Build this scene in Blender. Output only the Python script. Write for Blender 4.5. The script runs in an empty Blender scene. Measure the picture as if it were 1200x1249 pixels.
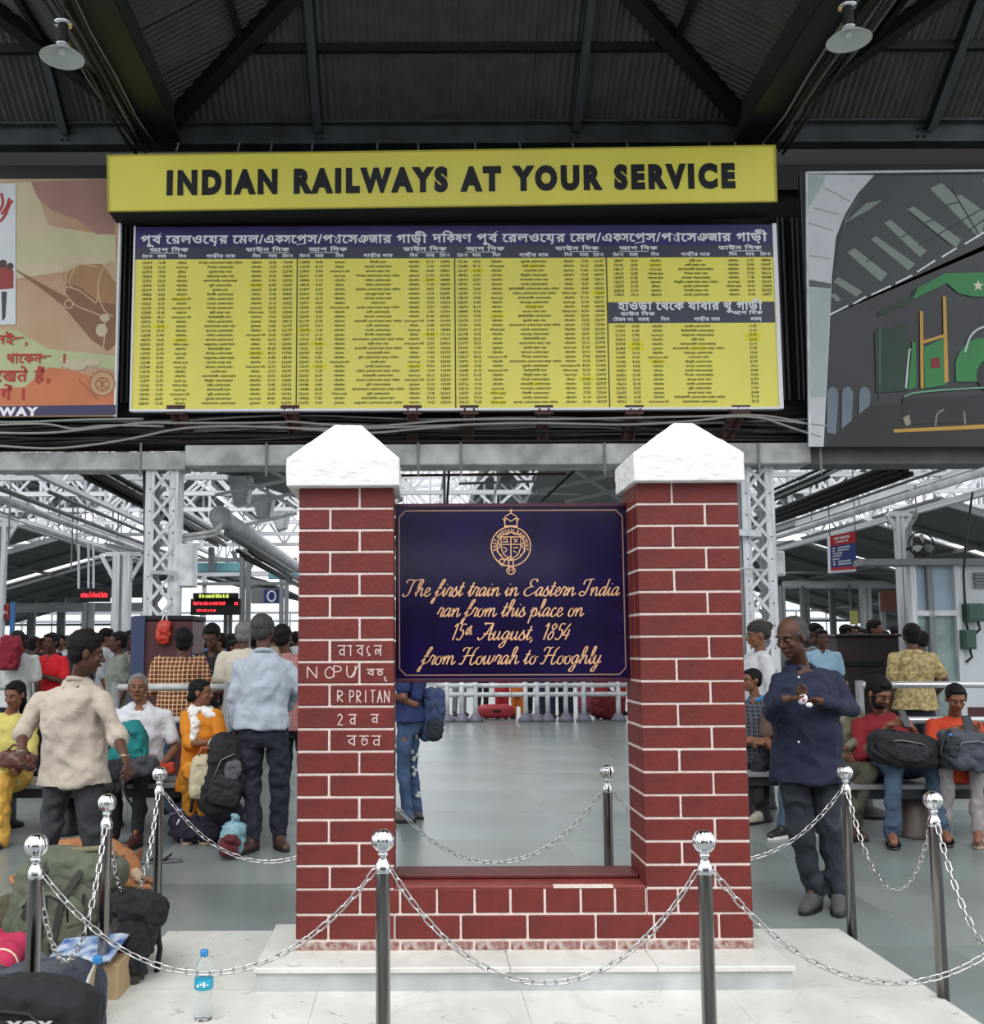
import bpy, bmesh, math, random
from mathutils import Vector, Matrix, Euler
random.seed(7)
R = math.radians; PI = math.pi
SC = bpy.context.scene; COL = SC.collection
# ---------------------------------------------------------------- camera (1200x1249 frame)
FPX = 1250.0; EYE = 1.5; PCX, PCY = 510.0, 667.0; PITCH = math.atan(.1); ROLL = .004
CAM = bpy.data.objects.new('camera', bpy.data.cameras.new('camera')); COL.objects.link(CAM)
MCAM = Matrix.Rotation(PI / 2 + PITCH, 4, 'X') @ Matrix.Rotation(-ROLL, 4, 'Z')
CAM.matrix_world = Matrix.Translation((0, 0, EYE)) @ MCAM
cd = CAM.data; cd.sensor_fit = 'VERTICAL'; cd.sensor_height = 36; cd.lens = 36 * FPX / 1249; cd.clip_start = .05; cd.clip_end = 400
cd.shift_x = (600 - PCX) / 1249; cd.shift_y = (PCY - 624.5) / 1249
SC.camera = CAM
# ---------------------------------------------------------------- daylight: an even overcast sky reaches in through the open front, sides and far end
SC.view_settings.view_transform = 'Standard'; SC.view_settings.look = 'None'; SC.view_settings.gamma = 1
SC.view_settings.use_curve_mapping = False; SC.view_settings.exposure = 0.62
W = bpy.data.worlds.new('overcast_sky'); SC.world = W; W.use_nodes = True
W.node_tree.nodes['Background'].inputs[0].default_value = (.93, .97, 1, 1); W.node_tree.nodes['Background'].inputs[1].default_value = 1.0
def lamp(name, kind, loc, rot, energy, size=1, size_y=None, color=(1, 1, 1)):
    d = bpy.data.lights.new(name, kind); d.energy = energy; d.color = color
    if kind == 'AREA': d.shape = 'RECTANGLE'; d.size = size; d.size_y = size_y or size
    if kind == 'SUN': d.angle = size
    o = bpy.data.objects.new(name, d); o.location = loc; o.rotation_euler = rot; COL.objects.link(o); return o
lamp('soft_daylight', 'SUN', (0, -3, 9), (R(38), 0, R(-10)), 1.3, R(50))
# ---------------------------------------------------------------- helpers
def ray(px, py):
    return (MCAM.to_3x3() @ Vector(((px - PCX) / FPX, (PCY - py) / FPX, -1)))
def at(px, py, Y):
    d = ray(px, py); t = Y / d.y; return Vector((d.x * t, Y, EYE + d.z * t))
def gnd(px, py, z=0.0):
    d = ray(px, py); t = (z - EYE) / d.z; return Vector((d.x * t, d.y * t, z))
def lin(c):
    c = c / 255.0; return c / 12.92 if c <= .04045 else ((c + .055) / 1.055) ** 2.4
def rgb(t): return (lin(t[0]), lin(t[1]), lin(t[2]), 1)
_mats = {}
def mat(name, col, rough=.6, metal=0, var=.0, vs=6.0, bump=0, bs=40.0, col2=None, emis=0, spec=None, trans=0, coat=0, stretch=None):
    """principled surface; var mixes col with col2 (or a darker tone) by noise, bump adds fine relief"""
    if name in _mats: return _mats[name]
    m = bpy.data.materials.new(name); m.use_nodes = True; nt = m.node_tree; b = nt.nodes['Principled BSDF']; L = nt.links
    c = rgb(col); b.inputs['Base Color'].default_value = c; b.inputs['Roughness'].default_value = rough; b.inputs['Metallic'].default_value = metal
    if spec is not None: b.inputs['Specular IOR Level'].default_value = spec
    if trans: b.inputs['Transmission Weight'].default_value = trans; b.inputs['IOR'].default_value = 1.33
    if coat: b.inputs['Coat Weight'].default_value = coat; b.inputs['Coat Roughness'].default_value = .08
    if emis: b.inputs['Emission Color'].default_value = c; b.inputs['Emission Strength'].default_value = emis
    if var or bump:
        tc = nt.nodes.new('ShaderNodeTexCoord'); src = tc.outputs['Object']
        if stretch:
            mp = nt.nodes.new('ShaderNodeMapping'); mp.inputs['Scale'].default_value = stretch; L.new(src, mp.inputs[0]); src = mp.outputs[0]
    if var:
        n = nt.nodes.new('ShaderNodeTexNoise'); n.inputs['Scale'].default_value = vs; n.inputs['Detail'].default_value = 5; L.new(src, n.inputs[0])
        r = nt.nodes.new('ShaderNodeValToRGB'); r.color_ramp.elements[0].position = .35; r.color_ramp.elements[1].position = .68
        k2 = rgb(col2) if col2 else tuple(v * (1 - var) for v in c[:3]) + (1,)
        r.color_ramp.elements[0].color = k2; r.color_ramp.elements[1].color = c; L.new(n.outputs[0], r.inputs[0]); L.new(r.outputs[0], b.inputs['Base Color'])
    if bump:
        n2 = nt.nodes.new('ShaderNodeTexNoise'); n2.inputs['Scale'].default_value = bs; n2.inputs['Detail'].default_value = 4; L.new(src, n2.inputs[0])
        bp = nt.nodes.new('ShaderNodeBump'); bp.inputs['Strength'].default_value = bump; bp.inputs['Distance'].default_value = .01
        L.new(n2.outputs[0], bp.inputs['Height']); L.new(bp.outputs[0], b.inputs['Normal'])
    _mats[name] = m; return m
def tag(o, label=None, cat=None, group=None, kind=None):
    if label: o['label'] = label
    if cat: o['category'] = cat
    if group: o['group'] = group
    if kind: o['kind'] = kind
    return o
def empty(name, loc=(0, 0, 0), label=None, cat=None, group=None, kind=None):
    o = bpy.data.objects.new(name, None); o.location = loc; o.empty_display_size = .1; COL.objects.link(o); return tag(o, label, cat, group, kind)
def wloc(p):
    v = Vector((0, 0, 0))
    while p is not None: v += Vector(p.location); p = p.parent
    return v
def frame(d, up=Vector((0, 0, 1))):
    d = d.normalized(); s = d.cross(up)
    if s.length < 1e-4: s = d.cross(Vector((0, 1, 0)))
    s.normalize(); return s, s.cross(d).normalized()
class MB:
    """collects shapes in world coordinates and links them as one mesh object"""
    def __init__(s): s.v = []; s.f = []
    def add(s, vs, fs):
        n = len(s.v); s.v += [Vector(v) for v in vs]; s.f += [tuple(i + n for i in f) for f in fs]; return s
    def box(s, x0, x1, y0, y1, z0, z1, bev=0):
        if bev:
            bm = bmesh.new(); bmesh.ops.create_cube(bm, size=1)
            for v in bm.verts: v.co = Vector(((x0 + x1) / 2 + v.co.x * (x1 - x0), (y0 + y1) / 2 + v.co.y * (y1 - y0), (z0 + z1) / 2 + v.co.z * (z1 - z0)))
            bmesh.ops.bevel(bm, geom=bm.edges[:], offset=bev, segments=1, affect='EDGES')
            s.bm(bm); return s
        P = [(x, y, z) for x in (x0, x1) for y in (y0, y1) for z in (z0, z1)]
        return s.add(P, [(0, 1, 3, 2), (4, 6, 7, 5), (0, 4, 5, 1), (2, 3, 7, 6), (0, 2, 6, 4), (1, 5, 7, 3)])
    def bm(s, bm, M=None):
        bm.verts.index_update(); s.add([(M @ v.co) if M else v.co.copy() for v in bm.verts], [[v.index for v in f.verts] for f in bm.faces]); bm.free(); return s
    def beam(s, a, b, w, h, up=Vector((0, 0, 1))):
        a = Vector(a); b = Vector(b); sd, u = frame(b - a, up); sd = sd * w / 2; u = u * h / 2
        P = [a - sd - u, a + sd - u, a + sd + u, a - sd + u, b - sd - u, b + sd - u, b + sd + u, b - sd + u]
        return s.add(P, [(3, 2, 1, 0), (4, 5, 6, 7), (0, 1, 5, 4), (1, 2, 6, 5), (2, 3, 7, 6), (3, 0, 4, 7)])
    def tube(s, pts, r, n=8, closed=False, cap=True):
        pts = [Vector(p) for p in pts]; m = len(pts); rs = r if isinstance(r, (list, tuple)) else [r] * m; rings = []; pu = None
        for i, p in enumerate(pts):
            if closed: d = pts[(i + 1) % m] - pts[i - 1]
            else: d = pts[min(i + 1, m - 1)] - pts[max(i - 1, 0)]
            if d.length < 1e-9: d = Vector((0, 0, 1))
            d.normalize()
            if pu is None: sd, u = frame(d)
            else:
                u = pu - d * pu.dot(d)
                if u.length < 1e-5: sd, u = frame(d)
                u.normalize(); sd = d.cross(u)
            pu = u; rings.append([p + (sd * math.cos(2 * PI * k / n) + u * math.sin(2 * PI * k / n)) * rs[i] for k in range(n)])
        vs = [q for r_ in rings for q in r_]; fs = []
        for i in range(m if closed else m - 1):
            j = (i + 1) % m
            for k in range(n): fs.append((i * n + k, i * n + (k + 1) % n, j * n + (k + 1) % n, j * n + k))
        if cap and not closed: fs += [tuple(range(n))[::-1], tuple((m - 1) * n + k for k in range(n))]
        return s.add(vs, fs)
    def lathe(s, prof, c=(0, 0, 0), n=16, flute=0, nf=8):
        c = Vector(c); vs = []; fs = []; m = len(prof)
        for r, z in prof:
            for k in range(n):
                a = 2 * PI * k / n; q = r * (1 - flute * (1 - abs(math.cos(a * nf / 2)))); vs.append(c + Vector((q * math.cos(a), q * math.sin(a), z)))
        for i in range(m - 1):
            for k in range(n): fs.append((i * n + k, i * n + (k + 1) % n, (i + 1) * n + (k + 1) % n, (i + 1) * n + k))
        fs += [tuple(range(n))[::-1], tuple((m - 1) * n + k for k in range(n))]
        return s.add(vs, fs)
    def ball(s, c, r, n=12, m=8, rot=None):
        c = Vector(c); r = Vector(r) if not isinstance(r, (int, float)) else Vector((r, r, r)); vs = []; fs = []
        for i in range(m + 1):
            t = PI * i / m
            for k in range(n):
                a = 2 * PI * k / n; q = Vector((r.x * math.sin(t) * math.cos(a), r.y * math.sin(t) * math.sin(a), r.z * math.cos(t))); vs.append(c + (rot @ q if rot else q))
        for i in range(m):
            for k in range(n): fs.append((i * n + k, (i + 1) * n + k, (i + 1) * n + (k + 1) % n, i * n + (k + 1) % n))
        return s.add(vs, fs)
    def loft(s, secs, n=16):
        """secs: (centre, half-width vector, half-depth vector)"""
        vs = []; fs = []; m = len(secs)
        for c, a, b in secs:
            for k in range(n): t = 2 * PI * k / n; vs.append(Vector(c) + Vector(a) * math.cos(t) + Vector(b) * math.sin(t))
        for i in range(m - 1):
            for k in range(n): fs.append((i * n + k, i * n + (k + 1) % n, (i + 1) * n + (k + 1) % n, (i + 1) * n + k))
        fs += [tuple(range(n))[::-1], tuple((m - 1) * n + k for k in range(n))]
        return s.add(vs, fs)
    def prism(s, poly, y0, y1):
        """polygon in x,z pulled from y0 to y1"""
        n = len(poly); vs = [(x, y0, z) for x, z in poly] + [(x, y1, z) for x, z in poly]
        return s.add(vs, [tuple(range(n)), tuple(range(2 * n - 1, n - 1, -1))] + [(i, i + n, (i + 1) % n + n, (i + 1) % n) for i in range(n)])
    def build(s, name, m, parent=None, smooth=False, kind=None, label=None, cat=None, group=None, origin=None, fix=False):
        o0 = wloc(parent) if parent is not None else None
        if o0 is None:
            if origin is None:
                if not s.v: origin = Vector((0, 0, 0))
                else:
                    xs = [v.x for v in s.v]; ys = [v.y for v in s.v]; zs = [v.z for v in s.v]; origin = Vector(((min(xs) + max(xs)) / 2, (min(ys) + max(ys)) / 2, min(zs)))
            o0 = Vector(origin)
        me = bpy.data.meshes.new(name); me.from_pydata([v - o0 for v in s.v], [], s.f); me.materials.append(m)
        if fix:
            bm = bmesh.new(); bm.from_mesh(me); bmesh.ops.recalc_face_normals(bm, faces=bm.faces); bm.to_mesh(me); bm.free()
        if smooth: me.polygons.foreach_set('use_smooth', [True] * len(me.polygons))
        ob = bpy.data.objects.new(name, me); COL.objects.link(ob)
        if parent is not None: ob.parent = parent
        else: ob.location = o0
        return tag(ob, label, cat, group, kind)
def share(name, data, parent, loc, rot=None, scale=None, label=None):
    o = bpy.data.objects.new(name, data); COL.objects.link(o); o.parent = parent; o.location = loc
    if rot is not None: o.rotation_euler = rot
    if scale is not None: o.scale = scale
    if label: o['label'] = label
    return o
def copy_tree(o, parent=None):
    c = o.copy(); COL.objects.link(c); c.parent = parent
    for ch in list(o.children): copy_tree(ch, c)
    return c
def put_text(mb, txt, x, z, size, y, sx=1, align='l', width=None, bold=0, res=2, shear=0):
    """flat lettering on a board facing the camera (x to the right, z up)"""
    V, F, Wd = layout(txt, size, sx, 0, res, bold)
    k = 1.0
    if width: k = width / max(Wd, 1e-6); Wd = width
    ox = x - (Wd if align == 'r' else Wd / 2 if align == 'c' else 0)
    return mb.add([(ox + a * k + shear * b, y, z + b) for a, b in V], F)
def stroke(mb, pts, w, y, nib=0):
    """ribbon along a line in the x,z plane; nib makes upright strokes thicker"""
    pts = [p for i, p in enumerate(pts) if i == 0 or math.dist(p, pts[i - 1]) > 1e-6]; n = len(pts)
    if n < 2: return
    vs = []; mb.lift = getattr(mb, 'lift', 0) + .00009; y -= mb.lift % .004
    for i, p in enumerate(pts):
        a = pts[max(i - 1, 0)]; b = pts[min(i + 1, n - 1)]; dx, dz = b[0] - a[0], b[1] - a[1]; L = math.hypot(dx, dz) or 1; dx /= L; dz /= L
        ww = w * (1 - nib + nib * abs(dz * .85 - dx * .3)) / 2
        vs += [(p[0] - dz * ww, y, p[1] + dx * ww), (p[0] + dz * ww, y, p[1] - dx * ww)]
    mb.add(vs, [(2 * i + 1, 2 * i + 3, 2 * i + 2, 2 * i) for i in range(n - 1)])
def curve(pts, k=5):
    """smooth line through points"""
    P = [Vector((p[0], p[1])) for p in pts]
    if len(P) < 3: return [tuple(p) for p in P]
    out = []
    for i in range(len(P) - 1):
        a = P[max(i - 1, 0)]; b = P[i]; c = P[i + 1]; d = P[min(i + 2, len(P) - 1)]
        for j in range(k):
            t = j / k; out.append(tuple(.5 * ((2 * b) + (c - a) * t + (2 * a - 5 * b + 4 * c - d) * t * t + (3 * b - a - 3 * c + d) * t ** 3)))
    out.append(tuple(P[-1])); return out
def unevenly(o, strength, size):
    """slight hand-made unevenness of the surface"""
    t = bpy.data.textures.get('lumps_%g' % size) or bpy.data.textures.new('lumps_%g' % size, 'CLOUDS'); t.noise_scale = size
    md = o.modifiers.new('lumps', 'DISPLACE'); md.texture = t; md.strength = strength; md.mid_level = .5; md.texture_coords = 'LOCAL'; return o
# ---------------------------------------------------------------- lettering
_outl = {}
def load_glyphs(chars, res):
    """outline loops and advance widths of characters of Blender's own font"""
    sc = bpy.context.scene; obs = []
    for ch in sorted(set(chars)):
        for body in (ch, ch + 'H'):
            cu = bpy.data.curves.new('glyph', 'FONT'); cu.body = body; cu.resolution_u = res; cu.fill_mode = 'NONE'; cu.dimensions = '2D'
            ob = bpy.data.objects.new('glyph', cu); sc.collection.objects.link(ob); obs.append((ch, body, ob))
    cu = bpy.data.curves.new('glyph', 'FONT'); cu.body = 'H'; cu.fill_mode = 'NONE'; h = bpy.data.objects.new('glyph', cu); sc.collection.objects.link(h); obs.append(('', 'H', h))
    bpy.context.view_layer.update(); dg = bpy.context.evaluated_depsgraph_get(); got = {}
    for ch, body, ob in obs:
        me = ob.evaluated_get(dg).to_mesh()
        got[(ch, body)] = ([(v.co.x, v.co.y) for v in me.vertices], [tuple(e.vertices) for e in me.edges]) if me else ([], [])
    for ch, body, ob in obs:
        cu = ob.data; bpy.data.objects.remove(ob); bpy.data.curves.remove(cu)
    hw = max(v[0] for v in got[('', 'H')][0])
    for ch in sorted(set(chars)):
        vs, es = got[(ch, ch)]; nxt = dict(es); loops = []; seen = set()
        for s in list(nxt):
            if s in seen: continue
            lp = []; k = s
            while k not in seen and k in nxt: seen.add(k); lp.append(vs[k]); k = nxt[k]
            if len(lp) > 2: loops.append(lp)
        a = got[(ch, ch + 'H')][0]
        _outl[(ch, res)] = (loops, max(v[0] for v in a) - hw if a else .3)
def fill_nonzero(loops):
    from mathutils.geometry import delaunay_2d_cdt
    co = []; ed = []
    for lp in loops:
        n0 = len(co); co += [Vector(p) for p in lp]
        ed += [(n0 + i, n0 + (i + 1) % len(lp)) for i in range(len(lp))]
    if len(co) < 3: return [], []
    v, e, f = delaunay_2d_cdt(co, ed, [], 0, 1e-6)[:3]
    out = []
    for t in f:
        cx = sum(v[i][0] for i in t) / len(t); cy = sum(v[i][1] for i in t) / len(t); w = 0
        for lp in loops:
            for i in range(len(lp)):
                x0, y0 = lp[i]; x1, y1 = lp[(i + 1) % len(lp)]
                if (y0 <= cy) != (y1 <= cy):
                    xx = x0 + (cy - y0) / (y1 - y0) * (x1 - x0)
                    if xx > cx: w += 1 if y1 > y0 else -1
        if w: out.append(tuple(t))
    return [(p[0], p[1]) for p in v], out
_gl = {}
def glyph(ch, res=2, bold=0):
    if (ch, res, bold) not in _gl:
        if (ch, res) not in _outl: load_glyphs(ch, res)
        lp, adv = _outl[(ch, res)]
        if bold:
            nl = []; big = max(lp, key=lambda L: abs(sum(L[i - 1][0] * L[i][1] - L[i][0] * L[i - 1][1] for i in range(len(L))))) if lp else []
            sg = -1 if sum(big[i - 1][0] * big[i][1] - big[i][0] * big[i - 1][1] for i in range(len(big))) > 0 else 1
            for L in lp:
                L = [p for i, p in enumerate(L) if math.dist(p, L[i - 1]) > 1e-5]; n = len(L); q = []
                for i in range(n):
                    a, b, c = L[i - 1], L[i], L[(i + 1) % n]
                    d0 = (b[0] - a[0], b[1] - a[1]); d1 = (c[0] - b[0], c[1] - b[1]); l0 = math.hypot(*d0) or 1; l1 = math.hypot(*d1) or 1
                    n0 = (-d0[1] / l0, d0[0] / l0); n1 = (-d1[1] / l1, d1[0] / l1); mx, my = n0[0] + n1[0], n0[1] + n1[1]
                    k = sg * bold / max(.35, (mx * mx + my * my) / 2); q.append((b[0] + mx * k, b[1] + my * k))
                nl.append(q)
            lp = nl; adv += 2 * bold
        v, f = fill_nonzero(lp) if lp else ([], [])
        if bold: v = [(a + bold, b) for a, b in v]
        _gl[(ch, res, bold)] = (v, f, adv)
    return _gl[(ch, res, bold)]
def layout(txt, size=1.0, sx=1.0, track=0.0, res=2, bold=0):
    """-> list of (verts2d, faces) and total width; {ab} = squeezed conjunct; ^ = reph over the last letter;
    _r = ra-phala, _y = ya-phala"""
    V = []; F = []; x = 0.0; i = 0; last = (0, .5)
    def put(v, f, ox, kx=1.0, ky=1.0, oy=0.0):
        n = len(V)
        V.extend([((ox + a * kx) * size * sx, (oy + b * ky) * size) for a, b in v]); F.extend([tuple(q + n for q in t) for t in f])
    def rib(pts, w, ox):
        n = len(V); 
        for a, b in zip(pts, pts[1:]):
            dx, dy = b[0] - a[0], b[1] - a[1]; L = math.hypot(dx, dy); nx, ny = -dy / L * w / 2, dx / L * w / 2
            put([(a[0] + nx, a[1] + ny), (a[0] - nx, a[1] - ny), (b[0] - nx, b[1] - ny), (b[0] + nx, b[1] + ny)], [(0, 1, 2, 3)], ox)
    while i < len(txt):
        c = txt[i]
        if c == '{':
            j = txt.index('}', i); s = txt[i + 1:j]; x0 = x
            for d in s:
                v, f, a = glyph(d, res, bold); put(v, f, x, .72, 1); x += a * .70
            last = (x0, x); i = j + 1; continue
        if c == '^':
            rib([(last[1] - .30, .62), (last[1] - .12, .78), (last[1] + .02, .86)], .06, 0); i += 1; continue
        if c == '_':
            k = txt[i + 1]
            if k == 'r': rib([(last[0] + .02, -.16), (last[0] + .22, -.10), (last[1] - .06, -.02)], .07, 0)
            else:
                rib([(x + .02, .56), (x + .30, .40), (x + .12, .20), (x + .26, .0), (x + .36, .16)], .06, 0); x += .30
            i += 2; continue
        v, f, a = glyph(c, res, bold); put(v, f, x)
        if a > .05: last = (x, x + a)
        x += a + track; i += 1
    return V, F, x * size * sx
# ---------------------------------------------------------------- materials
M = {}
M['stone'] = mat('floor_stone', (128, 138, 137), .28, 0, .2, .9, .05, 9, (108, 116, 114), spec=.5)
M['stone2'] = mat('floor_stone_pale', (140, 147, 145), .3, 0, .2, .8, .05, 9, (116, 122, 118), spec=.5)
M['joint'] = mat('floor_joint', (190, 192, 190), .8)
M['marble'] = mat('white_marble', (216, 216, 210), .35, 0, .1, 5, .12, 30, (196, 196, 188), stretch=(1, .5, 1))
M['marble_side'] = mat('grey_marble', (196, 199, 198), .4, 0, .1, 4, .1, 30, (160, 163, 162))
M['dirt'] = mat('dirty_stone', (120, 112, 100), .6, 0, .3, 3, .2, 20)
M['brick'] = mat('painted_brick', (110, 31, 25), .6, 0, .22, 9, .35, 35, (92, 26, 21))
M['brick_worn'] = mat('worn_painted_brick', (118, 34, 30), .7, 0, .4, 38, .6, 60, (180, 165, 155))
M['mortar'] = mat('white_mortar', (222, 205, 198), .8, 0, .15, 30, .5, 60)
M['plaster'] = mat('white_plaster', (238, 236, 236), .85, 0, .06, 12, .9, 26)
M['steel'] = mat('polished_steel', (200, 198, 196), .16, 1)
M['steel_pole'] = mat('brushed_steel_pole', (150, 146, 144), .22, 1, .2, 3, 0, 10, (120, 116, 114), stretch=(8, 8, .6))
M['roof_sheet'] = mat('dark_corrugated_sheet', (84, 84, 84), .55, .2, .3, 5, .1, 20)
M['roof_steel'] = mat('dark_roof_steel', (34, 36, 38), .5, .2, .3, 4)
M['girder'] = mat('grey_girder_paint', (66, 72, 76), .5, .1, .35, 3, .1, 20, (44, 48, 51))
M['beam'] = mat('grey_green_beam_paint', (58, 62, 58), .6, 0, .3, 3)
M['black'] = mat('soot_black', (16, 16, 18), .7)
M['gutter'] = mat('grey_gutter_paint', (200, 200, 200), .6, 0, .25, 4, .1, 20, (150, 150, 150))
M['white_steel'] = mat('white_painted_steel', (228, 230, 234), .5, 0, .2, 5, 0, 20, (186, 188, 192))
M['grey_steel'] = mat('grey_painted_steel', (128, 130, 132), .5, 0, .2, 5)
M['cable'] = mat('pale_cable', (150, 148, 144), .5)
M['cable_dark'] = mat('dark_cable', (30, 30, 32), .5)
M['rust'] = mat('rust_brown_paint', (78, 44, 38), .6, 0, .3, 10)
M['yellow'] = mat('yellow_board_print', (246, 234, 100), .4, 0, .06, 1.2, 0, 10, (240, 226, 104))
M['ink'] = mat('black_print', (24, 26, 34), .5)
M['ink2'] = mat('olive_black_print', (66, 64, 40), .6)
M['purple'] = mat('violet_blue_print', (58, 50, 110), .4, 0, .2, 2, 0, 10, (44, 40, 92))
M['slate'] = mat('slate_grey_print', (62, 62, 82), .4)
M['white'] = mat('white_print', (236, 236, 240), .4)
M['maroon'] = mat('maroon_paint', (82, 34, 38), .5, 0, .2, 5)
M['navy_plaque'] = mat('glossy_navy_plaque', (26, 16, 62), .13, 0, .5, 6, .0, 60, (20, 12, 44), spec=.45)
M['plaque_edge'] = mat('dark_purple_frame', (48, 26, 56), .3, 0, .3, 12, 0, 10, (78, 34, 46))
M['gold'] = mat('pinkish_gold_lettering', (222, 170, 128), .45, 0, .15, 40)
M['chrome'] = mat('chrome', (225, 225, 228), .07, 1)
M['lamp_white'] = mat('white_enamel', (205, 210, 208), .4)
M['far_roof'] = mat('far_dark_roof', (116, 116, 118), .8, 0, .2, 3)
M['sky_panel'] = mat('milky_skylight', (235, 245, 250), .5, trans=0, emis=1.6)
_nt = M['marble'].node_tree; _b = _nt.nodes['Principled BSDF']; _src = _b.inputs['Base Color'].links[0].from_socket      # grey specks and faint veins in the marble
_tc = _nt.nodes.new('ShaderNodeTexCoord')
for _sc, _lo, _hi, _col, _dist in ((15, .655, .72, (136, 130, 116), .8), (1.1, .492, .5, (190, 190, 184), .7)):
    _n = _nt.nodes.new('ShaderNodeTexNoise'); _n.inputs['Scale'].default_value = _sc; _n.inputs['Detail'].default_value = 3; _n.inputs['Distortion'].default_value = _dist; _nt.links.new(_tc.outputs['Object'], _n.inputs[0])
    _r = _nt.nodes.new('ShaderNodeValToRGB'); _r.color_ramp.elements[0].position = _lo; _r.color_ramp.elements[0].color = (0, 0, 0, 1); _r.color_ramp.elements[1].position = _hi; _r.color_ramp.elements[1].color = (.6, .6, .6, 1)
    if _sc < 5: _e = _r.color_ramp.elements.new(_hi + .015); _e.color = (0, 0, 0, 1)
    _nt.links.new(_n.outputs[0], _r.inputs[0]); _m = _nt.nodes.new('ShaderNodeMix'); _m.data_type = 'RGBA'; _nt.links.new(_r.outputs[0], _m.inputs[0]); _nt.links.new(_src, _m.inputs[6]); _m.inputs[7].default_value = rgb(_col); _src = _m.outputs[2]
_nt.links.new(_src, _b.inputs['Base Color'])
def unit_cube(m):
    k = 'bar_' + m.name
    if k in bpy.data.meshes: return bpy.data.meshes[k]
    me = bpy.data.meshes.new(k); P = [(x, y, z) for x in (-.5, .5) for y in (-.5, .5) for z in (-.5, .5)]
    me.from_pydata(P, [], [(0, 1, 3, 2), (4, 6, 7, 5), (0, 4, 5, 1), (2, 3, 7, 6), (0, 2, 6, 4), (1, 5, 7, 3)]); me.materials.append(m); return me
def bar(name, parent, a, b, w, h, m, label=None, up=Vector((0, 0, 1)), kind=None):
    """one straight member from a to b (width w across, height h)"""
    a = Vector(a); b = Vector(b); s, u = frame(b - a, up); d = (b - a)
    o = bpy.data.objects.new(name, unit_cube(m)); COL.objects.link(o)
    X = s * w; Z = u * h; c = (a + b) / 2 - (wloc(parent) if parent else Vector())
    o.matrix_local = Matrix(((X.x, d.x, Z.x, c.x), (X.y, d.y, Z.y, c.y), (X.z, d.z, Z.z, c.z), (0, 0, 0, 1)))
    if parent: o.parent = parent
    if label: o['label'] = label
    if kind: o['kind'] = kind
    return o
# ---------------------------------------------------------------- floor of large stone slabs
fl = MB(); fl.box(-9.5, 10.3, 1, 24.2, -.3, -.0028); fl.box(-60, -9.5, -12, 90, -.3, 0); fl.box(10.3, 60, -12, 90, -.3, 0)
fl.box(-9.5, 10.3, 24.2, 90, -.3, 0); fl.box(-9.5, 10.3, -12, 1, -.3, 0)
FLOOR = fl.build('floor', M['joint'], origin=(0, 0, 0), kind='structure')
FLOOR.data.materials.clear(); FLOOR.data.materials.append(M['stone']); FLOOR.data.materials.append(M['joint'])
for p in FLOOR.data.polygons[:6]: p.material_index = 1
tw, td = 1.52, 1.45; sl = []
for v in range(2):
    b_ = MB().box(-tw / 2 + .003, tw / 2 - .003, -td / 2 + .003, td / 2 - .003, -.03, .0); o_ = b_.build('paving_slab', (M['stone'], M['stone2'])[v], origin=(0, 0, 0)); sl.append(o_.data); bpy.data.objects.remove(o_)
for i in range(13):
    for j in range(16):
        share('paving_slab', sl[random.random() < .4], FLOOR, (-9.5 + tw * (i + .5), 1 + td * (j + .5), -random.random() * .001))
# ---------------------------------------------------------------- dark hipped roof over the concourse
YG = 11.0; ZG = at(555, 153, YG).z; XL = at(196, 165, YG).x; XR = at(918, 160, YG).x; BAY = XR - XL
SB, SS = .74, .54      # rise per metre of the end slope (towards us) and of the side slopes
gr = empty('roof_girder', (0, YG, ZG - .3), kind='structure')
zt, zb = ZG, at(555, 176, YG).z
for nm, m_, (a, b, c, d) in (('web', 'girder', (YG, YG + .02, zb, zt)), ('flange', 'girder', (YG - .08, YG + .1, zt, zt + .025)), ('flange', 'girder', (YG - .08, YG + .1, zb - .025, zb))):
    MB().box(-16, 17, a, b, c, d).build(nm, M[m_], gr)
bolt = None
for px in (-240, 80, 390, 700, 1123, 1400):
    p = at(px, 160, YG)
    for dx in (-.035, .035):
        for dz in (-.04, .04):
            q = Vector((p.x + dx, YG - .008, (zt + zb) / 2 + dz)) - wloc(gr)
            if bolt is None: bolt = MB().lathe([(.014, -.012), (.014, .012)], n=6).build('bolt', M['black'], gr); bolt.rotation_euler = (PI / 2, 0, 0); bolt.data.transform(Matrix.Translation(wloc(gr))); bolt.location = q
            else: share('bolt', bolt.data, gr, q, (PI / 2, 0, 0))
bar('lower_beam', gr, (-16, YG + .25, zb - .28), (XL + 1, YG + .25, zb - .28), .1, .3, M['roof_steel']); bar('lower_beam', gr, (XR - 1, YG + .3, zb - .28), (17, YG + .3, zb - .28), .1, .3, M['roof_steel'])
def sheet(parent, o, u, n, w, hfun, pitch=.078, amp=.012, h0=0.0):
    """corrugated sheet: o corner, u along the eave, n up the slope, hfun(d) = slope length at distance d along the eave"""
    up = u.cross(n); k = max(2, int(w / pitch * 4)); vs = []
    for i in range(k + 1):
        d = w * i / k; H = max(hfun(d), h0 + .001); off = up * (amp * math.sin(2 * PI * d / pitch))
        vs += [o + u * d + n * h0 + off, o + u * d + n * H + off]
    mb = MB(); mb.add(vs, [(2 * i, 2 * i + 2, 2 * i + 3, 2 * i + 1) for i in range(k)]); return mb.build('roof_sheet', M['roof_sheet'], parent)
rf = empty('ceiling', (0, 6, ZG), kind='structure')
bays = [(XL - BAY, XL), (XL, XR), (XR, XR + BAY)]
nb = Vector((0, -1, SB)).normalized(); TOP = BAY / 2 * SS
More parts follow.
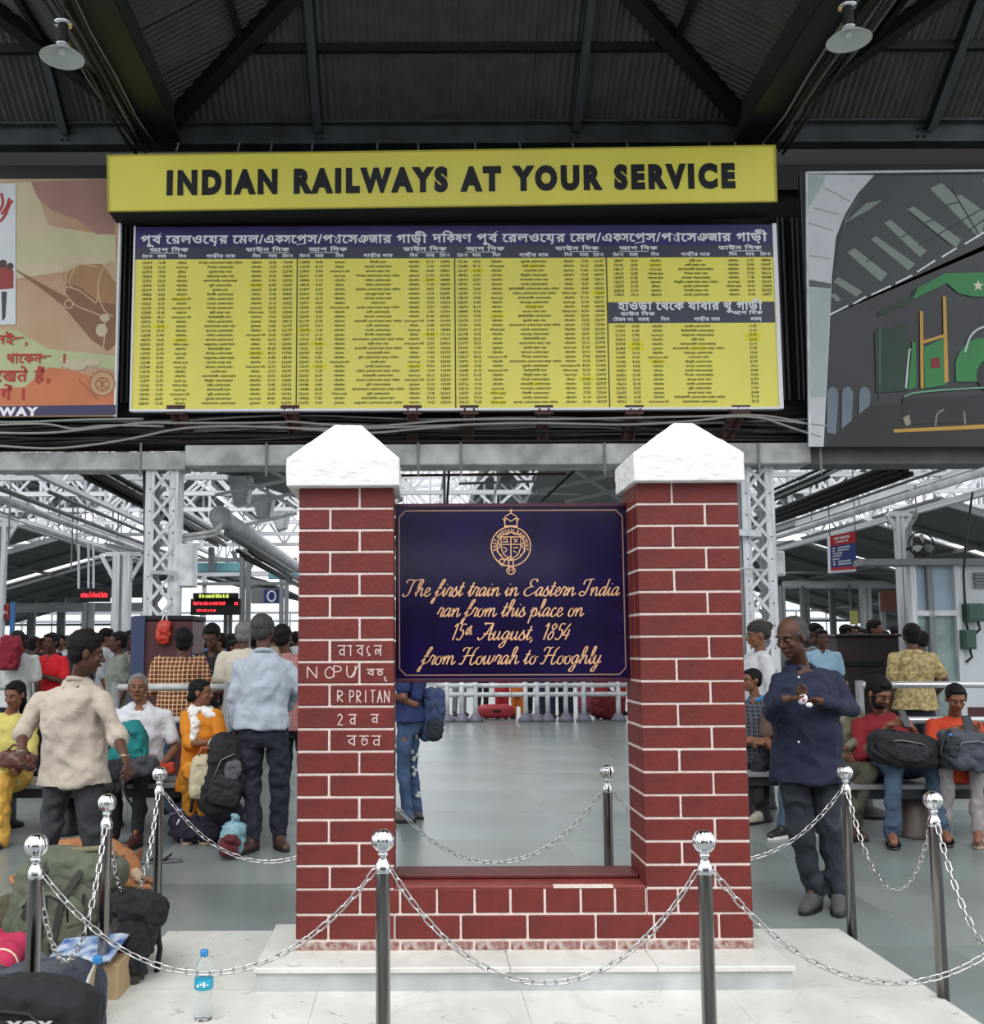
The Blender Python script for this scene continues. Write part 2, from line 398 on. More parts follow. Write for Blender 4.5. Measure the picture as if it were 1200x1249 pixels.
for bi, (xa, xb) in enumerate(bays):
    n_ = 8; w_ = BAY / n_; mid = (xa + xb) / 2
    def hb(x):                                   # end slope reaches up to the hips
        c = min(x - xa, xb - x) * SS; return c / nb.z
    for i in range(n_):
        o = Vector((xa + i * w_, YG - .02, ZG)); sheet(rf, o, Vector((1, 0, 0)), nb, w_ + .03, lambda d, o=o: hb(o.x + d) + .05)
    for sgn, x0 in ((1, xa), (-1, xb)):
        if (bi == 0 and sgn == 1) or (bi == 2 and sgn == -1): continue
        ns = Vector((sgn, 0, SS)).normalized(); k_ = 8; wd = 6.4 / k_
        for i in range(k_):
            y1 = YG - i * wd
            o = Vector((x0, y1, ZG)); sheet(rf, o, Vector((0, -1, 0)), ns, wd + .03, lambda d, y1=y1: min(TOP, (YG - y1 + d) * SB) / ns.z)
    # timbers: hips, purlins, rafters
    ax, ay = BAY / 2, TOP / SB
    off = Vector((0, 0, -.07))
    for sgn, x0 in ((1, xa), (-1, xb)):
        bar('hip_rafter', rf, Vector((x0, YG - .03, ZG)) + off, Vector((mid, YG - ay, ZG + TOP)) + off, .17, .2, M['roof_steel'])
        if (bi == 0 and sgn == 1) or (bi == 2 and sgn == -1): continue
        for c_ in (.56, 1.12):
            bar('purlin', rf, Vector((x0 + sgn * c_ / SS, YG - c_ / SB, ZG + c_ - .05)), Vector((x0 + sgn * c_ / SS, 4.6, ZG + c_ - .05)), .06, .08, M['roof_steel'])
        for yy in (8.6, 6.2): bar('rafter', rf, Vector((x0, yy, ZG - .06)), Vector((mid, yy, ZG + TOP - .06)), .12, .1, M['roof_steel'])
    for c_ in (.53, 1.1): bar('purlin', rf, Vector((xa + c_ / SS, YG - c_ / SB, ZG + c_ - .05)), Vector((xb - c_ / SS, YG - c_ / SB, ZG + c_ - .05)), .06, .09, M['roof_steel'])
for px in (80, 388, 702, 1133):
    x = at(px, 150, YG).x
    bi = 0 if x < XL else 1 if x < XR else 2; xa, xb = bays[bi]; c_ = min(x - xa, xb - x) * SS
    if c_ > .3: bar('rafter', rf, Vector((x, YG - .02, ZG - .06)), Vector((x, YG - c_ / SB, ZG + c_ - .06)), .09, .12, M['girder'] if 1 else 0)
# long beams running towards us from the girder, cable bundles beneath them
CR = bpy.data.objects
for sgn, x0, nm in ((-1, XL, 'left'), (1, XR, 'right')):
    zb0 = at(190 if sgn < 0 else 920, 180, YG).z
    bm_ = empty('roof_beam', (x0, 6, zb0), kind='structure')
    ix = x0 - sgn * .2
    bar('web', bm_, (ix, YG, zb0 + .3), (ix, 4.5, zb0 + .3), .03, .56, M['beam'])
    bar('web', bm_, (x0 + sgn * .12, YG, zb0 + .3), (x0 + sgn * .12, 4.5, zb0 + .3), .03, .5, M['roof_steel'])
    bar('flange', bm_, (x0, YG, zb0 + .02), (x0, 4.5, zb0 + .02), .5, .03, M['roof_steel'])
    for i in range(7):
        xx = x0 + sgn * (.04 + .045 * i); zz = zb0 - .04 - .03 * (i % 3); pts = [(xx + random.uniform(-.03, .03), YG - .1 - 6.4 * t / 9, zz - .03 * random.random()) for t in range(10)]
        MB().tube(pts, .012 + .006 * (i % 2), 6).build('cable', M['cable_dark'] if i % 3 else M['grey_steel'], bm_, True)
    p0 = at(600, 10, 8.8)
# two bell lamps
def bell(px, py, Y, label):
    c = at(px, py, Y); kk = Y / 9.2; e = empty('bell_lamp', (c.x, c.y, c.z), label, 'lamp', 'bell lamps under the roof beams')
    MB().lathe([(.035, .075), (.05, .06), (.085, .035), (.15, -.01), (.2, -.05), (.206, -.055), (.2, -.056), (.145, -.018), (.08, .025), (.03, .04)], c, 28).build('shade', M['lamp_white'], e, True)
    MB().lathe([(.062, .07), (.062, .085), (.03, .1)], c, 16).build('rim', M['chrome'], e, True)
    MB().lathe([(.045, .1), (.05, .11), (.05, .27), (.045, .28)], c, 14).build('housing', M['black'], e, True)
    MB().lathe([(.085, .28), (.085, .3), (.02, .33)], c, 16).build('cap', M['chrome'], e, True)
    MB().tube([c + Vector((0, 0, .33)), c + Vector((0, 0, .9))], .012, 6).build('stem', M['black'], e)
    MB().ball(c + Vector((0, 0, .01)), .035).build('bulb', M['white'], e, True); e.scale = (kk, kk, kk)
bell(76, 64, 7.6, 'white bell lamp hanging under the roof at top left')
bell(1035, 43, 7.6, 'white bell lamp hanging under the roof at top right')
# ---------------------------------------------------------------- cladding and gutter behind the boards
wb = empty('wall_back', (0, YG + .45, 4), kind='structure')
zl0, zl1 = at(555, 548, 11.4).z, at(555, 170, 11.4).z
MB().box(-16, 17, YG + .42, YG + .46, zl0 + .05, zl1).build('backing_sheet', M['black'], wb)
for x0, x1 in ((141, 166), (944, 986)):
    xa, xb = at(x0, 400, YG + .38).x, at(x1, 400, YG + .38).x; n_ = int((xb - xa) / .05)
    for i in range(n_):
        x = xa + (xb - xa) * (i + .5) / n_; bar('louvre_rod', wb, (x, YG + .38, zl0 + .55), (x, YG + .38, at(555, 250, YG).z), .02, .02, M['grey_steel'] if i % 3 else M['roof_steel'], up=Vector((0, 1, 0)))
zg0, zg1 = at(555, 569, YG).z, at(555, 547, YG).z
gt = empty('gutter_beam', (0, YG, zg0), kind='structure')
xs_ = at(228, 560, YG).x; xr_ = at(985, 560, YG).x
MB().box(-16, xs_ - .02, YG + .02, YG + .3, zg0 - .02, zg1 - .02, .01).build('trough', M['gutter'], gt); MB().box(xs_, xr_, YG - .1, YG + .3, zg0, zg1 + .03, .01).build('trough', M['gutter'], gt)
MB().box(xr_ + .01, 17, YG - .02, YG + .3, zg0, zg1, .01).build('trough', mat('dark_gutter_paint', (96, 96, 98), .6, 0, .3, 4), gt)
for px in (510, 562, 737, 172, 325, 925, 1000):
    a = at(px, 540, YG - .12); MB().tube([a, Vector((a.x, a.y, zg0 - .12))], .013, 6).build('hanger_rod', M['grey_steel'], gt)
# black service tray with a loose bundle of cables under the boards
tr = empty('cable_tray', (0, YG + .2, zg1 + .1), 'black tray of tangled cables running under the timetable board', 'cable tray')
z5 = at(555, 503, YG).z
MB().box(-16, 17, YG + .2, YG + .24, zg1 + .03, z5 + .1).build('back_plate', M['black'], tr)
MB().box(-16, 17, YG - .05, YG + .2, zg1 + .06, zg1 + .08).build('shelf', M['black'], tr)
for k in range(16):
    z0_ = zg1 + .1 + .32 * random.random(); Y_ = YG - .12 + .25 * random.random(); ph = random.random() * 6
    pts = [(x * .5, Y_ + .02 * math.sin(x + ph), z0_ + .035 * math.sin(x * .33 + ph) + .02 * math.sin(x * 1.1 + ph * 2)) for x in range(-24, 27)]
    MB().tube(pts, random.choice((.008, .012, .016)), 5).build('cable', M['cable_dark'] if k % 3 else M['grey_steel'], tr, True)
def cable(pxs, Y, r, m, parent, name='cable'):
    pts = [at(a, b, Y) for a, b in pxs]; out = []
    for i in range(len(pts) - 1):
        a = pts[max(i - 1, 0)]; b = pts[i]; c = pts[i + 1]; d = pts[min(i + 2, len(pts) - 1)]
        for j in range(5):
            t = j / 5; out.append(.5 * ((2 * b) + (c - a) * t + (2 * a - 5 * b + 4 * c - d) * t * t + (3 * b - a - 3 * c + d) * t ** 3))
    out.append(pts[-1]); return MB().tube(out, r, 6).build(name, m, parent, True)
for P_ in ([(-60, 525), (0, 528), (60, 528), (120, 522), (175, 516), (213, 516), (290, 516), (350, 515)], [(-60, 540), (0, 544), (60, 547), (110, 543), (160, 535), (220, 523), (280, 520), (350, 522), (420, 523), (520, 520), (640, 516), (760, 518), (840, 514), (900, 508), (960, 514), (1010, 520)],
           [(350, 514), (450, 520), (560, 512), (700, 511), (850, 508), (930, 507), (985, 517)], [(-60, 514), (20, 515), (100, 512), (175, 511)], [(920, 506), (960, 520), (1000, 533)], [(330, 520), (440, 528), (500, 524), (560, 519)], [(-40, 520), (50, 517), (90, 523), (130, 519), (200, 520)]):
    cable(P_, YG - .2, .013, M['cable'], tr)
for px, qx in ((215, 230), (354, 362), (503, 503), (572, 571), (663, 661), (773, 764), (903, 884)):
    a = at(px, 497, YG - .13); b = at(qx, 537, YG + .02); br = empty('bracket', a, {215: 'leftmost', 354: 'second from left', 503: 'third from left', 572: 'middle', 663: 'third from right', 773: 'second from right', 903: 'rightmost'}[px] + ' rust brown bracket under the timetable board', 'bracket', 'rust brown brackets under the timetable board')
    for dx in (-.05, .05): bar('flange', br, a + Vector((dx, 0, 0)), b + Vector((dx, 0, 0)), .02, .09, M['rust'])
    bar('web', br, a, b, .1, .02, M['rust']); bar('clip', br, a + Vector((-.1, -.01, -.03)), a + Vector((.1, -.01, -.03)), .03, .1, M['rust'])
# ---------------------------------------------------------------- lattice columns
def column(xc, Y, z0, z1, w, name, parts=True, mtl='white_steel', base=None):
    e = empty(name, (xc, Y, 0), kind='structure'); m = M[mtl]
    for s in (-1, 1):
        x = xc + s * (w / 2 - .05)
        bar('flange', e, (x, Y - .12, z0), (x, Y - .12, z1), .1, .02, m, up=Vector((0, 1, 0))); bar('flange', e, (x, Y + .12, z0), (x, Y + .12, z1), .1, .02, m, up=Vector((0, 1, 0)))
        bar('channel', e, (x + s * .04, Y, z0), (x + s * .04, Y, z1), .015, .24, m, up=Vector((0, 1, 0)))
    n_ = int((z1 - z0) / (w * .75)); h = (z1 - z0) / n_
    for i in range(n_):
        for s in (-1, 1):
            bar('lacing_bar', e, (xc - s * (w / 2 - .06), Y - .135 - .004 * s, z0 + h * i), (xc + s * (w / 2 - .06), Y - .135 - .004 * s, z0 + h * (i + 1)), .01, .035, m)
            if parts: bar('lacing_bar', e, (xc - s * (w / 2 - .06), Y + .135, z0 + h * i), (xc + s * (w / 2 - .06), Y + .135, z0 + h * (i + 1)), .01, .035, m)
    if parts:
        for i in range(int((z1 - z0) / .24)):
            for s in (-1, 1):
                q = MB().ball((xc + s * (w / 2 - .05), Y - .134, z0 + .1 + i * .24), (.011, .006, .011), 6, 4); q.build('rivet', M['grey_steel'], e)
    return e
zc0 = at(555, 768, 11.2).z; zc1 = zg0 + .02
c1 = column(at(200, 650, 11.2).x, 11.2, zc0, zc1, .36, 'lattice_column')
x_ = at(216, 700, 11.1).x; MB().tube([(x_, 11.1, .9), (x_, 11.1, at(216, 645, 11.1).z)], .05, 10).build('downpipe', M['white_steel'], c1, True)
p = [at(218, 654, 11.1), at(245, 651, 11.3), at(262, 648, 11.6), at(270, 640, 11.9)]
for k in range(2): MB().tube([q + Vector((0, 0, -.045 * k)) for q in p], .022, 8).build('conduit', M['gutter'], c1, True)
b0, b1 = at(218, 716, 11.15), at(238, 664, 11.15); MB().box(b0.x, b1.x, 11.05, 11.3, b0.z, b1.z, .01).build('junction_box', M['white_steel'], c1)
bar('clamp', c1, at(183, 698, 10.98), at(216, 699, 10.98), .03, .04, M['gutter'])
for px, r_ in ((179, .03), (176, .02), (187, .008), (214, .008)): a = at(px, 572, 11.1); bcx = at(px - 1, 742, 11.1); MB().tube([a, (a + bcx) / 2 + Vector((.015, 0, 0)), bcx], r_, 6).build('conduit', M['cable_dark'], c1, True)
ba, bb = at(165, 752, 11.0), at(236, 752, 11.0)
pl = empty('column_base', ((ba.x + bb.x) / 2, 11.2, 0), 'maroon painted square base of the left lattice column', 'column base')
MB().box(ba.x, bb.x, 10.95, 11.6, 0, at(200, 757, 11).z, .015).build('casing', M['maroon'], pl); MB().box(ba.x - .01, bb.x + .01, 10.94, 11.61, at(200, 757, 11).z, at(200, 751, 11).z, .01).build('cap', M['black'], pl)
MB().box(ba.x - .02, at(177, 760, 10.93).x, 10.92, 10.95, 0, at(200, 752, 11).z).build('corner_board', mat('slate_blue_paint', (52, 62, 96), .5), pl)
c2 = column(at(921, 650, 11.2).x, 11.2, .2, zc1, .36, 'lattice_column')
x_ = at(903, 700, 11.1).x; MB().tube([(x_, 11.1, .0), (x_, 11.1, zc1)], .03, 10).build('downpipe', M['grey_steel'], c2, True)
bar('clamp', c2, at(897, 649, 10.98), at(928, 651, 10.98), .03, .07, M['white_steel']); bar('clamp', c2, at(900, 693, 10.98), at(935, 696, 10.98), .02, .02, M['gutter'])
b0, b1 = at(937, 703, 11.2), at(953, 673, 11.2); jb = empty('junction_box', (b0.x, 11.2, b0.z), 'grey metal junction box beside the right lattice column', 'junction box'); MB().box(b0.x, b1.x, 11.1, 11.3, b0.z, b1.z, .01).build('case', M['white_steel'], jb); MB().box(b0.x + .015, b1.x - .015, 11.085, 11.1, b0.z + .015, b1.z - .015, .004).build('door', M['gutter'], jb)
MB().tube([(b0.x + .06, 11.2, b0.z), (b0.x + .06, 11.2, .0)], .02, 6).build('conduit', M['grey_steel'], jb); bar('arm', jb, (b0.x, 11.2, (b0.z + b1.z) / 2), (c2.location.x + .15, 11.2, (b0.z + b1.z) / 2), .02, .03, M['grey_steel'])

# ---------------------------------------------------------------- unseen front wall added behind us to darken reflections in plaque and steel balls
wf = empty('added_wall_front', (0, -9, 0), kind='structure'); FC = mat('added_wall_paint', (74, 68, 66), .8, 0, .2, 1); 
MB().box(-18, 19, -9.4, -9, 3.4, 4.2).build('upper_wall', FC, wf)
for k in range(8): MB().box(-18 + k * 5.2, -16.4 + k * 5.2, -9.4, -9, 0, 3.4).build('pier', FC, wf)
for k, (x, c_) in enumerate(((-11, (120, 30, 34)), (2.0, (110, 116, 120)), (3.3, (150, 60, 50)), (-4, (60, 64, 80)), (9, (50, 60, 90)))): MB().box(x, x + 1.3, -8.6, -8.2, 0, 2.3 + .3 * (k % 2), .03).build('reflection_block', mat('reflection_block_paint_%d' % k, c_, .6), wf)  # unseen coloured blocks, added only as shapes for the plaque to reflect
for k in range(5): MB().box(-15 + k * 6.5, -9.6 + k * 6.5, -12, -11.8, 0, 3.0).build('inner_wall', FC, wf)
# ---------------------------------------------------------------- printed boards
def flat(pts, Y, k):
    """polygon of print lying on a board at depth Y, k-th layer"""
    P = [at(a, b, Y) for a, b in pts]
    return [(p.x, Y - .002 - .0003 * k, p.z) for p in P]
class Printed:
    def __init__(s, parent, Y): s.p = parent; s.Y = Y; s.k = 0
    def poly(s, name, col, *polys, **kw):
        if len(polys) > 1: return [s.poly(name, col, p_, **kw) for p_ in polys]
        s.k += 1; mb = MB()
        for pts in polys:
            q = flat(pts, s.Y, s.k); a = sum(q[i - 1][0] * q[i][2] - q[i][0] * q[i - 1][2] for i in range(len(q)))
            mb.add(q, [tuple(range(len(q))) if a > 0 else tuple(range(len(q)))[::-1]])
        return mb.build(name, mat('print_%d_%d_%d' % col, col, kw.get('rough', .5), 0, kw.get('var', .12), kw.get('vs', 3)), s.p)
    def lines(s, name, col, w, *paths):
        if len(paths) > 1: return [s.lines(name, col, w, p_) for p_ in paths]
        s.k += .5; mb = MB()
        for pts in paths:
            q = [at(a, b, s.Y) for a, b in (curve(pts) if len(pts) > 2 else pts)]
            stroke(mb, [(v.x, v.z) for v in q], w * s.Y / FPX, s.Y - .002 - .0003 * s.k)
        return mb.build(name, mat('print_%d_%d_%d' % col, col, .5, 0, .1, 3), s.p)
def circ(cx, cy, rx, ry=None, a0=0, a1=360, n=24):
    ry = rx if ry is None else ry
    return [(cx + rx * math.cos(R(a0 + (a1 - a0) * i / n)), cy - ry * math.sin(R(a0 + (a1 - a0) * i / n))) for i in range(n + 1)]
# banner
YB = 10.5
q = [at(132, 258, YB), at(947, 246, YB), at(945, 178, YB), at(131, 190, YB)]
bn = empty('banner_box', ((q[0].x + q[1].x) / 2, YB, q[0].z), 'long yellow banner box reading INDIAN RAILWAYS AT YOUR SERVICE above the timetable', 'sign')
mb = MB(); qb = [v + Vector((0, .42, 0)) for v in q]
mb.add(q, [(0, 1, 2, 3)]); mb.build('face', M['yellow'], bn)
mb = MB(); mb.add([v + Vector((0, .002, 0)) for v in q] + qb, [(4, 7, 6, 5), (0, 4, 5, 1), (1, 5, 6, 2), (2, 6, 7, 3), (3, 7, 4, 0)]); mb.build('case', M['black'], bn)
mb = MB()
for i, (a, b) in enumerate(((0, 1), (1, 2), (2, 3), (3, 0))): mb.beam(q[a] + Vector((0, -.004, 0)), q[b] + Vector((0, -.004, 0)), .012, .02, Vector((0, 1, 0)))
mb.build('edge_strip', mat('dull_yellow', (190, 178, 70), .5), bn)
t0, t1 = at(203, 239.2, YB), at(897, 230.3, YB); hgt = at(203, 207.5, YB).z - t0.z
V, F, Wd = layout('INDIAN RAILWAYS AT YOUR SERVICE', 1, 1, .03, 4, .074)
ys = [b for a, b in V]; z0_, z1_ = min(ys), max(ys); xs = [a for a, b in V]; mnx, mxx = min(xs), max(xs); mb = MB()
cap = .80
mb.add([(t0.x + (a - mnx) / (mxx - mnx) * (t1.x - t0.x), YB - .006, t0.z + (a - mnx) / (mxx - mnx) * (t1.z - t0.z) + (b - z0_) / (z1_ - z0_) * hgt) for a, b in V], F)
mb.build('lettering', M['ink'], bn, kind='stuff')
for px in (215, 290, 330, 380, 460, 510, 580, 635, 700, 767, 868, 900, 935):
    a = at(px, 184, YB + .15); MB().tube([a, a + Vector((0, .1, .14))], .012, 5).build('tie_rod', M['grey_steel'], bn)
# timetable board
YT = 10.85
X = lambda px: at(px, 390, YT).x
Z = lambda py, px=555: at(px, py, YT).z
tt = empty('timetable_board', (X(555), YT, Z(497)), 'big yellow train timetable board with violet header under the yellow banner', 'timetable')
zt_, zb_ = Z(275.5), Z(498)
MB().box(X(163), X(946), YT, YT + .06, zb_, zt_).build('panel', M['yellow'], tt)
fr = MB()
for a in ((X(163) - .02, X(163), zb_ - .02, zt_ + .01), (X(946), X(946) + .045, zb_ - .02, zt_ + .01), (X(163), X(946), zb_ - .025, zb_)): MB().box(a[0], a[1], YT - .012, YT + .07, a[2], a[3]).build('frame_strip', M['white'], tt)
MB().box(X(163), X(946), YT - .004, YT, Z(300), zt_).build('violet_band', M['purple'], tt)
MB().box(X(163), X(946), YT - .003, YT, Z(315), Z(300)).build('slate_band', M['slate'], tt)
MB().box(X(742), X(945), YT - .004, YT, Z(395), Z(369.5)).build('slate_band', M['slate'], tt)
for px in (362, 555, 741):
    MB().box(X(px) - .006, X(px) + .006, YT - .004, YT, zb_, Z(315)).build('divider', M['ink2'], tt)
HT = 'পূব^ েরলওেয়র েমল/এ{কস}েপ_rস/প_yােস{ঞজ}ার গাড়ী'
load_glyphs(set('পূবরলওেয়মল/একসস্যাঞজারগাড়ীদকষিণআপদিকডাউনদিকটরেননংসময়নামহাথেকযাবথরুিু্দিনশনিরবিতেমঙ্গলবাধহুক০১২৩৪৫৬৭৮৯ইটজপুচএফ।ভতলনেথছঘোৈ়শ,') | set('0123456789:,'), 2)
mb = MB()
hs = (Z(285) - Z(298)) / .80
put_text(mb, HT, X(169), Z(296), hs * .92, YT - .006, width=X(521) - X(169), bold=.028); put_text(mb, 'দ{কষ}ণ পূব^ েরলওেয়র েমল/এ{কস}েপ_rস/প_yােস{ঞজ}ার গাড়ী'.replace('দ{', 'দি{', 1) if 1 else '', X(528), Z(295.5), hs * .92, YT - .006, width=X(939) - X(528), bold=.028)
put_text(mb, 'হাওড়া েথেক যাবার থু গাড়ী', X(754), Z(379), hs * .85, YT - .006, width=X(930) - X(754), bold=.03)
sh = hs * .56
for a, b in ((181, 352), (376, 545), (569, 732), (757, 932)):
    for t_, px, c_ in (('আপ িদক', a, 'l'), ('ডাউন িদক', b, 'r')):
        put_text(mb, t_, X(px), Z(306.0), sh * .74, YT - .006, 1.6, c_, bold=.03); w_ = 36
        x0_, x1_ = (X(px), X(px + w_)) if c_ == 'l' else (X(px - w_), X(px)); mb.box(x0_, x1_, YT - .007, YT - .005, Z(308), Z(307.2))
put_text(mb, 'ডাউন িদক', X(757), Z(386), sh * .66, YT - .006, 1.4, bold=.03); put_text(mb, 'আপ িদক', X(930), Z(385), sh * .66, YT - .006, 1.4, 'r', bold=.03)
OFF = (15, 33, 58, 105, 149, 169, 187)
HD = ('েটরন নং', 'সময়', 'িদন', 'গাড়ীর নাম', 'িদন', 'সময়', 'েটরন নং')
PAN = ((163, 1.0), (356, 1.0), (550, .97), (740, 1.05))
for p0, k in PAN:
    for o_, h_ in zip(OFF, HD): put_text(mb, h_, X(p0 + o_ * k), Z(313.4), sh * .62, YT - .006, 1.0, 'c', X({'েটরন নং': 13, 'সময়': 11, 'িদন': 10, 'গাড়ীর নাম': 36}[h_]) - X(0), bold=.03)
for px, h_ in ((760, HD[0]), (785, HD[1]), (811, HD[2]), (862, HD[3]), (922, HD[1])): put_text(mb, h_, X(px), Z(392.5), sh * .62, YT - .006, 1.1, 'c', bold=.03)
mb.build('heading_lettering', M['white'], tt, kind='stuff')
mb = MB(); rnd = random.Random(3); hl = MB()
days = ['পরিতিদন'.replace('রি', 'ির')] * 6 + ['শিনবার ছাড়া', 'েসাম,মঙ্গল,শিন', 'শুকরবার', 'রিববার', 'মঙ্গল,বুধ']
names = ['হাওড়া', 'পাটনা', 'রাঁচী'.replace('ঁ', ''), 'আসানেসাল', 'মুমবই', 'িশপরা', 'িবভূিত', 'অমৃতসর'.replace('অ', 'আ'), 'পুরী', 'েচনাই', 'িদললী', 'েযাধপুর', 'কালকা', 'রাজধানী', 'গণেদবতা', 'জনশতাবদী', 'ইনটারিসিট']
ends = [' একসেপরস'] * 4 + [' পয়ােসনজার', ' ভায়া গয়া', ' েমল', ' একসেপরস ভায়া পাটনা']
def row(px0, k, z, full=True):
    s_ = .042; d = YT - .006
    cols = ((0, 'n'), (1, 't'), (2, 'd'), (3, 'm'), (4, 'd'), (5, 't'), (6, 'n'))
    no = str(rnd.choice((12000, 13000, 18000, 22000)) + rnd.randint(1, 999))
    for i, ty in cols:
        x = X(px0 + OFF[i] * k); PW = lambda w: X(w) - X(0)
        if not full and i in (4, 6): continue
        if ty == 'n': put_text(mb, no if i == 0 else str(int(no) + 1), x, z, s_, d, 1, 'c', PW(12.5), bold=.02, res=1)
        elif ty == 't': put_text(mb, '%d:%02d' % (rnd.randint(5, 23), 5 * rnd.randint(0, 11)), x, z, s_, d, 1, 'c', PW(9.5), bold=.02, res=1)
        elif ty == 'd': put_text(mb, rnd.choice(days), x, z, s_ * .72, d, 1.0, 'c', bold=.015, res=1)
        else: put_text(mb, rnd.choice(names) + rnd.choice(ends), x, z, s_ * .78, d, 1.12, 'c', bold=.015, res=1)
        if rnd.random() < .03: hl.box(x - .08, x + .08, d + .002, d + .004, z - .005, z + .035)
for p0, k in PAN[:3]:
    for r_ in range(32): row(p0, k, Z(320.8 + r_ * 5.53))
for r_ in range(9): row(740, 1.05, Z(320.5 + r_ * 5.2))
for r_ in range(18): row(740, 1.05, Z(400.5 + r_ * 5.4), False)
mb.build('timetable_lettering', M['ink2'], tt, kind='stuff'); hl.build('highlight', mat('bright_highlight', (240, 226, 20), .5), tt, kind='stuff')
print('tt faces', len(mb.f))
# ---------------------------------------------------------------- left poster
YP = 10.8
pw = empty('railway_poster', at(60, 508, YP), 'faded orange and beige railway poster with red writing, left of the timetable', 'poster')
xa, xb = at(-130, 400, YP).x, at(141.5, 400, YP).x
MB().box(xa, xb, YP, YP + .05, at(60, 508, YP).z, at(60, 218, YP).z).build('sheet', mat('poster_beige', (196, 172, 140), .45, 0, .3, .8, 0, 10, (178, 130, 96)), pw)
MB().box(xb, xb + .02, YP - .005, YP + .06, at(142, 508, YP).z, at(142, 217, YP).z).build('edge', M['white'], pw)
P = Printed(pw, YP)
P.poly('tint', (206, 190, 156), [(19, 222), (40, 222), (60, 275), (100, 282), (141, 287), (141, 320), (90, 330), (19, 340)])
P.poly('tint', (168, 124, 112), [(38, 222), (140, 218), (140, 286), (118, 286), (95, 268), (62, 256), (45, 240)])
P.poly('tint', (198, 194, 150), [(19, 290), (141, 288), (141, 306), (19, 322)])
P.poly('tint', (186, 192, 146), [(-60, 404), (19, 402), (60, 426), (141, 434), (141, 452), (80, 440), (60, 470), (20, 480), (-60, 480)])
P.poly('tint', (208, 120, 76), [(-60, 478), (30, 472), (60, 448), (90, 452), (141, 470), (141, 497), (-60, 499)])
P.poly('engine_print', (140, 96, 66), [(19, 330), (22, 330), (80, 362), (84, 330), (98, 323), (124, 322), (141, 345), (141, 420), (132, 428), (112, 415), (96, 396), (76, 372), (50, 352)])
P.poly('engine_print', (172, 128, 88), [(84, 330), (98, 323), (124, 322), (141, 345), (141, 372), (120, 368), (100, 352), (86, 346)])
P.lines('engine_line', (206, 172, 134), 1.6, circ(140, 352, 20, 34, 95, 265), [(74, 348), (78, 330), (96, 322), (118, 326)], [(80, 350), (96, 354), (112, 366), (118, 368), (120, 344)], circ(84, 371, 5), [(76, 352), (92, 372), (124, 386), (128, 400), (126, 428)], [(120, 402), (132, 402)], [(92, 326), (84, 344), (90, 352)])
P.poly('engine_print', (200, 160, 120), circ(125, 468, 16)); P.lines('wheel_line', (160, 92, 62), 1.5, circ(125, 468, 15), circ(125, 469, 8), [(119, 463), (131, 475)], [(131, 463), (119, 475)], [(125, 460), (125, 478)], [(96, 463), (120, 488)])
P.poly('steam_print', (206, 190, 160), circ(128, 388, 6, 5), circ(124, 403, 7, 8), circ(94, 446, 12, 6), circ(112, 442, 10, 5), circ(82, 444, 6, 5))
P.poly('photo_print', (216, 220, 226), [(-90, 225), (19.5, 224), (19.5, 396), (-90, 398)])
P.poly('photo_print', (150, 50, 44), [(-20, 334), (6, 322), (17, 330), (17, 352), (-20, 356)]); P.poly('photo_print', (60, 58, 66), [(2, 356), (9, 356), (7, 388), (3, 392)], [(-10, 356), (-2, 356), (-4, 390)]); P.poly('photo_print', (70, 50, 44), circ(4, 322, 5), circ(13, 325, 4))
P.lines('hand_logo', (178, 44, 36), 3.5, [(-12, 276), (-2, 272), (6, 264), (12, 250), (16, 245)], [(2, 262), (8, 254), (12, 242)], [(0, 258), (4, 248), (2, 236)], [(-6, 250), (-3, 238)])
mb = MB(); d = YP - .0105
def ptxt(t, x, y, hpx, w=None, al='l'):
    put_text(mb, t, at(x, y, YP).x, at(x, y, YP).z, hpx * YP / FPX / .62, d, 1, al, w and w * YP / FPX, bold=.03)
ptxt('েনই', 17, 420, 11, None, 'r'); ptxt(',', 30, 420, 11); ptxt('থােকন', 8, 443, 11, 44); ptxt('।', 74, 443, 11)
ptxt('रखते हैं,', 62, 465, 13, None, 'r'); ptxt('गें ।', 32, 487, 13, None, 'r')
for y, x0 in ((412, 17), (434.5, 50)):
    a = at(x0, y, YP); mb.beam((a.x, d, a.z), (a.x + .11, d, a.z), .002, .012); mb.beam((a.x, d, a.z - .02), (a.x + .06, d, a.z - .02), .002, .01)
mb.build('red_lettering', mat('red_print', (178, 40, 36), .5), pw, kind='stuff')
P.poly('violet_strip', (58, 48, 92), [(-130, 497), (141, 494), (141, 506), (-130, 508)])
mb = MB(); d = YP - .0125; put_text(mb, 'RAILWAY', at(46, 507, YP).x, at(46, 507, YP).z, 10 * YP / FPX / .7, d, 1.25, 'r', bold=.06, res=3); mb.build('lettering', M['white'], pw, kind='stuff')
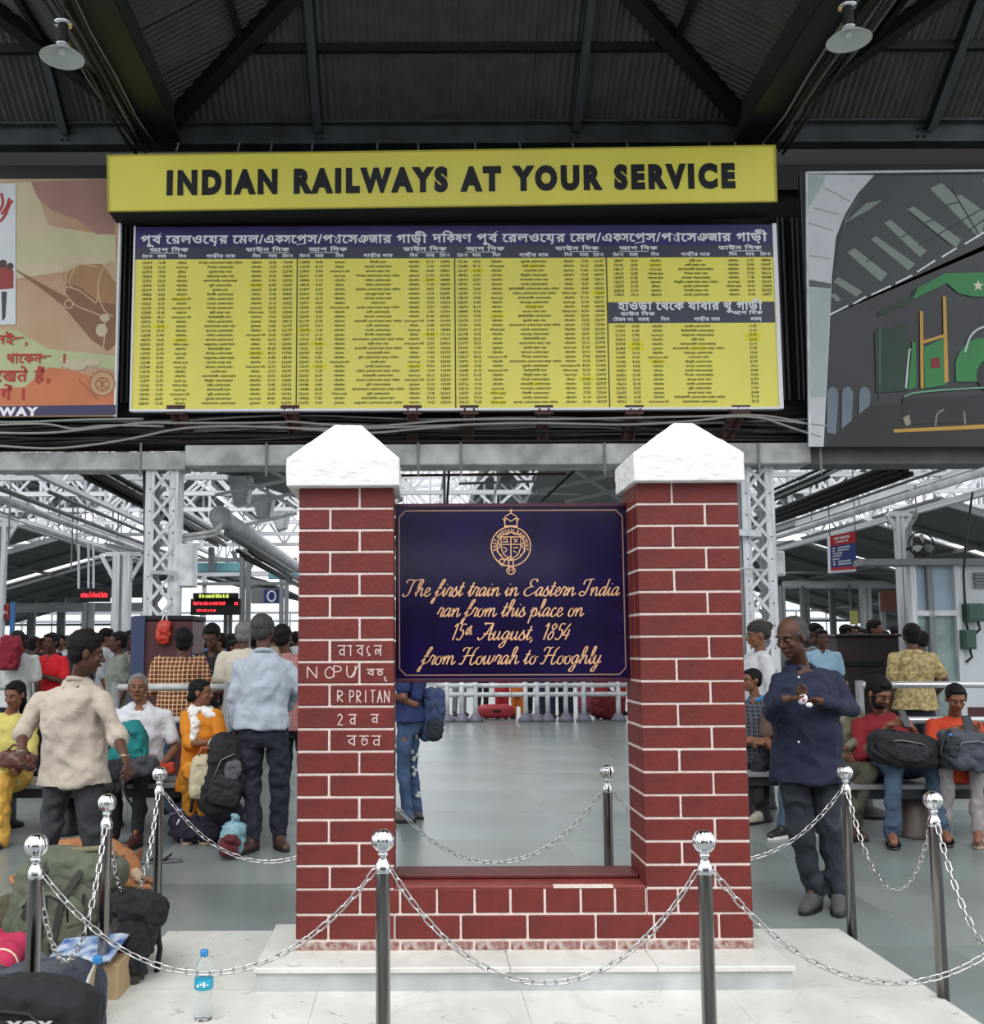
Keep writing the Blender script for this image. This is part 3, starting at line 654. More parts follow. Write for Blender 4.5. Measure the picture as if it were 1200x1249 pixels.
# ---------------------------------------------------------------- right poster: the green engine in a shed
pr = empty('engine_poster', at(1120, 545, YP), 'big dark poster of a green steam engine under a shed roof, right of the timetable', 'poster')
xa, xb = at(983, 400, YP).x, at(1420, 400, YP).x
MB().box(xa, xb, YP, YP + .05, at(1100, 545, YP).z, at(1100, 211, YP).z).build('sheet', mat('poster_dark', (52, 54, 58), .4, 0, .3, 1.2, 0, 10, (36, 38, 42)), pr)
P = Printed(pr, YP)
P.poly('tint', (84, 90, 98), [(1062, 216), (1160, 214), (1120, 240), (1040, 300), (1022, 320), (1030, 265)])
P.poly('tint', (66, 68, 72), [(1010, 385), (1420, 200), (1420, 212), (1160, 213), (1062, 216), (1036, 262), (1022, 300), (1016, 340), (1010, 386)])
g = (128, 140, 136)
SL = [((1134, 230), (1148, 223), (1200, 272), (1196, 292)), ((1104, 256), (1114, 252), (1172, 292), (1166, 302)), ((1078, 272), (1086, 268), (1130, 306), (1122, 314)), ((1062, 292), (1068, 288), (1116, 322), (1108, 330)), ((1033, 308), (1042, 303), (1082, 334), (1074, 344)), ((1016, 344), (1022, 338), (1052, 356), (1044, 362)), ((1030, 272), (1056, 248), (1076, 244), (1060, 256)), ((1030, 290), (1050, 270), (1052, 268), (1046, 274)), ((1160, 240), (1172, 238), (1260, 300), (1250, 310)), ((1012, 360), (1018, 358), (1026, 366), (1020, 368)), ((1196, 220), (1212, 218), (1300, 270), (1290, 284))]
P.poly('skylight_print', g, *SL)
P.lines('glazing_bar', (30, 32, 36), 1.4, [(1150, 252), (1170, 246)], [(1128, 272), (1138, 268)], [(1098, 290), (1108, 284)], [(1056, 320), (1066, 312)], [(1180, 282), (1200, 268)], [(1120, 300), (1240, 230)], [(1160, 230), (1196, 290)], [(1106, 256), (1160, 300)])
P.lines('sky_gap', (220, 226, 230), 2.2, [(1012, 384), (1034, 373)], [(1040, 371), (1056, 362)], [(1062, 360), (1086, 349)], [(1092, 346), (1112, 336)], [(1118, 332), (1140, 318)], [(1148, 314), (1166, 303)], [(1176, 298), (1206, 280)])
P.poly('arch_print', (206, 208, 214), [(984, 213), (1066, 214), (1046, 236), (1030, 262), (1019, 290), (1014, 340), (1010, 430), (1004, 545), (987, 545), (984, 400)])
P.poly('arch_print', (172, 186, 184), [(983, 214), (1008, 214), (998, 235), (984, 256)], [(984, 352), (1013, 350), (1006, 484), (987, 486)])
P.poly('arch_shade', (96, 100, 108), [(984, 341), (1013, 346), (1013, 352), (984, 350)])
P.lines('arch_joint', (150, 120, 126), 1, [(985, 272), (1016, 282)], [(992, 254), (1022, 262)], [(1002, 228), (1036, 246)], [(986, 312), (1012, 316)])
for x in (1015, 1033, 1054): P.poly('window_print', (110, 122, 134), [(x - 7, 528), (x - 7, 482)] + circ(x, 482, 7, 10, 180, 0, 8) + [(x + 6, 500), (x + 4, 530)])
P.poly('ground_print', (40, 38, 38), [(1005, 545), (1030, 520), (1060, 495), (1420, 470), (1420, 545)])
G = (44, 128, 66); GD = (28, 56, 40)
P.poly('green_print', GD, [(1070, 380), (1110, 362), (1115, 352), (1112, 368), (1072, 386)], [(1066, 404), (1106, 396), (1110, 476), (1068, 480)])
P.poly('green_print', G, [(1112, 366), (1118, 352), (1152, 334), (1420, 326), (1420, 366), (1184, 362), (1168, 358), (1154, 346)], [(1126, 424), (1154, 411), (1154, 470), (1127, 474)], [(1107, 476), (1112, 416), (1116, 420), (1117, 472)], [(1165, 466)] + circ(1200, 450, 36, 38, 170, 90, 8) + [(1420, 412), (1420, 466)])
P.poly('gold_print', (196, 150, 62), [(1121, 380), (1125, 380), (1126, 474), (1122, 474)], [(1149, 362), (1153, 362), (1156, 466), (1151, 467)], [(1124, 416), (1154, 407), (1154, 411), (1124, 420)], [(1088, 524), (1200, 518), (1420, 510), (1420, 514), (1200, 523), (1090, 528)])
P.poly('dark_print', (34, 36, 40), circ(1216, 458, 26, 24), [(1100, 486), (1420, 474), (1420, 508), (1100, 518)])
P.poly('star_print', (214, 206, 180), [(1192 + (7 if i % 2 == 0 else 3) * math.sin(R(36 * i)), 349 - (7 if i % 2 == 0 else 3) * math.cos(R(36 * i))) for i in range(10)])
P.poly('red_print', (130, 34, 36), [(1134, 438), (1145, 436), (1146, 449), (1135, 450)])
P.lines('pale_line', (190, 196, 196), 2.5, [(1176, 430), (1182, 412), (1192, 402), (1210, 396)], [(1104, 474), (1108, 430), (1110, 428)]); P.lines('pale_line', (110, 170, 130), 2, [(1102, 484), (1150, 476), (1420, 462)], [(1072, 400), (1072, 470)][:2])
P.lines('dark_line', (70, 72, 76), 1.5, [(1072, 400), (1072, 486)]); P.lines('pipe_print', (120, 122, 122), 2.5, [(1140, 520), (1142, 506), (1150, 500)], [(1176, 518), (1175, 502)]); P.poly('skirt_print', (150, 140, 120), [(1100, 510), (1108, 506), (1110, 518), (1104, 520)])
edge = MB()
for a, b in (((983, 211), (1420, 206)), ((983, 211), (987, 545))): MB().beam(at(a[0], a[1], YP - .02), at(b[0], b[1], YP - .02), .02, .03, Vector((0, 1, 0))).build('edge', M['white_steel'], pr)
# ---------------------------------------------------------------- marble platform and plinth
ZP = .105
YF, YK = 3.45, at(600, 1134, 5).y
yk = gnd(600, 1134, ZP).y; xl = gnd(206, 1134, ZP).x; xr = gnd(1025, 1134, ZP).x
pf = empty('marble_platform', ((xl + xr) / 2, (YF + yk) / 2, 0), 'low white marble platform under the brick monument', 'platform')
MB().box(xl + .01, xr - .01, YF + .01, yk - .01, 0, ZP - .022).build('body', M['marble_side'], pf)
nx_, ny_ = 4, 2
for i in range(nx_):
    for j in range(ny_):
        x0, x1 = xl + (xr - xl) * i / nx_, xl + (xr - xl) * (i + 1) / nx_; y0, y1 = YF + (yk - YF) * j / ny_, YF + (yk - YF) * (j + 1) / ny_
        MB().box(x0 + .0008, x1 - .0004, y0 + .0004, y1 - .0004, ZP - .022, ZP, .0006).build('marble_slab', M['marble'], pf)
ap = gnd(1110, 1190)
y0 = gnd(600, 1210, ZP).y; ZT = .2025; y1 = gnd(620, 1126, ZT).y; x0 = gnd(309, 1180, ZT).x; x1 = gnd(973, 1180, ZT).x
pp = empty('plinth', ((x0 + x1) / 2, (y0 + y1) / 2, ZP), 'pale marble plinth step directly under the brick pillars', 'plinth')
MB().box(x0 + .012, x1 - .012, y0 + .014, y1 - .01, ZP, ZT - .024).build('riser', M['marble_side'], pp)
xm = at(803, 1200, y0).x
for a, b in ((x0, .37), (.37, xm), (xm, x1)):
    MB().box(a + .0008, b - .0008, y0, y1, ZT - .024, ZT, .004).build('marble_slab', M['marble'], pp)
# ---------------------------------------------------------------- brick monument
YW = gnd(640, 1160, ZT).y; YB2 = YW + .32
mo = empty('brick_monument', ((at(361, 1100, YW).x + at(920, 1100, YW).x) / 2, YW + .16, ZT), 'red painted brick monument with two capped pillars on a marble plinth', 'monument')
lx0, lx1, rx0, rx1 = at(361, 1100, YW).x, at(481, 1100, YW).x, at(788, 1080, YW).x, at(919, 1140, YW).x
zrow = lambda py: at(640, py, YW).z
z1_, z2_, z3_ = zrow(1146.5), zrow(1115), zrow(1084)
_bk = {}
MIDX = 0
def brick(x0, x1, y0, y1, z0, z1, m='brick'):
    key = (round(x1 - x0, 3), round(y1 - y0, 3), round(z1 - z0, 3), m)
    if key not in _bk:
        a, b, c = key[:3]; t = MB().box(-a / 2, a / 2, -b / 2, b / 2, -c / 2, c / 2, .004).build('brick', M[m], origin=(0, 0, 0)); _bk[key] = t.data; bpy.data.objects.remove(t)
    o = share('brick', _bk[key], mo, Vector(((x0 + x1) / 2, (y0 + y1) / 2 - random.random() * .002, (z0 + z1) / 2)) - wloc(mo)); o.rotation_euler = (random.uniform(-.004, .004), random.uniform(-.003, .003), random.uniform(-.003, .003))
MJ = .0088
def pillar(xa, xb, joints, ztop, ext={}):
    """courses: list of z; joints: fraction of the vertical joint in each course"""
    MB().box(xa + .003, xb - .003, YW + .003, YB2 - .003, ZT, ztop).build('mortar_core', M['mortar'], mo)
    zs = [ZT, z1_, z2_, z3_]; 
    n_ = round((ztop - z3_) / .0995); zs += [z3_ + (ztop - z3_) * (i + 1) / n_ for i in range(n_)]
    for i in range(len(zs) - 1):
        a, b = zs[i] + MJ / 2, zs[i + 1] - MJ / 2; j = joints(i); w = xb - xa; ea, eb = ext.get(i, (xa, xb)); xs = [ea] + ([xa + w * t for t in j]) + [eb]; k = 'brick_worn' if i == 0 else 'brick'
        for p_, q_ in zip(xs, xs[1:]): brick(p_ + (MJ / 2 if p_ != xa else 0), q_ - (MJ / 2 if q_ != xb else 0), YW, YW + .1, a, b, k)
        for xq in (xa, xb - .1):                      # flank and back bricks
            if i % 2: brick(xq, xq + .1, YW + .1 + MJ, YB2, a, b, k)
            else: brick(xq, xq + .1, YW + .1 + MJ, YW + .2, a, b, k); brick(xq, xq + .1, YW + .2 + MJ, YB2, a, b, k)
        brick(xa + .1 + MJ, xb - .1 - MJ, YB2 - .1, YB2, a, b, k)
    return zs
ztopL, ztopR = at(420, 594, YW).z, at(840, 588, YW).z
def jl(i): return (.33,) if i % 2 == 0 and i != 2 and i != 0 else (.65,) if i else (.47, .63)[1:]
def jl(i): return {0: (.64,), 1: (.33,), 2: (.65,), 3: (.34,), 10: ()}.get(i, (.64,) if i % 2 == 0 else (.33,))
def jr(i): return {0: (.39,), 1: (.68,), 2: (.30,), 3: (.66,), 14: (), 16: (.35,), 7: (.67,)}.get(i, (.35,) if i % 2 == 0 else (.67,))
XW = lambda px, py=1130: at(px, py, YW).x
x488, x798 = XW(488), XW(798)
zsl = pillar(lx0, lx1, jl, ztopL, {0: (lx0, x488), 1: (lx0, lx1 + 1e-5), 2: (lx0, x488)}); zsr = pillar(rx0, rx1, jr, ztopR, {0: (rx0 + 1e-5, rx1), 1: (x798, rx1), 2: (rx0 + 1e-5, rx1)})
MB().box(lx1, rx0, YW + .003, YB2 - .01, ZT, z3_ - .002).build('mortar_core', M['mortar'], mo)
XW = lambda px, py=1130: at(px, py, YW).x
for zr, js, k in (((ZT, z1_), (488, 531.5, 578, 621.5, 665, 709, 752), 'brick_worn'), ((z1_, z2_), (562, 643.5, 726.7), 'brick'), ((z2_, z3_), (488, 533, 579, 623, 665, 709, 751), 'brick')):
    xs = [XW(j) for j in js] + [rx0] if zr[0] != z1_ else [lx1] + [XW(j) for j in js] + [x798]
    for p_, q_ in zip(xs, xs[1:]): brick(p_ + MJ / 2, q_ - MJ / 2, YW, YW + .12, zr[0] + MJ / 2, zr[1] - (MJ / 2 if zr[1] != z3_ else 0), k)
sill = mat('sill_paint', (132, 56, 50), .5, 0, .2, 14, .3, 30, (116, 44, 40))
MB().box(lx1, rx0, YW, YW + .2, z3_ - .002, z3_ + .012, .004).build('ledge', sill, mo)
zs4 = at(640, 1062, YW + .2).z
MB().box(lx1 + .003, rx0 - .003, YW + .13, YB2 - .01, z3_ + .012, zs4, .006).build('back_sill', mat('sill_face', (96, 34, 34), .5, 0, .3, 10, .3, 30), mo)
mb = MB(); a = at(675, 1084, YW).x; b = at(748, 1084, YW).x
mb.prism([(a + (b - a) * i / 10, z3_ + .0122 + .0006 * (i % 2)) for i in range(11)] + [(b, z3_ + .002), (a, z3_ + .002)], YW - .0015, YW + .03 ); mb.build('paint_chip', M['mortar'], mo)
# caps: slab with a rounded, blunt pyramid above, plastered by hand
def cap(xa, xb, yb, pyt, pxs, label):
    """xa,xb slab ends; yb bottom; pxs = apex ends; pyt = apex row"""
    y0, y1 = YW - .055, YB2 + .06; zs0 = yb[0]; zs1 = yb[1]; cx0, cx1 = at(pxs[0], pyt, YW + .15).x, at(pxs[1], pyt, YW + .15).x; za = at(sum(pxs) / 2, pyt, YW + .15).z
    bm = bmesh.new(); P = [(xa, y0, zs0), (xb, y0, zs0), (xb, y1, zs0), (xa, y1, zs0), (xa, y0, zs1), (xb, y0, zs1), (xb, y1, zs1), (xa, y1, zs1), (cx0, YW + .1, za), (cx1, YW + .1, za), (cx1, YW + .2, za), (cx0, YW + .2, za)]
    vs = [bm.verts.new(p) for p in P]
    for f in ((3, 2, 1, 0), (0, 1, 5, 4), (1, 2, 6, 5), (2, 3, 7, 6), (3, 0, 4, 7), (4, 5, 9, 8), (5, 6, 10, 9), (6, 7, 11, 10), (7, 4, 8, 11), (8, 9, 10, 11)): bm.faces.new([vs[i] for i in f])
    bmesh.ops.bevel(bm, geom=bm.edges[:], offset=.004, segments=1, affect='EDGES'); bmesh.ops.triangulate(bm, faces=bm.faces[:]); bmesh.ops.subdivide_edges(bm, edges=[e for e in bm.edges if e.calc_length() > .1], cuts=11, use_grid_fill=True)
    o = MB().bm(bm).build('capstone', M['plaster'], mo, label=label); unevenly(o, .007, .03); return o
cap(at(349, 575, YW - .055).x, at(487, 575, YW - .055).x, (ztopL - .003, at(420, 559, YW - .055).z), 521, (409, 441), 'white plastered pyramid cap of the left pillar')
cap(at(773, 572, YW - .055).x, at(908, 572, YW - .055).x, (ztopR - .003, at(840, 552, YW - .055).z), 519, (818, 842), 'white plastered pyramid cap of the right pillar')
# chalk writing on the left pillar
mb = MB(); yc = YW - .0035
def hand(x, y, w, h, strokes):
    """pen strokes in a unit box, placed by pixel on the pillar front"""
    for s_ in strokes:
        q = [at(x + a * w, y - b * h, YW) for a, b in (curve(s_, 4) if len(s_) > 2 else s_)]; stroke(mb, [(v.x, v.z) for v in q], .0052, yc)
L_ = {'N': [[(0, 0), (0, 1)], [(0, 1), (.8, 0)], [(.8, 0), (.8, 1)]], 'O': [[(.45, 1), (.05, .6), (.2, .05), (.7, .1), (.8, .6), (.45, 1)]], 'P': [[(.1, 0), (.1, 1)], [(.1, 1), (.7, .9), (.7, .55), (.1, .45)]], 'U': [[(0, 1), (.05, .2), (.4, 0), (.75, .3), (.8, 1)]], '/': [[(0, 0), (.8, 1)]],
      'R': [[(.1, 0), (.1, 1)], [(.1, 1), (.7, .85), (.6, .55), (.1, .5)], [(.1, .5), (.8, 0)]], 'I': [[(.4, 0), (.4, 1)]], 'T': [[(.4, 0), (.4, 1)], [(0, 1), (.85, 1)]], 'A': [[(0, 0), (.4, 1)], [(.4, 1), (.8, 0)], [(.15, .4), (.65, .4)]], 'M': [[(0, 0), (.1, 1)], [(.1, 1), (.45, .3)], [(.45, .3), (.8, 1)], [(.8, 1), (.9, 0)]],
      'n': [[(-.1, .95), (1, .95)], [(.75, .95), (.75, 0)], [(.75, .5), (.4, .6), (.15, .35), (.35, .1), (.6, .2)]], 'a': [[(-.1, .95), (.6, .95)], [(.4, .95), (.4, 0)]], 'b': [[(-.1, .95), (1, .95)], [(.75, .95), (.75, 0)], [(.75, .8), (.1, .45), (.75, .1)]], 'e': [[(.5, .9), (.2, .7), (.3, .3), (.6, .1), (.3, 0)]], 'l': [[(-.1, .95), (1, .95)], [(.8, .95), (.8, 0)], [(.8, .5), (.6, .6), (.5, .2), (.4, .6), (.1, .5), (.2, .1)]], '2': [[(.1, .8), (.4, 1), (.7, .7), (.1, 0)], [(.1, 0), (.8, 0)]], 't': [[(-.1, .95), (1, .95)], [(.5, .95), (.2, .5), (.4, .1), (.8, .3), (.7, .7), (.4, .5)]]}
def word(s_, x, y, w, h, gap=3):
    for c in s_:
        if c in L_: hand(x, y, w, h, L_[c])
        x += w + gap
word('NO', 375, 827, 14, 14, 7); word('PU', 406, 826, 13, 14, 4); word('/', 428, 826, 12, 15); word('bt', 448, 824, 9, 8, 2); word('e', 468, 831, 6, 6)
word('nabel', 413, 800, 9, 13, 2); word('R', 411, 856, 9, 14); word('PRITAN', 426, 857, 7, 15, 1.6); word('2n', 411, 884, 9, 13, 6); word('n', 453, 882, 9, 11); word('btn', 424, 910, 11, 13, 4)
mb.build('chalk_writing', mat('chalk', (205, 180, 176), .9), mo)
# ---------------------------------------------------------------- the plaque
YQ = YB2 - .09
px0, px1, pz0, pz1 = lx1 + .002, rx0 - .002, at(625, 832, YQ).z, at(625, 614, YQ).z
pq = empty('plaque', ((px0 + px1) / 2, YQ, pz0), 'glossy navy plaque with gold script and a crest, between the brick pillars', 'plaque')
MB().box(px0, px1, YQ, YQ + .03, pz0, pz1, .003).build('panel', M['navy_plaque'], pq)
for a, b, c, d in ((px0, px1, pz1 - .018, pz1), (px0, px1, pz0, pz0 + .018)): MB().box(a, b, YQ - .008, YQ + .034, c, d, .003).build('frame_strip', M['plaque_edge'], pq)
mb = MB(); e_ = .016; ya = YQ - .002
A_, B_, C_, D_ = px0 + .018, px1 - .018, pz0 + .034, pz1 - .034; c_ = .03
loop = [(A_ + c_, C_)] + [(B_ - c_ * 1.0, C_)] + [(B_ - c_ + c_ * math.sin(R(t)) * .0 - 0, C_) for t in ()] + [(B_, C_ + c_)] + [(B_, D_ - c_), (B_ - c_, D_), (A_ + c_, D_), (A_, D_ - c_), (A_, C_ + c_), (A_ + c_, C_)]
for p_, q_ in zip(loop, loop[1:]): stroke(mb, [p_, q_], .0055, ya)
mb.build('border_line', mat('dull_gold', (150, 112, 96), .5), pq)
# script letters: centre lines in a box one x-height tall; the slant is added when placed
S_ = {
 'T': (1.15, [[(.0, 1.55), (.15, 1.95), (.75, 1.85), (1.3, 2.0)], [(.75, 1.85), (.6, 1.2), (.5, .3), (.25, .0), (.0, .1), (.05, .35)]]),
 'h': (.85, [[(-.05, .3), (.35, 1.3), (.4, 1.9), (.22, 1.9), (.12, 1.2), (.1, .0)], [(.1, .3), (.35, .9), (.55, .9), (.55, .3), (.65, .02), (.9, .35)]]),
 'e': (.62, [[(-.05, .3), (.3, .5), (.45, .8), (.28, 1.0), (.1, .7), (.12, .15), (.35, .0), (.65, .35)]]),
 'f': (.62, [[(-.1, .3), (.35, 1.2), (.55, 1.85), (.4, 1.95), (.25, 1.4), (.1, .2), (-.05, -.75), (-.2, -.7), (-.05, -.2), (.25, .1), (.6, .35)], [(.02, .95), (.45, .95)]]),
 'i': (.42, [[(-.05, .3), (.15, 1.0), (.12, .3), (.2, .0), (.45, .35)], [(.24, 1.35), (.28, 1.42)]]),
 'r': (.55, [[(-.05, .3), (.15, 1.05), (.3, .95), (.45, .9), (.32, .3), (.38, .0), (.6, .35)]]),
 's': (.56, [[(-.05, .3), (.12, .7), (.26, 1.12)], [(.26, 1.12), (.27, .8), (.42, .42), (.36, .03), (.14, -.02), (.05, .16)], [(.38, .05), (.6, .35)]]),
 't': (.48, [[(-.05, .3), (.2, 1.0), (.28, 1.6)], [(.28, 1.6), (.15, .4), (.2, .0), (.5, .35)], [(.0, 1.1), (.45, 1.1)]]),
 'a': (.78, [[(.55, .9), (.3, 1.0), (.05, .5), (.15, .0), (.4, .3), (.58, .95)], [(.58, .95), (.5, .3), (.58, .0), (.8, .35)]]),
 'n': (.85, [[(-.02, .6), (.12, .98), (.12, .0)], [(.12, .3), (.38, .95), (.55, .85), (.55, .25), (.65, .0), (.88, .35)]]),
 'm': (1.2, [[(-.02, .6), (.12, .98), (.12, .0)], [(.12, .3), (.35, .95), (.48, .85), (.47, .0)], [(.47, .3), (.7, .95), (.88, .85), (.88, .25), (1.0, .0), (1.22, .35)]]),
 'o': (.66, [[(.4, .98), (.1, .75), (.08, .15), (.35, .0), (.52, .4), (.4, .98), (.45, .8), (.7, .85)]]),
 'u': (.8, [[(-.05, .5), (.12, 1.0), (.08, .25), (.22, .0), (.5, .5)], [(.52, 1.0), (.48, .25), (.58, .0), (.82, .35)]]),
 'p': (.75, [[(-.02, .5), (.14, 1.05), (.0, -.8)], [(.1, .4), (.35, .98), (.52, .6), (.4, .05), (.15, .1)], [(.4, .05), (.78, .3)]]),
 'l': (.42, [[(-.05, .3), (.28, 1.2), (.36, 1.9), (.2, 1.9), (.12, .9), (.14, .1), (.25, .0), (.45, .35)]]),
 'c': (.58, [[(.42, .85), (.25, 1.0), (.06, .6), (.12, .05), (.35, .0), (.6, .35)]]),
 'w': (1.1, [[(-.05, .5), (.1, 1.0)], [(.1, 1.0), (.07, .3), (.18, .0), (.4, .3), (.52, 1.0)], [(.52, 1.0), (.48, .3), (.6, .0), (.82, .35), (.9, 1.0), (.95, .85), (1.14, .85)]]),
 'g': (.74, [[(.52, .9), (.3, 1.0), (.05, .5), (.18, .0), (.4, .3), (.55, .95)], [(.55, .95), (.42, -.4), (.2, -.85), (.0, -.7), (.2, -.3), (.75, .3)]]),
 'y': (.76, [[(-.05, .5), (.12, 1.0), (.08, .25), (.25, .0), (.5, .6)], [(.55, 1.0), (.42, -.3), (.2, -.85), (.0, -.7), (.2, -.3), (.75, .3)]]),
 'd': (.78, [[(.52, .9), (.3, 1.0), (.05, .5), (.15, .0), (.4, .3), (.56, .9)], [(.68, 1.95), (.5, .3), (.58, .0), (.8, .35)]]),
 'E': (1.15, [[(1.0, 1.6), (.95, 1.9), (.55, 1.9), (.4, 1.5), (.6, 1.1), (.8, 1.1)], [(.6, 1.1), (.1, .75), (.1, .2), (.45, .0), (.85, .25), (1.1, .5)]]),
 'I': (.95, [[(.1, 1.3), (.2, 1.8), (.6, 1.9), (1.0, 1.95)], [(.72, 1.9), (.6, 1.0), (.45, .15), (.15, .0), (-.1, .25), (.1, .5), (.5, .3)]]),
 'A': (1.2, [[(-.1, .3), (.1, .0), (.4, .4), (.75, 1.3), (.95, 1.95)], [(.95, 1.95), (.9, .9), (.9, .1), (1.05, .0), (1.25, .35)], [(.3, .75), (.9, .7), (1.1, .8)], [(.35, 1.75), (.2, 1.95), (.6, 1.9), (.9, 1.95)]]),
 'H': (1.4, [[(-.05, 1.5), (.1, 1.9), (.5, 1.85), (.75, 1.95)], [(.5, 1.85), (.35, .9), (.15, .05), (-.1, .1)], [(1.3, 1.95), (1.05, 1.6), (.9, .6), (.95, .05), (1.15, .0), (1.4, .35)], [(.1, .9), (.6, 1.0), (1.1, 1.0)]]),
 '1': (.55, [[(.1, 1.5), (.4, 1.85), (.25, .0)]]), '5': (.8, [[(.8, 1.8), (.35, 1.8), (.25, 1.1)], [(.25, 1.1), (.55, 1.15), (.68, .6), (.4, .02), (.05, .2)]]),
 '8': (.85, [[(.7, 1.6), (.5, 1.85), (.28, 1.5), (.5, 1.0), (.6, .4), (.3, .0), (.08, .4), (.4, 1.0), (.75, 1.5), (.65, 1.8)]]), '4': (.85, [[(.55, 1.85), (.05, .6), (.75, .6)], [(.62, 1.2), (.42, .0)]]), ',': (.4, [[(.12, .08), (.1, -.15), (-.02, -.3)]]), ' ': (.5, []), "'": (.2, [])}
def script(mb, txt, pxa, pxb, base, xh, w=.0078):
    W_ = sum(S_[c][0] for c in txt); xa, xb = at(pxa, base, YQ).x, at(pxb, base, YQ).x; u = (xb - xa) / (W_ + .2); h = xh * YQ / FPX; x = xa; z0 = at(625, base, YQ).z
    for c in txt:
        adv, st = S_[c]
        for s_ in st: stroke(mb, [(x + a * u + b * h * .30, z0 + b * h) for a, b in (curve(s_, 5) if len(s_) > 2 else s_)], w, YQ - .0025, .55)
        x += adv * u
mb = MB()
script(mb, 'The first train in Eastern India', 491, 757, 727, 10.5); script(mb, 'ran from this place on', 533, 713, 752, 10.5)
script(mb, '15', 549, 566, 780.5, 10.5); script(mb, 'th', 567, 576, 774, 5.5, .006); script(mb, 'August,', 583, 655, 780.5, 10.5); script(mb, '1854', 660, 696, 780.5, 10.5); script(mb, 'from Howrah to Hooghly', 514, 735, 810, 10.5)
mb.build('gold_script', M['gold'], pq)
# crest: crowned belt with a shield inside
mb = MB(); cx, cy = 623.0, 666.5; rr = YQ / FPX
def cz(pts, w=.9, k=0): q = [at(a, b, YQ) for a, b in pts]; stroke(mb, [(v.x, v.z) for v in q], w * rr, YQ - .0022 - .0003 * k)
cz(circ(cx, cy, 24, 24, 0, 360, 40), 1.3); cz(circ(cx, cy, 17, 17, 0, 360, 36), 1.2)
V, F, Wd = layout('EAST INDIAN RAILWAY', 1, 1, .1, 2, .02); c0 = at(cx, cy, YQ)
mb.add([(c0.x + math.cos(R(196 - 212 * (a / Wd))) * (18.4 + b * 5.2) * rr, YQ - .0024, c0.z + math.sin(R(196 - 212 * (a / Wd))) * (18.4 + b * 5.2) * rr) for a, b in V], F)
cz([(616, 642), (615, 635), (613, 633), (618, 632.5), (623, 636), (628, 632.5), (633, 633), (631, 635), (630, 642)], 1.2); cz([(615, 642), (631, 642)], 2.2); cz([(616, 636), (616, 630), (623, 626), (630, 630), (630, 636)], 1.1); cz([(623, 626), (623, 621)], 1.3); cz([(621, 623), (625, 623)], 1.3)
cz([(611, 655), (635, 655), (635, 668), (632, 676), (623, 683), (614, 676), (611, 668), (611, 655)], 1.2); cz([(611, 664), (635, 664)], 1.1); cz([(623, 655), (623, 683)], 1.2)
for p_ in ([(613, 658), (617, 657), (619, 661)], [(626, 657), (631, 661)], [(631, 657), (627, 662)], [(613, 667), (618, 670), (615, 674)], [(626, 668), (632, 668)], [(626, 672), (630, 674)], [(613, 661), (620, 661)], [(607, 660), (609, 666), (606, 672), (612, 678)], [(639, 660), (637, 666), (640, 672), (634, 678)], [(606, 656), (610, 653)], [(640, 656), (636, 653)], [(612, 651), (618, 652), (623, 649), (628, 652), (634, 651)]): cz(curve(p_), 1.1)
cz([(615, 684), (623, 678), (626, 684), (625, 698), (623, 694), (621, 698), (620, 684)], 1.3, 1); cz(circ(623, 696, 5, 4.5), 1.2, 1); cz(circ(612, 685, 3), 1.2, 1); cz([(605, 683), (612, 690), (620, 690)], 1.2, 1)
mb.build('crest', M['gold'], pq)
# ---------------------------------------------------------------- steel bollards and chains
grid = {'F0': (45, 1017, 'front left corner bollard'), 'F1': (467, 1011, 'front bollard left of centre'), 'F2': (858, 1012, 'front bollard right of centre'), 'M0': (131, 968, 'bollard at the left side'), 'M3': (1137, 965, 'bollard at the right side'), 'B0': (195, 935, 'back left corner bollard'), 'B2': (740, 932, 'back bollard seen between the pillars'), 'B3': (1030, 933, 'back right corner bollard')}
lab = {'F0': 'steel ball-topped bollard at front left corner, beside the black bag', 'F1': 'steel ball-topped bollard in front of the left brick pillar', 'F2': 'steel ball-topped bollard in front of the right brick pillar', 'M0': 'steel ball-topped bollard before the olive rucksack, left side of platform', 'M3': 'steel ball-topped bollard midway along the right side of the platform', 'B0': 'steel ball-topped bollard at the back left corner of the platform', 'B2': 'steel ball-topped bollard behind the monument, seen between the pillars', 'B3': 'steel ball-topped bollard at back right corner, before the man in navy'}
POST = {}; HB = .915
for k, (px, py, _) in grid.items():
    d = ray(px, py); t = (HB - EYE) / d.z; POST[k] = Vector((d.x * t, d.y * t, 0))
POST['F3'] = Vector((POST['M3'].x + .02, POST['F2'].y, 0)); POST['B1'] = Vector(((POST['B0'].x + POST['B2'].x) / 2 - .02, POST['B2'].y, 0))
bp = None
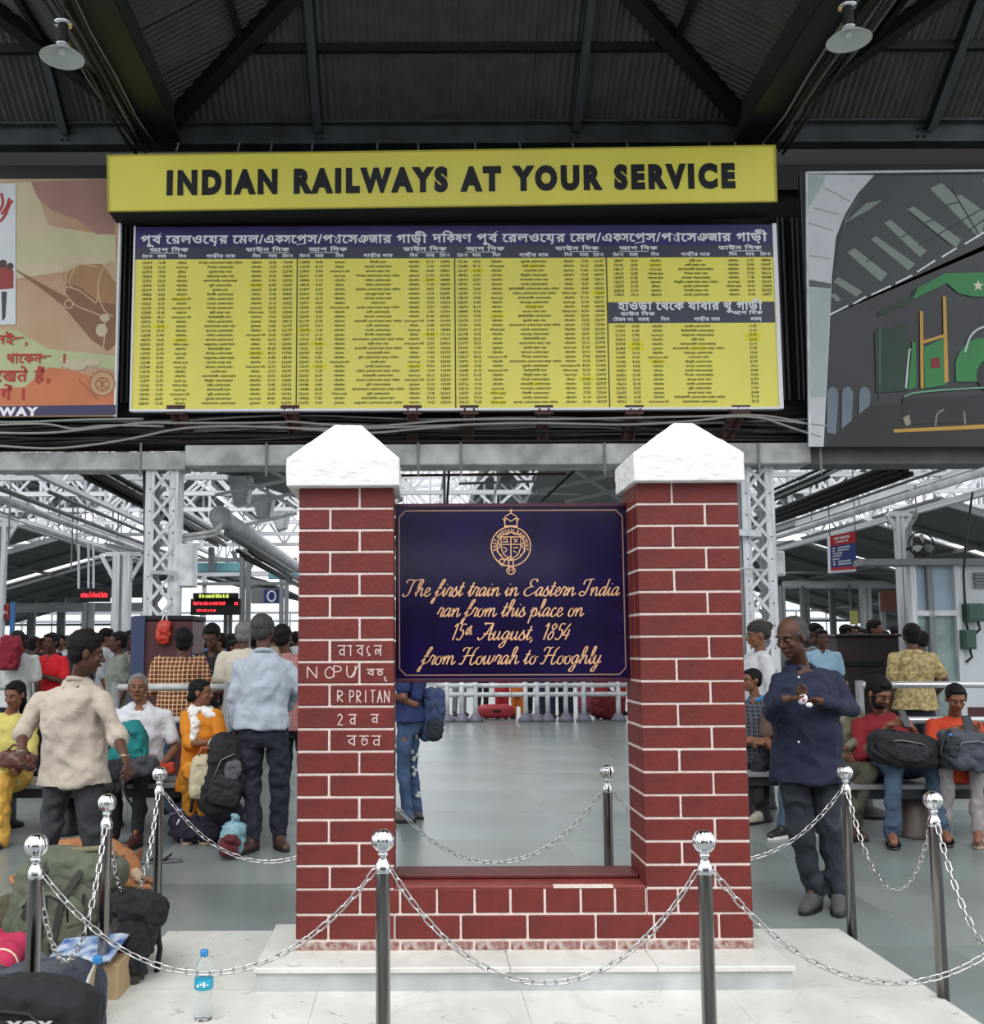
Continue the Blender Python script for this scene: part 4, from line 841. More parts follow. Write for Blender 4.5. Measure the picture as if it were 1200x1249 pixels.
def bollard(p, label, z0=0.0):
    global bp
    e = empty('bollard', p, label, 'bollard', 'steel bollards around the monument')
    if bp is None:
        O = (0, 0, 0); f = empty('tmp'); bp = []
        for nm, b_, m_ in (('base_flange', MB().lathe([(.06, 0), (.06, .008), (.035, .014), (.03, .014)], O, 20), 'steel_pole'), ('pole', MB().lathe([(.0232, .0), (.0232, .79), (.0225, .795)], O, 24), 'steel_pole'),
                           ('collar', MB().lathe([(.0235, .775), (.0245, .782), (.0235, .8), (.016, .815), (.011, .826), (.017, .832), (.017, .838), (.01, .843)], O, 24), 'chrome'),
                           ('ball', MB().lathe([(.0375 * math.sin(PI * i / 16) + .0004, .878 - .0375 * math.cos(PI * i / 16)) for i in range(17)], O, 72, .085, 12), 'chrome')):
            o = b_.build(nm, M[m_], f, nm != 'base_flange'); bp.append((nm, o.data)); bpy.data.objects.remove(o)
        bpy.data.objects.remove(f)
    for nm, d_ in bp: share(nm, d_, e, (0, 0, 0))
    return e
for k in ('F0', 'F1', 'F2', 'M0', 'M3', 'B0', 'B2', 'B3'): bollard(POST[k], lab[k])
for k, l in (('B1', 'steel ball-topped bollard hidden behind the left brick pillar'), ('F3', 'steel ball-topped bollard just outside the right edge, at front corner')): bollard(POST[k], l)
# link: a stadium ring, shared by all
lk = MB(); LL, LR, WR = .0125, .0088, .0029; path = [Vector((LR * math.cos(R(t)) , 0, (LL if 0 <= t <= 180 else -LL) + LR * math.sin(R(t)))) for t in (0, 36, 72, 108, 144, 180)] + [Vector((LR * math.cos(R(t)), 0, -LL + LR * math.sin(R(t)))) for t in (180, 216, 252, 288, 324, 360)]
lk.tube(path, WR, 6, closed=True); lko = lk.build('chain_link', mat('chain_steel', (205, 203, 202), .14, 1), None, True, origin=(0, 0, 0)); LINK = lko.data; bpy.data.objects.remove(lko)
PITCH_L = 2 * (LL + LR) - 2 * WR * .95
def chain(a, b, low, label, rad=.026, za=.785):
    """chain from bollard a to b hanging down to height low"""
    A, B = POST[a].copy(), POST[b].copy(); d = (B - A).normalized(); A += d * rad; B -= d * rad; A.z = B.z = za; D = (B - A).length; sag = za - low
    lo_, hi_ = .01, 50.0
    for _ in range(60):
        c = (lo_ + hi_) / 2
        try: v = c * (math.cosh(D / 2 / c) - 1)
        except OverflowError: v = 1e9
        if v > sag: lo_ = c
        else: hi_ = c
    c = hi_; L = 2 * c * math.sinh(D / 2 / c); n = max(3, round(L / PITCH_L)); e = empty('chain', (A + B) / 2 - Vector((0, 0, sag)), label, 'chain', 'chains between the bollards'); o0 = wloc(e)
    for k in range(n):
        s_ = L * ((k + .5) / n - .5); x = c * math.asinh(s_ / c); P_ = (A + B) / 2 + d * x; P_.z = za - sag + c * (math.cosh(x / c) - 1); T = (d + Vector((0, 0, math.sinh(x / c)))).normalized()
        q = T.to_track_quat('Z', 'Y'); rot = (q.to_matrix() @ Matrix.Rotation(PI / 2 * (k % 2) + .5 + random.uniform(-.22, .22), 3, 'Z')).to_euler()
        share('chain_link', LINK, e, P_ - o0, rot)
    for p_, sgn in ((A, -1), (B, 1)): pass
def lowz(px, py, a, b):
    A, B = POST[a], POST[b]; Y = (A.y + B.y) / 2; return at(px, py, Y).z
chain('F0', 'F1', lowz(245, 1187, 'F0', 'F1'), 'steel chain sagging above the platform at left, past the water bottle'); chain('F1', 'F2', lowz(655, 1199, 'F1', 'F2'), 'steel chain sagging in front of the brick monument'); chain('F2', 'F3', lowz(1095, 1199, 'F2', 'F3'), 'steel chain sagging across the front right corner')
chain('B0', 'B1', lowz(345, 1051, 'B0', 'B1'), 'steel chain behind the platform ending behind the left pillar'); chain('B1', 'B2', lowz(610, 1052, 'B1', 'B2'), 'steel chain behind the monument, seen between the pillars'); chain('B2', 'B3', lowz(890, 1050, 'B2', 'B3'), 'steel chain from behind the right pillar to the back right bollard')
chain('F0', 'M0', .40, 'steel chain on left side, front span before the olive rucksack'); chain('M0', 'B0', .38, 'steel chain on left side, back span before the dog'); chain('B3', 'M3', lowz(1090, 1083, 'B3', 'M3'), 'steel chain on right side, back span'); chain('M3', 'F3', .36, 'steel chain on right side, front span leaving the picture')
# ---------------------------------------------------------------- water bottle on the platform
PET = bpy.data.materials.new('clear_plastic'); PET.use_nodes = True; nt = PET.node_tree; b = nt.nodes['Principled BSDF']; b.inputs['Base Color'].default_value = (.93, .97, .98, 1); b.inputs['Roughness'].default_value = .05; b.inputs['Transmission Weight'].default_value = 1; b.inputs['IOR'].default_value = 1.12
CAPB = mat('blue_cap', (46, 128, 190), .4); LBL = mat('teal_label', (40, 160, 190), .4)
def bottle(p, label, h=.25, lab_=True, water=True):
    e = empty('water_bottle', p, label, 'bottle'); k = h / .25
    prof = [(.012, .002), (.03, 0), (.034, .008), (.0345, .05), (.031, .075), (.033, .095), (.034, .11), (.034, .15), (.0345, .165), (.033, .178), (.026, .2), (.016, .218), (.0125, .226), (.0125, .232)]
    MB().lathe([(r * k, z * k) for r, z in prof], p, 24, .03, 6).build('bottle_body', PET, e, True)
    if lab_:
        MB().lathe([(.0348 * k, .112 * k), (.0352 * k, .113 * k), (.0352 * k, .147 * k), (.0348 * k, .148 * k)], p, 24).build('label_band', LBL, e, True)
        m_ = MB(); [m_.box(p.x - .02 + .012 * i, p.x - .012 + .012 * i, p.y - .037, p.y - .0345, p.z + (.125 + .006 * (i % 2)) * k, p.z + (.135 + .004 * (i % 3)) * k) for i in range(4)]; m_.build('label_print', M['white'], e)
    MB().lathe([(.0145 * k, .228 * k), (.015 * k, .23 * k), (.015 * k, .247 * k), (.0135 * k, .25 * k)], p, 20, .03, 20).build('cap', CAPB, e, True)
    return e
bw = gnd(248, 1243, ZP); bottle(bw, 'clear water bottle with blue cap and teal label standing on the marble platform', .254)
# ---------------------------------------------------------------- the platform sheds beyond the boards
def truss(Y, x0, x1, zb, zt, step, m='white_steel', w=.06, rise=0.0):
    e = empty('roof_truss', ((x0 + x1) / 2, Y, zb), kind='structure'); n_ = int((x1 - x0) / step); s_ = (x1 - x0) / n_
    top = lambda x: zt + rise * (1 - abs((x - x0) % 6.4 - 3.2) / 3.2)
    bar('chord', e, (x0, Y, zb), (x1, Y, zb), .08, w * 1.3, M[m])
    for i in range(n_):
        a, b = x0 + i * s_, x0 + (i + 1) * s_
        bar('chord', e, (a, Y, top(a)), (b, Y, top(b)), .08, w * 1.2, M[m])
        bar('post', e, (a, Y, zb), (a, Y, top(a)), .05, w, M[m], up=Vector((0, 1, 0)))
        bar('brace', e, (a, Y - .02, zb), (b, Y - .02, top(b)), .04, w * .8, M[m]); bar('brace', e, (b, Y + .02, zb), (a, Y + .02, top(a)), .04, w * .8, M[m])
    return e
for i, (Y, zb, zt) in enumerate(((13.6, 3.95, 4.7), (16.2, 4.25, 5.1), (19.2, 4.45, 5.5), (22.5, 4.6, 5.8), (26, 4.75, 6.1), (30, 4.9, 6.5), (35, 5.1, 7.0))):
    truss(Y, -14 - i, XL + .6 if i < 2 else 16 + i, zb, zt, 1.1 if i < 3 else 1.4, w=.055 + .006 * i, rise=.3)
    if i < 2: truss(Y, XR - .4, 17, zb, zt, 1.1, w=.055, rise=.3)
def lengthwise(x, y0, y1, zb, zt, step=1.1, m='white_steel'):
    e = empty('roof_truss', (x, (y0 + y1) / 2, zb), kind='structure'); n_ = int((y1 - y0) / step); s_ = (y1 - y0) / n_
    bar('chord', e, (x, y0, zb), (x, y1, zb), .1, .07, M[m]); bar('chord', e, (x, y0, zt), (x, y1, zt), .1, .07, M[m])
    for i in range(n_):
        a, b = y0 + i * s_, y0 + (i + 1) * s_; bar('brace', e, (x, a, zb), (x, b, zt), .04, .05, M[m]); bar('post', e, (x, a, zb), (x, a, zt), .04, .05, M[m], up=Vector((0, 1, 0)))
lengthwise(-5.4, 12, 32, 4.0, 4.7); lengthwise(-8.8, 12, 36, 4.0, 4.8); lengthwise(XL + .9, 14, 34, 4.1, 4.9); lengthwise(XR + 2.2, 12, 34, 4.05, 4.8); lengthwise(8.4, 12, 34, 4.2, 5.0); lengthwise(.6, 22, 36, 4.6, 5.4)
# shed roofs: dark sheets on rafters with open daylight strips between them
def shed(xr_, zr_, xe, ze, ys, name='shed_roof', m='far_roof', raf=True):
    e = empty(name, ((xr_ + xe) / 2, (ys[0][0] + ys[-1][1]) / 2, ze), kind='structure')
    for a, b in ys:
        MB().add([(xr_, a, zr_), (xe, a, ze), (xe, b, ze), (xr_, b, zr_), (xr_, a, zr_ + .04), (xe, a, ze + .04), (xe, b, ze + .04), (xr_, b, zr_ + .04)], [(0, 1, 2, 3), (7, 6, 5, 4), (0, 4, 5, 1), (1, 5, 6, 2), (2, 6, 7, 3), (3, 7, 4, 0)]).build('roof_sheet', M[m], e)
    if raf:
        y = ys[0][0]
        while y < ys[-1][1]:
            bar('rafter', e, (xr_, y, zr_ - .06), (xe, y, ze - .06), .07, .09, M['grey_steel']); y += 2.2
        for t in (.3, .65): bar('purlin', e, (xr_ + (xe - xr_) * t, ys[0][0], zr_ + (ze - zr_) * t - .04), (xr_ + (xe - xr_) * t, ys[-1][1], zr_ + (ze - zr_) * t - .04), .05, .07, M['grey_steel'])
    bar('gutter_pipe', e, (xr_, ys[0][0] - 5, zr_ - .1), (xr_, ys[-1][1], zr_ - .1), .11, .11, M['white_steel']); return e
shed(-7.6, 4.0, -13.6, 2.3, [(17.5, 21.5), (22.0, 25.6), (26.2, 33.5)]); shed(-7.4, 4.0, -3.6, 3.1, [(24, 27.8), (28.3, 34)])
shed(9.0, 4.05, 15.2, 2.1, [(17.5, 20.2), (20.6, 24), (24.5, 34)]); shed(8.0, 4.2, 4.2, 2.95, [(21.5, 25), (25.5, 29.4), (29.9, 35)])
for x0_, x1_, z_, yy in ((-16, -10.5, 6.6, (25, 40)), (-9.6, -7.2, 6.4, (25, 40)), (-6.2, -4.6, 6.5, (26, 40)), (1.6, 3.8, 6.1, (22, 40)), (6.2, 7.4, 6.2, (26, 40)), (11.5, 16, 6.8, (24, 40)), (-2.0, -.6, 6.8, (28, 40))):
    shed(x0_, z_, x1_, z_ + .5, [yy], raf=True)
# dark gable just behind the gutter, with white hopper plates along its valley
e = empty('shed_roof', (-1, 13, 3.8), kind='structure')
p4 = [at(236, 566, 12.2), at(362, 566, 12.2), at(375, 612, 16.5), at(290, 572, 14.2)]; MB().add(p4 + [v + Vector((0, 0, .04)) for v in p4], [(0, 1, 2, 3), (7, 6, 5, 4), (0, 4, 5, 1), (1, 5, 6, 2), (2, 6, 7, 3), (3, 7, 4, 0)]).build('roof_sheet', M['far_roof'], e)
p4 = [at(660, 566, 14), at(790, 566, 14), at(790, 620, 22), at(640, 620, 25)]; MB().add(p4 + [v + Vector((0, 0, .04)) for v in p4], [(0, 1, 2, 3), (7, 6, 5, 4), (0, 4, 5, 1), (1, 5, 6, 2), (2, 6, 7, 3), (3, 7, 4, 0)]).build('roof_sheet', M['far_roof'], e)
for a_, b_ in (((655, 600), (770, 574)), ((700, 574), (760, 612)), ((730, 570), (790, 600)), ((690, 612), (790, 590))): bar('rafter', e, at(a_[0], a_[1], 13.8), at(b_[0], b_[1], 13.8), .04, .05, M['grey_steel'])
for a_, b_ in (((262, 604), (362, 583)), ((300, 618), (362, 600)), ((292, 582), (362, 620)), ((330, 575), (362, 590)), ((300, 640), (362, 626))): bar('rafter', e, at(a_[0], a_[1], 12.6), at(b_[0], b_[1], 12.6), .03, .04, M['white_steel'])
for (x0_, y0_, x1_, y1_, Y) in ((277, 581, 305, 616, 13), (306, 603, 333, 634, 14.6), (329, 625, 352, 647, 16.4)):
    q = [at(x0_, y0_, Y), at(x1_, y0_ - 1, Y), at(x1_ - 4, y1_ - 4, Y), at(x0_ + 8, y1_, Y)]; h_ = empty('valley_hopper', q[3], kind='structure')
    MB().add(q + [v + Vector((0, .3, 0)) for v in q], [(3, 2, 1, 0), (4, 5, 6, 7), (0, 1, 5, 4), (1, 2, 6, 5), (2, 3, 7, 6), (3, 0, 4, 7)]).build('plate', M['white_steel'], h_)
    m_ = MB()
    for k in range(6):
        t = (k + .5) / 6; m_.ball(q[0].lerp(q[3], t) + Vector((.03, -.005, 0)), .009, 6, 4); m_.ball(q[1].lerp(q[2], t) + Vector((-.03, -.005, 0)), .009, 6, 4)
    m_.build('rivets', M['grey_steel'], h_, kind='stuff')
def depthpipe(px, py, Y0, Y1, r, m='white_steel', name='pipe', n=1, label=None):
    d = ray(px, py); a = at(px, py, Y0)
    for k in range(n):
        o = Vector((.05 * k, 0, -.05 * (k % 3)))
        MB().tube([a + o, Vector((a.x, Y1, a.z)) + o], r, 8).build(name, M[m], PIPES, True)
PIPES = empty('trim_1', (0, 20, 3), kind='structure')
depthpipe(271, 632, 13, 34, .12); depthpipe(277, 650, 13, 30, .05, 'grey_steel'); depthpipe(1204, 574, 9.8, 26, .045); depthpipe(1180, 562, 11.6, 22, .02, 'grey_steel')
depthpipe(0, 609, 13, 30, .05); depthpipe(0, 596, 13, 30, .035, 'grey_steel'); depthpipe(0, 628, 15, 30, .02); depthpipe(60, 600, 13.5, 30, .03, 'grey_steel')
depthpipe(95, 572, 12, 20, .035, 'cable_dark', 'cable', 7); depthpipe(1085, 568, 12, 22, .035, 'cable_dark', 'cable', 6); depthpipe(1000, 572, 12, 20, .02, 'cable_dark', 'cable', 4); depthpipe(290, 672, 13.5, 22, .025, 'cable_dark', 'cable', 5)
MB().tube([at(268, 630, 12.9), at(271, 630, 13.1), at(273, 645, 13.1)], .14, 12).build('gutter_outlet', M['white_steel'], PIPES, True)
rnd = random.Random(5)
for k in range(16):                                    # hanging wires and drop rods
    px = rnd.choice((rnd.uniform(5, 180), rnd.uniform(950, 1190))); Y = rnd.uniform(14, 24); a = at(px, rnd.uniform(575, 620), Y); MB().tube([a, a - Vector((0, 0, rnd.uniform(.4, 1.1)))], .014, 5).build('drop_rod', M['grey_steel'], PIPES)
for px, Y, r_ in ((367, 14, 0), ): pass
for a_, b_, Y, m in (((476, 580), (690, 578), 12.4, 'rust'), ((542, 572), (542, 618), 12.2, 'grey_steel'), ((600, 618), (610, 572), 13, 'white_steel'), ((660, 612), (705, 570), 12.3, 'cable_dark'), ((548, 568), (545, 618), 12.1, 'cable_dark'), ((560, 590), (690, 586), 13, 'grey_steel')): bar('tie', PIPES, at(*a_, Y), at(*b_, Y), .03, .03, M[m])
# ---------------------------------------------------------------- columns of the sheds
def post(px0, px1, pyt, Y, m='white_steel', z0=0, knee=True, lab_=None):
    a, b = at(px0, 700, Y), at(px1, 700, Y); zt = at((px0 + px1) / 2, pyt, Y).z; w = b.x - a.x; c = (a.x + b.x) / 2
    e = empty('shed_column', (c, Y, z0), kind='structure')
    bar('shaft', e, (c - w * .28, Y, z0), (c - w * .28, Y, zt), w * .42, w * .8, M[m], up=Vector((0, 1, 0))); bar('shaft', e, (c + w * .28, Y, z0), (c + w * .28, Y, zt), w * .42, w * .6, M[m], up=Vector((0, 1, 0)))
    if knee:
        for s in (-1, 1): bar('knee', e, (c + s * w * .4, Y, zt - w * 1.6), (c + s * w * 1.3, Y, zt), .06, .07, M[m])
        bar('head', e, (c - w, Y, zt), (c + w, Y, zt), .1, .08, M[m])
    return e
for a in ((139, 160, 676, 19), (-6, 7, 640, 16), (36, 45, 726, 30, 'grey_steel'), (72, 81, 730, 30, 'grey_steel'), (103, 116, 735, 26, 'white_steel'), (293, 306, 672, 20, 'grey_steel'), (341, 352, 700, 24, 'grey_steel'), (274, 284, 740, 30, 'grey_steel'), (1094, 1105, 627, 15), (1106, 1114, 627, 15.6, 'grey_steel'), (1048, 1060, 715, 26), (1010, 1017, 720, 27, 'grey_steel'), (975, 985, 715, 26, 'grey_steel'), (1071, 1077, 722, 27), (948, 956, 715, 22, 'grey_steel'), (247, 252, 700, 22)): post(*a, knee=a[2] < 690)
def hbeam(px0, px1, py, Y, h, m, name='cross_beam'):
    a, b = at(px0, py, Y), at(px1, py, Y); z = (a.z + b.z) / 2; bar(name, PIPES, (a.x, Y, z), (b.x, Y, z), .15, h, M[m])
for a in ((-40, 190, 741, 29, .26, 'white_steel'), (-40, 195, 722, 30, .35, 'grey_steel'), (955, 1110, 713, 26, .18, 'white_steel'), (930, 1110, 757, 28, .06, 'grey_steel'), (-40, 200, 762, 34, .08, 'grey_steel'), (235, 362, 683, 21, .07, 'grey_steel'), (240, 362, 712, 22, .06, 'grey_steel'), (225, 362, 700, 24, .12, 'white_steel'), (930, 1200, 698, 24, .05, 'grey_steel')): hbeam(*a)
# things beyond: pale platform canopies, coaches and railings in the glare
far = empty('wall_far', (0, 60, 0), kind='structure')
FW = mat('glare_white_wall', (215, 220, 226), .8); FG = mat('distant_grey', (150, 156, 164), .8, 0, .2, .6)
rnd = random.Random(9)
for k in range(26):
    x = -26 + k * 2.1; h_ = rnd.uniform(1.2, 2.6); MB().box(x, x + rnd.uniform(.5, 1.9), 52 + rnd.random() * 4, 57, 0, h_).build('distant_block', rnd.choice((FW, FG, FG)), far)
for z_ in (2.0, 2.9, 3.3): bar('distant_rail', far, (-28, 50, z_), (30, 50, z_), .1, .12, FG)
for k in range(40): x = -28 + k * 1.45; bar('distant_post', far, (x, 50, 0), (x, 50, 3.3), .08, .08, FG, up=Vector((0, 1, 0)))
MB().box(-30, 30, 49, 49.3, 0, 1.1).build('distant_parapet', mat('distant_dark', (70, 74, 80), .8), far)
# turquoise fascias and lit boards over the left gates
TQ = mat('turquoise_paint', (112, 168, 180), .5, 0, .15, 3)
fa = empty('fascia_board', at(262, 698, 19), 'turquoise fascia board above the red train indicator', 'fascia board')
a, b = at(235, 698, 19), at(292, 686, 19); MB().box(a.x, b.x, 19, 19.1, a.z, b.z, .01).build('board', TQ, fa); bar('bracket_post', fa, at(258, 698, 18.96), at(258, 668, 18.96), .1, .1, M['grey_steel'], up=Vector((0, 1, 0)))
fa = empty('fascia_board', at(346, 706, 19), 'turquoise fascia board beside the left brick pillar', 'fascia board')
a, b = at(327, 706, 19), at(372, 699, 19); MB().box(a.x, b.x, 19, 19.1, a.z, b.z, .01).build('board', TQ, fa)
def lit(name, col, e): return mat(name, col, .5, emis=e)
RED = lit('red_led', (255, 50, 60), 1.3); GRN = lit('yellow_green_led', (190, 210, 90), .8)
def blur_marks(mb, x0, x1, y, h, yy, Y, seed=1):
    """short strokes where the lettering in the picture is too blurred to read"""
    r_ = random.Random(seed + int(x0)); x = x0
    while x < x1 - 1:
        w_ = r_.uniform(.8, 2.2); a = at(x, y, Y); b = at(x + w_, y - h * r_.uniform(.7, 1), Y); mb.add([(a.x, yy, a.z), (b.x, yy, a.z), (b.x, yy, b.z), (a.x, yy, b.z)], [(0, 1, 2, 3)]); x += w_ + r_.choice((.5, .6, 1.4))
def led(px0, py0, px1, py1, Y, rows, label, nm='led_board'):
    a, b = at(px0, py1, Y), at(px1, py0, Y); e = empty(nm, ((a.x + b.x) / 2, Y, a.z), label, 'led sign'); MB().box(a.x, b.x, Y, Y + .12, a.z, b.z, .01).build('case', M['black'], e)
    for t, y, h, m, x0_, x1_ in rows:
        mb = MB()
        if not t: blur_marks(mb, x0_, x1_, y, h, Y - .01, Y)
        if t: put_text(mb, t, at(x0_, y, Y).x, at(x0_, y, Y).z, h * Y / FPX / .7, Y - .01, 1, 'l', (x1_ - x0_) * Y / FPX, .03)
        mb.build('lit_text', m, e, kind='stuff')
    return e
e = led(97, 717, 133, 734, 17.5, [('welcome To Howrah Station', 728.5, 6.5, RED, 98.5, 131.5)], 'small led sign with red words hanging at far left')
for px in (96, 108, 114): bar('hanger', e, at(px, 664, 17.6), at(px, 718, 17.6), .035, .035, M['white_steel'], up=Vector((0, 1, 0)))
led(232, 730, 293, 750, 18.5, [('', 738, 4.5, RED, 236, 276), ('', 738, 4.5, RED, 286, 291), ('', 746, 3, RED, 240, 262)], 'wide dark led board with red letters under the turquoise fascia')
e = led(235, 723, 290, 730, 18.4, [('', 729.2, 4.5, GRN, 243, 280)], 'narrow led strip with yellow-green letters above the red board')
BLS = mat('sign_blue', (44, 62, 130), .4)
sg = empty('platform_sign', at(330, 736, 18), 'small blue and grey sign with a white circle, left of brick pillar', 'sign'); a, b = at(306, 736, 18), at(341, 718, 18); MB().box(a.x, b.x, 18, 18.1, a.z, b.z, .01).build('case', M['grey_steel'], sg); c = at(331, 727, 17.95); mb = MB(); a, b = at(322, 735, 18), at(340, 719, 18); mb.box(a.x, b.x, 17.98, 18, a.z, b.z).build('blue_panel', BLS, sg); mb = MB(); stroke(mb, [(c.x + .07 * math.cos(R(20 * i)), c.z + .09 * math.sin(R(20 * i))) for i in range(19)], .03, 17.97); mb.build('symbol', M['white'], sg)
sg = empty('red_sign', at(3, 757, 16), 'red sign with pale lettering on a blue post at the left edge', 'sign'); a, b = at(-16, 756, 16), at(12, 737, 16); MB().box(a.x, b.x, 16, 16.08, a.z, b.z, .01).build('panel', mat('sign_red', (150, 40, 44), .5), sg); bar('post', sg, (b.x + .05, 16, 0), (b.x + .05, 16, b.z + .03), .06, .06, mat('post_blue', (50, 110, 170), .5), up=Vector((0, 1, 0)))
mb = MB(); blur_marks(mb, -12, 10, 749, 5, 15.98, 16); mb.build('lettering', M['white'], sg, kind='stuff')
# hanging red and blue notice on the right
YH = 14.5; hs_ = empty('hanging_notice', at(1029, 698, YH), 'hanging notice board with red top and blue middle, right of the navy-shirted man', 'sign')
P_ = [at(1013, 699, YH), at(1044, 697, YH - .15), at(1043, 648, YH - .15), at(1012, 654, YH)]; MB().add(P_ + [v + Vector((-.01, .07, 0)) for v in P_], [(0, 1, 2, 3), (4, 7, 6, 5), (0, 4, 5, 1), (1, 5, 6, 2), (2, 6, 7, 3), (3, 7, 4, 0)]).build('panel', M['white'], hs_)
def hq(u0, u1, v0, v1, k=0):
    f = lambda u, v: (P_[0] * (1 - u) + P_[1] * u) * (1 - v) + (P_[3] * (1 - u) + P_[2] * u) * v + Vector((0, -.006 - .003 * k, 0))
    return [f(u0, v0), f(u1, v0), f(u1, v1), f(u0, v1)]
MB().add(hq(0, 1, .72, 1), [(0, 1, 2, 3)]).build('red_band', mat('notice_red', (196, 44, 50), .4), hs_); MB().add(hq(0, 1, .14, .72), [(0, 1, 2, 3)]).build('blue_band', BLS, hs_); MB().add(hq(0, 1, .06, .14), [(0, 1, 2, 3)]).build('red_band', mat('notice_red', (196, 44, 50), .4), hs_)
mb = MB(); rnd = random.Random(4)
for v, h_, us in ((.87, .07, ((.15, .32), (.38, .75))), (.79, .04, ((.2, .7),)), (.63, .04, ((.08, .2), (.28, .75))), (.56, .04, ((.08, .18), (.28, .7))), (.49, .04, ((.1, .45),)), (.42, .04, ((.1, .4),)), (.34, .04, ((.08, .35),)), (.27, .04, ((.1, .18), (.3, .8))), (.2, .04, ((.1, .18), (.3, .8)))):
    for u0, u1 in us:
        u = u0
        while u < u1: w_ = rnd.uniform(.02, .05); mb.add(hq(u, u + w_, v, v + h_, 1), [(0, 1, 2, 3)]); u += w_ + .015
mb.build('white_lettering', M['white'], hs_, kind='stuff')
for P0 in (P_[3], P_[2]): MB().tube([P0, P0 + Vector((0, 0, 1.0))], .008, 5).build('hanger', M['grey_steel'], hs_)
# ---------------------------------------------------------------- right-hand booth, counter and boxes
YR = 13.0
wr = empty('wall_right', (7.5, YR, 0), kind='structure'); WP = mat('pale_wall_paint', (205, 210, 216), .7, 0, .12, 1.5)
a = at(1162, 690, YR).x; zt_r = at(1180, 690, YR).z
MB().box(a, 13, YR, YR + .2, .75, zt_r).build('panel', WP, wr); MB().box(a, 13, YR - .01, YR + .2, 0, .75).build('dado', M['maroon'], wr); bar('coping', wr, (a - 1.2, YR, zt_r + .04), (13, YR, zt_r + .04), .3, .08, M['grey_steel'])
for k in range(5): z_ = at(1190, 700 + 4 * k, YR).z; bar('louvre', wr, (at(1186, 700, YR).x, YR - .03, z_), (13, YR - .03, z_), .04, .03, M['grey_steel'])
a, b = at(1118, 830, YR), at(1164, 690, YR); wn = empty('door_1', ((a.x + b.x) / 2, YR, 0), kind='structure')
MB().box(a.x, b.x, YR + .02, YR + .06, at(1140, 748, YR).z, b.z).build('upper_panel', mat('pale_blue_panel', (160, 180, 196), .4, 0, .15, 2), wn); MB().box(a.x, b.x, YR + .02, YR + .06, 0, at(1140, 750, YR).z).build('glass_panel', mat('greenish_glass', (150, 172, 168), .12, 0, .3, 2.5, col2=(110, 132, 130)), wn)
for x in (a.x, at(1137, 800, YR).x, b.x): bar('jamb', wn, (x, YR, 0), (x, YR, b.z), .07, .1, M['white_steel'] if x != at(1137, 800, YR).x else M['grey_steel'], up=Vector((0, 1, 0)))
bar('transom', wn, (a.x, YR, at(1140, 748, YR).z), (b.x, YR, at(1140, 748, YR).z), .1, .07, M['white_steel'])
GB = mat('green_box_paint', (62, 92, 84), .5, 0, .2, 8)
for (x0_, y0_, x1_, y1_), l in (((1180, 736, 1200, 758), 'upper green electrical box on the pale right wall'), ((1176, 768, 1190, 792), 'lower green electrical box on the pale right wall')):
    a, b = at(x0_, y1_, YR - .15), at(x1_, y0_, YR - .15); eb = empty('electrical_box', ((a.x + b.x) / 2, YR - .08, a.z), l, 'electrical box'); MB().box(a.x, b.x, YR - .16, YR, a.z, b.z, .01).build('case', GB, eb); MB().box(a.x + .02, b.x - .02, YR - .175, YR - .16, a.z + .02, b.z - .02, .005).build('lid', GB, eb); MB().tube([(b.x - .05, YR - .08, a.z), (b.x - .03, YR - .08, a.z - .1), (b.x - .1, YR - .06, a.z - .16)], .015, 6).build('cable', M['cable_dark'], eb, True)
MB().tube([at(1186, 600, YR - .5), at(1178, 660, YR - .4), at(1175, 700, YR - .2), at(1178, 760, YR - .1), at(1181, 770, YR - .1)], .014, 6).build('wire', M['cable_dark'], wr, True)
YC = 14.2; a, b = at(1020, 777, YC), at(1096, 777, YC); ct = empty('counter', ((a.x + b.x) / 2, YC, 0), 'dark brown wooden counter before the packed crowd at right', 'counter'); DB = mat('dark_brown_wood', (58, 44, 42), .5, 0, .3, 3, stretch=(.4, 1, 5))
MB().box(a.x, b.x, YC, YC + .6, .5, a.z, .01).build('body', DB, ct); MB().box(a.x + .05, b.x, YC + .1, YC + .6, 0, .5).build('plinth', M['black'], ct); MB().box(a.x - .03, b.x + .03, YC - .04, YC + .64, a.z, a.z + .04, .008).build('top', mat('counter_top', (40, 34, 34), .3), ct); MB().box(a.x + .1, b.x - .25, YC - .06, YC, at(1060, 812, YC).z, at(1060, 807, YC).z).build('ledge', M['black'], ct)
a, b = at(1076, 746, 22), at(1100, 719, 22); MB().box(a.x, b.x, 22, 22.1, a.z, b.z, .01).build('brown_board', mat('brown_board_paint', (104, 62, 46), .6), None, label='plain brown board hung beyond the right shed column', cat='board')
a, b = at(1034, 762, 26), at(1043, 745, 26); e = empty('yellow_notice', (a.x, 25.9, a.z), 'small pale yellow notice above the crowd at right', 'notice'); MB().box(a.x, b.x, 25.84, 25.87, a.z, b.z).build('sheet', mat('pale_yellow', (220, 212, 130), .6), e); bar('hanger', e, (a.x + .05, 25.9, a.z), (a.x + .05, 25.9, a.z + 1.0), .04, .04, M['grey_steel'], up=Vector((0, 1, 0)))
fn = empty('wall_fan', at(1124, 665, 14.8), 'grey wall fan on the right shed column', 'fan'); c = wloc(fn); q = Euler((R(80), R(30), 0)).to_matrix()
for rr_ in (.06, .12, .19, .2): MB().tube([c + q @ Vector((rr_ * math.cos(R(20 * i)), rr_ * math.sin(R(20 * i)), 0)) for i in range(18)], .008, 5, closed=True).build('cage_ring', M['roof_steel'], fn)
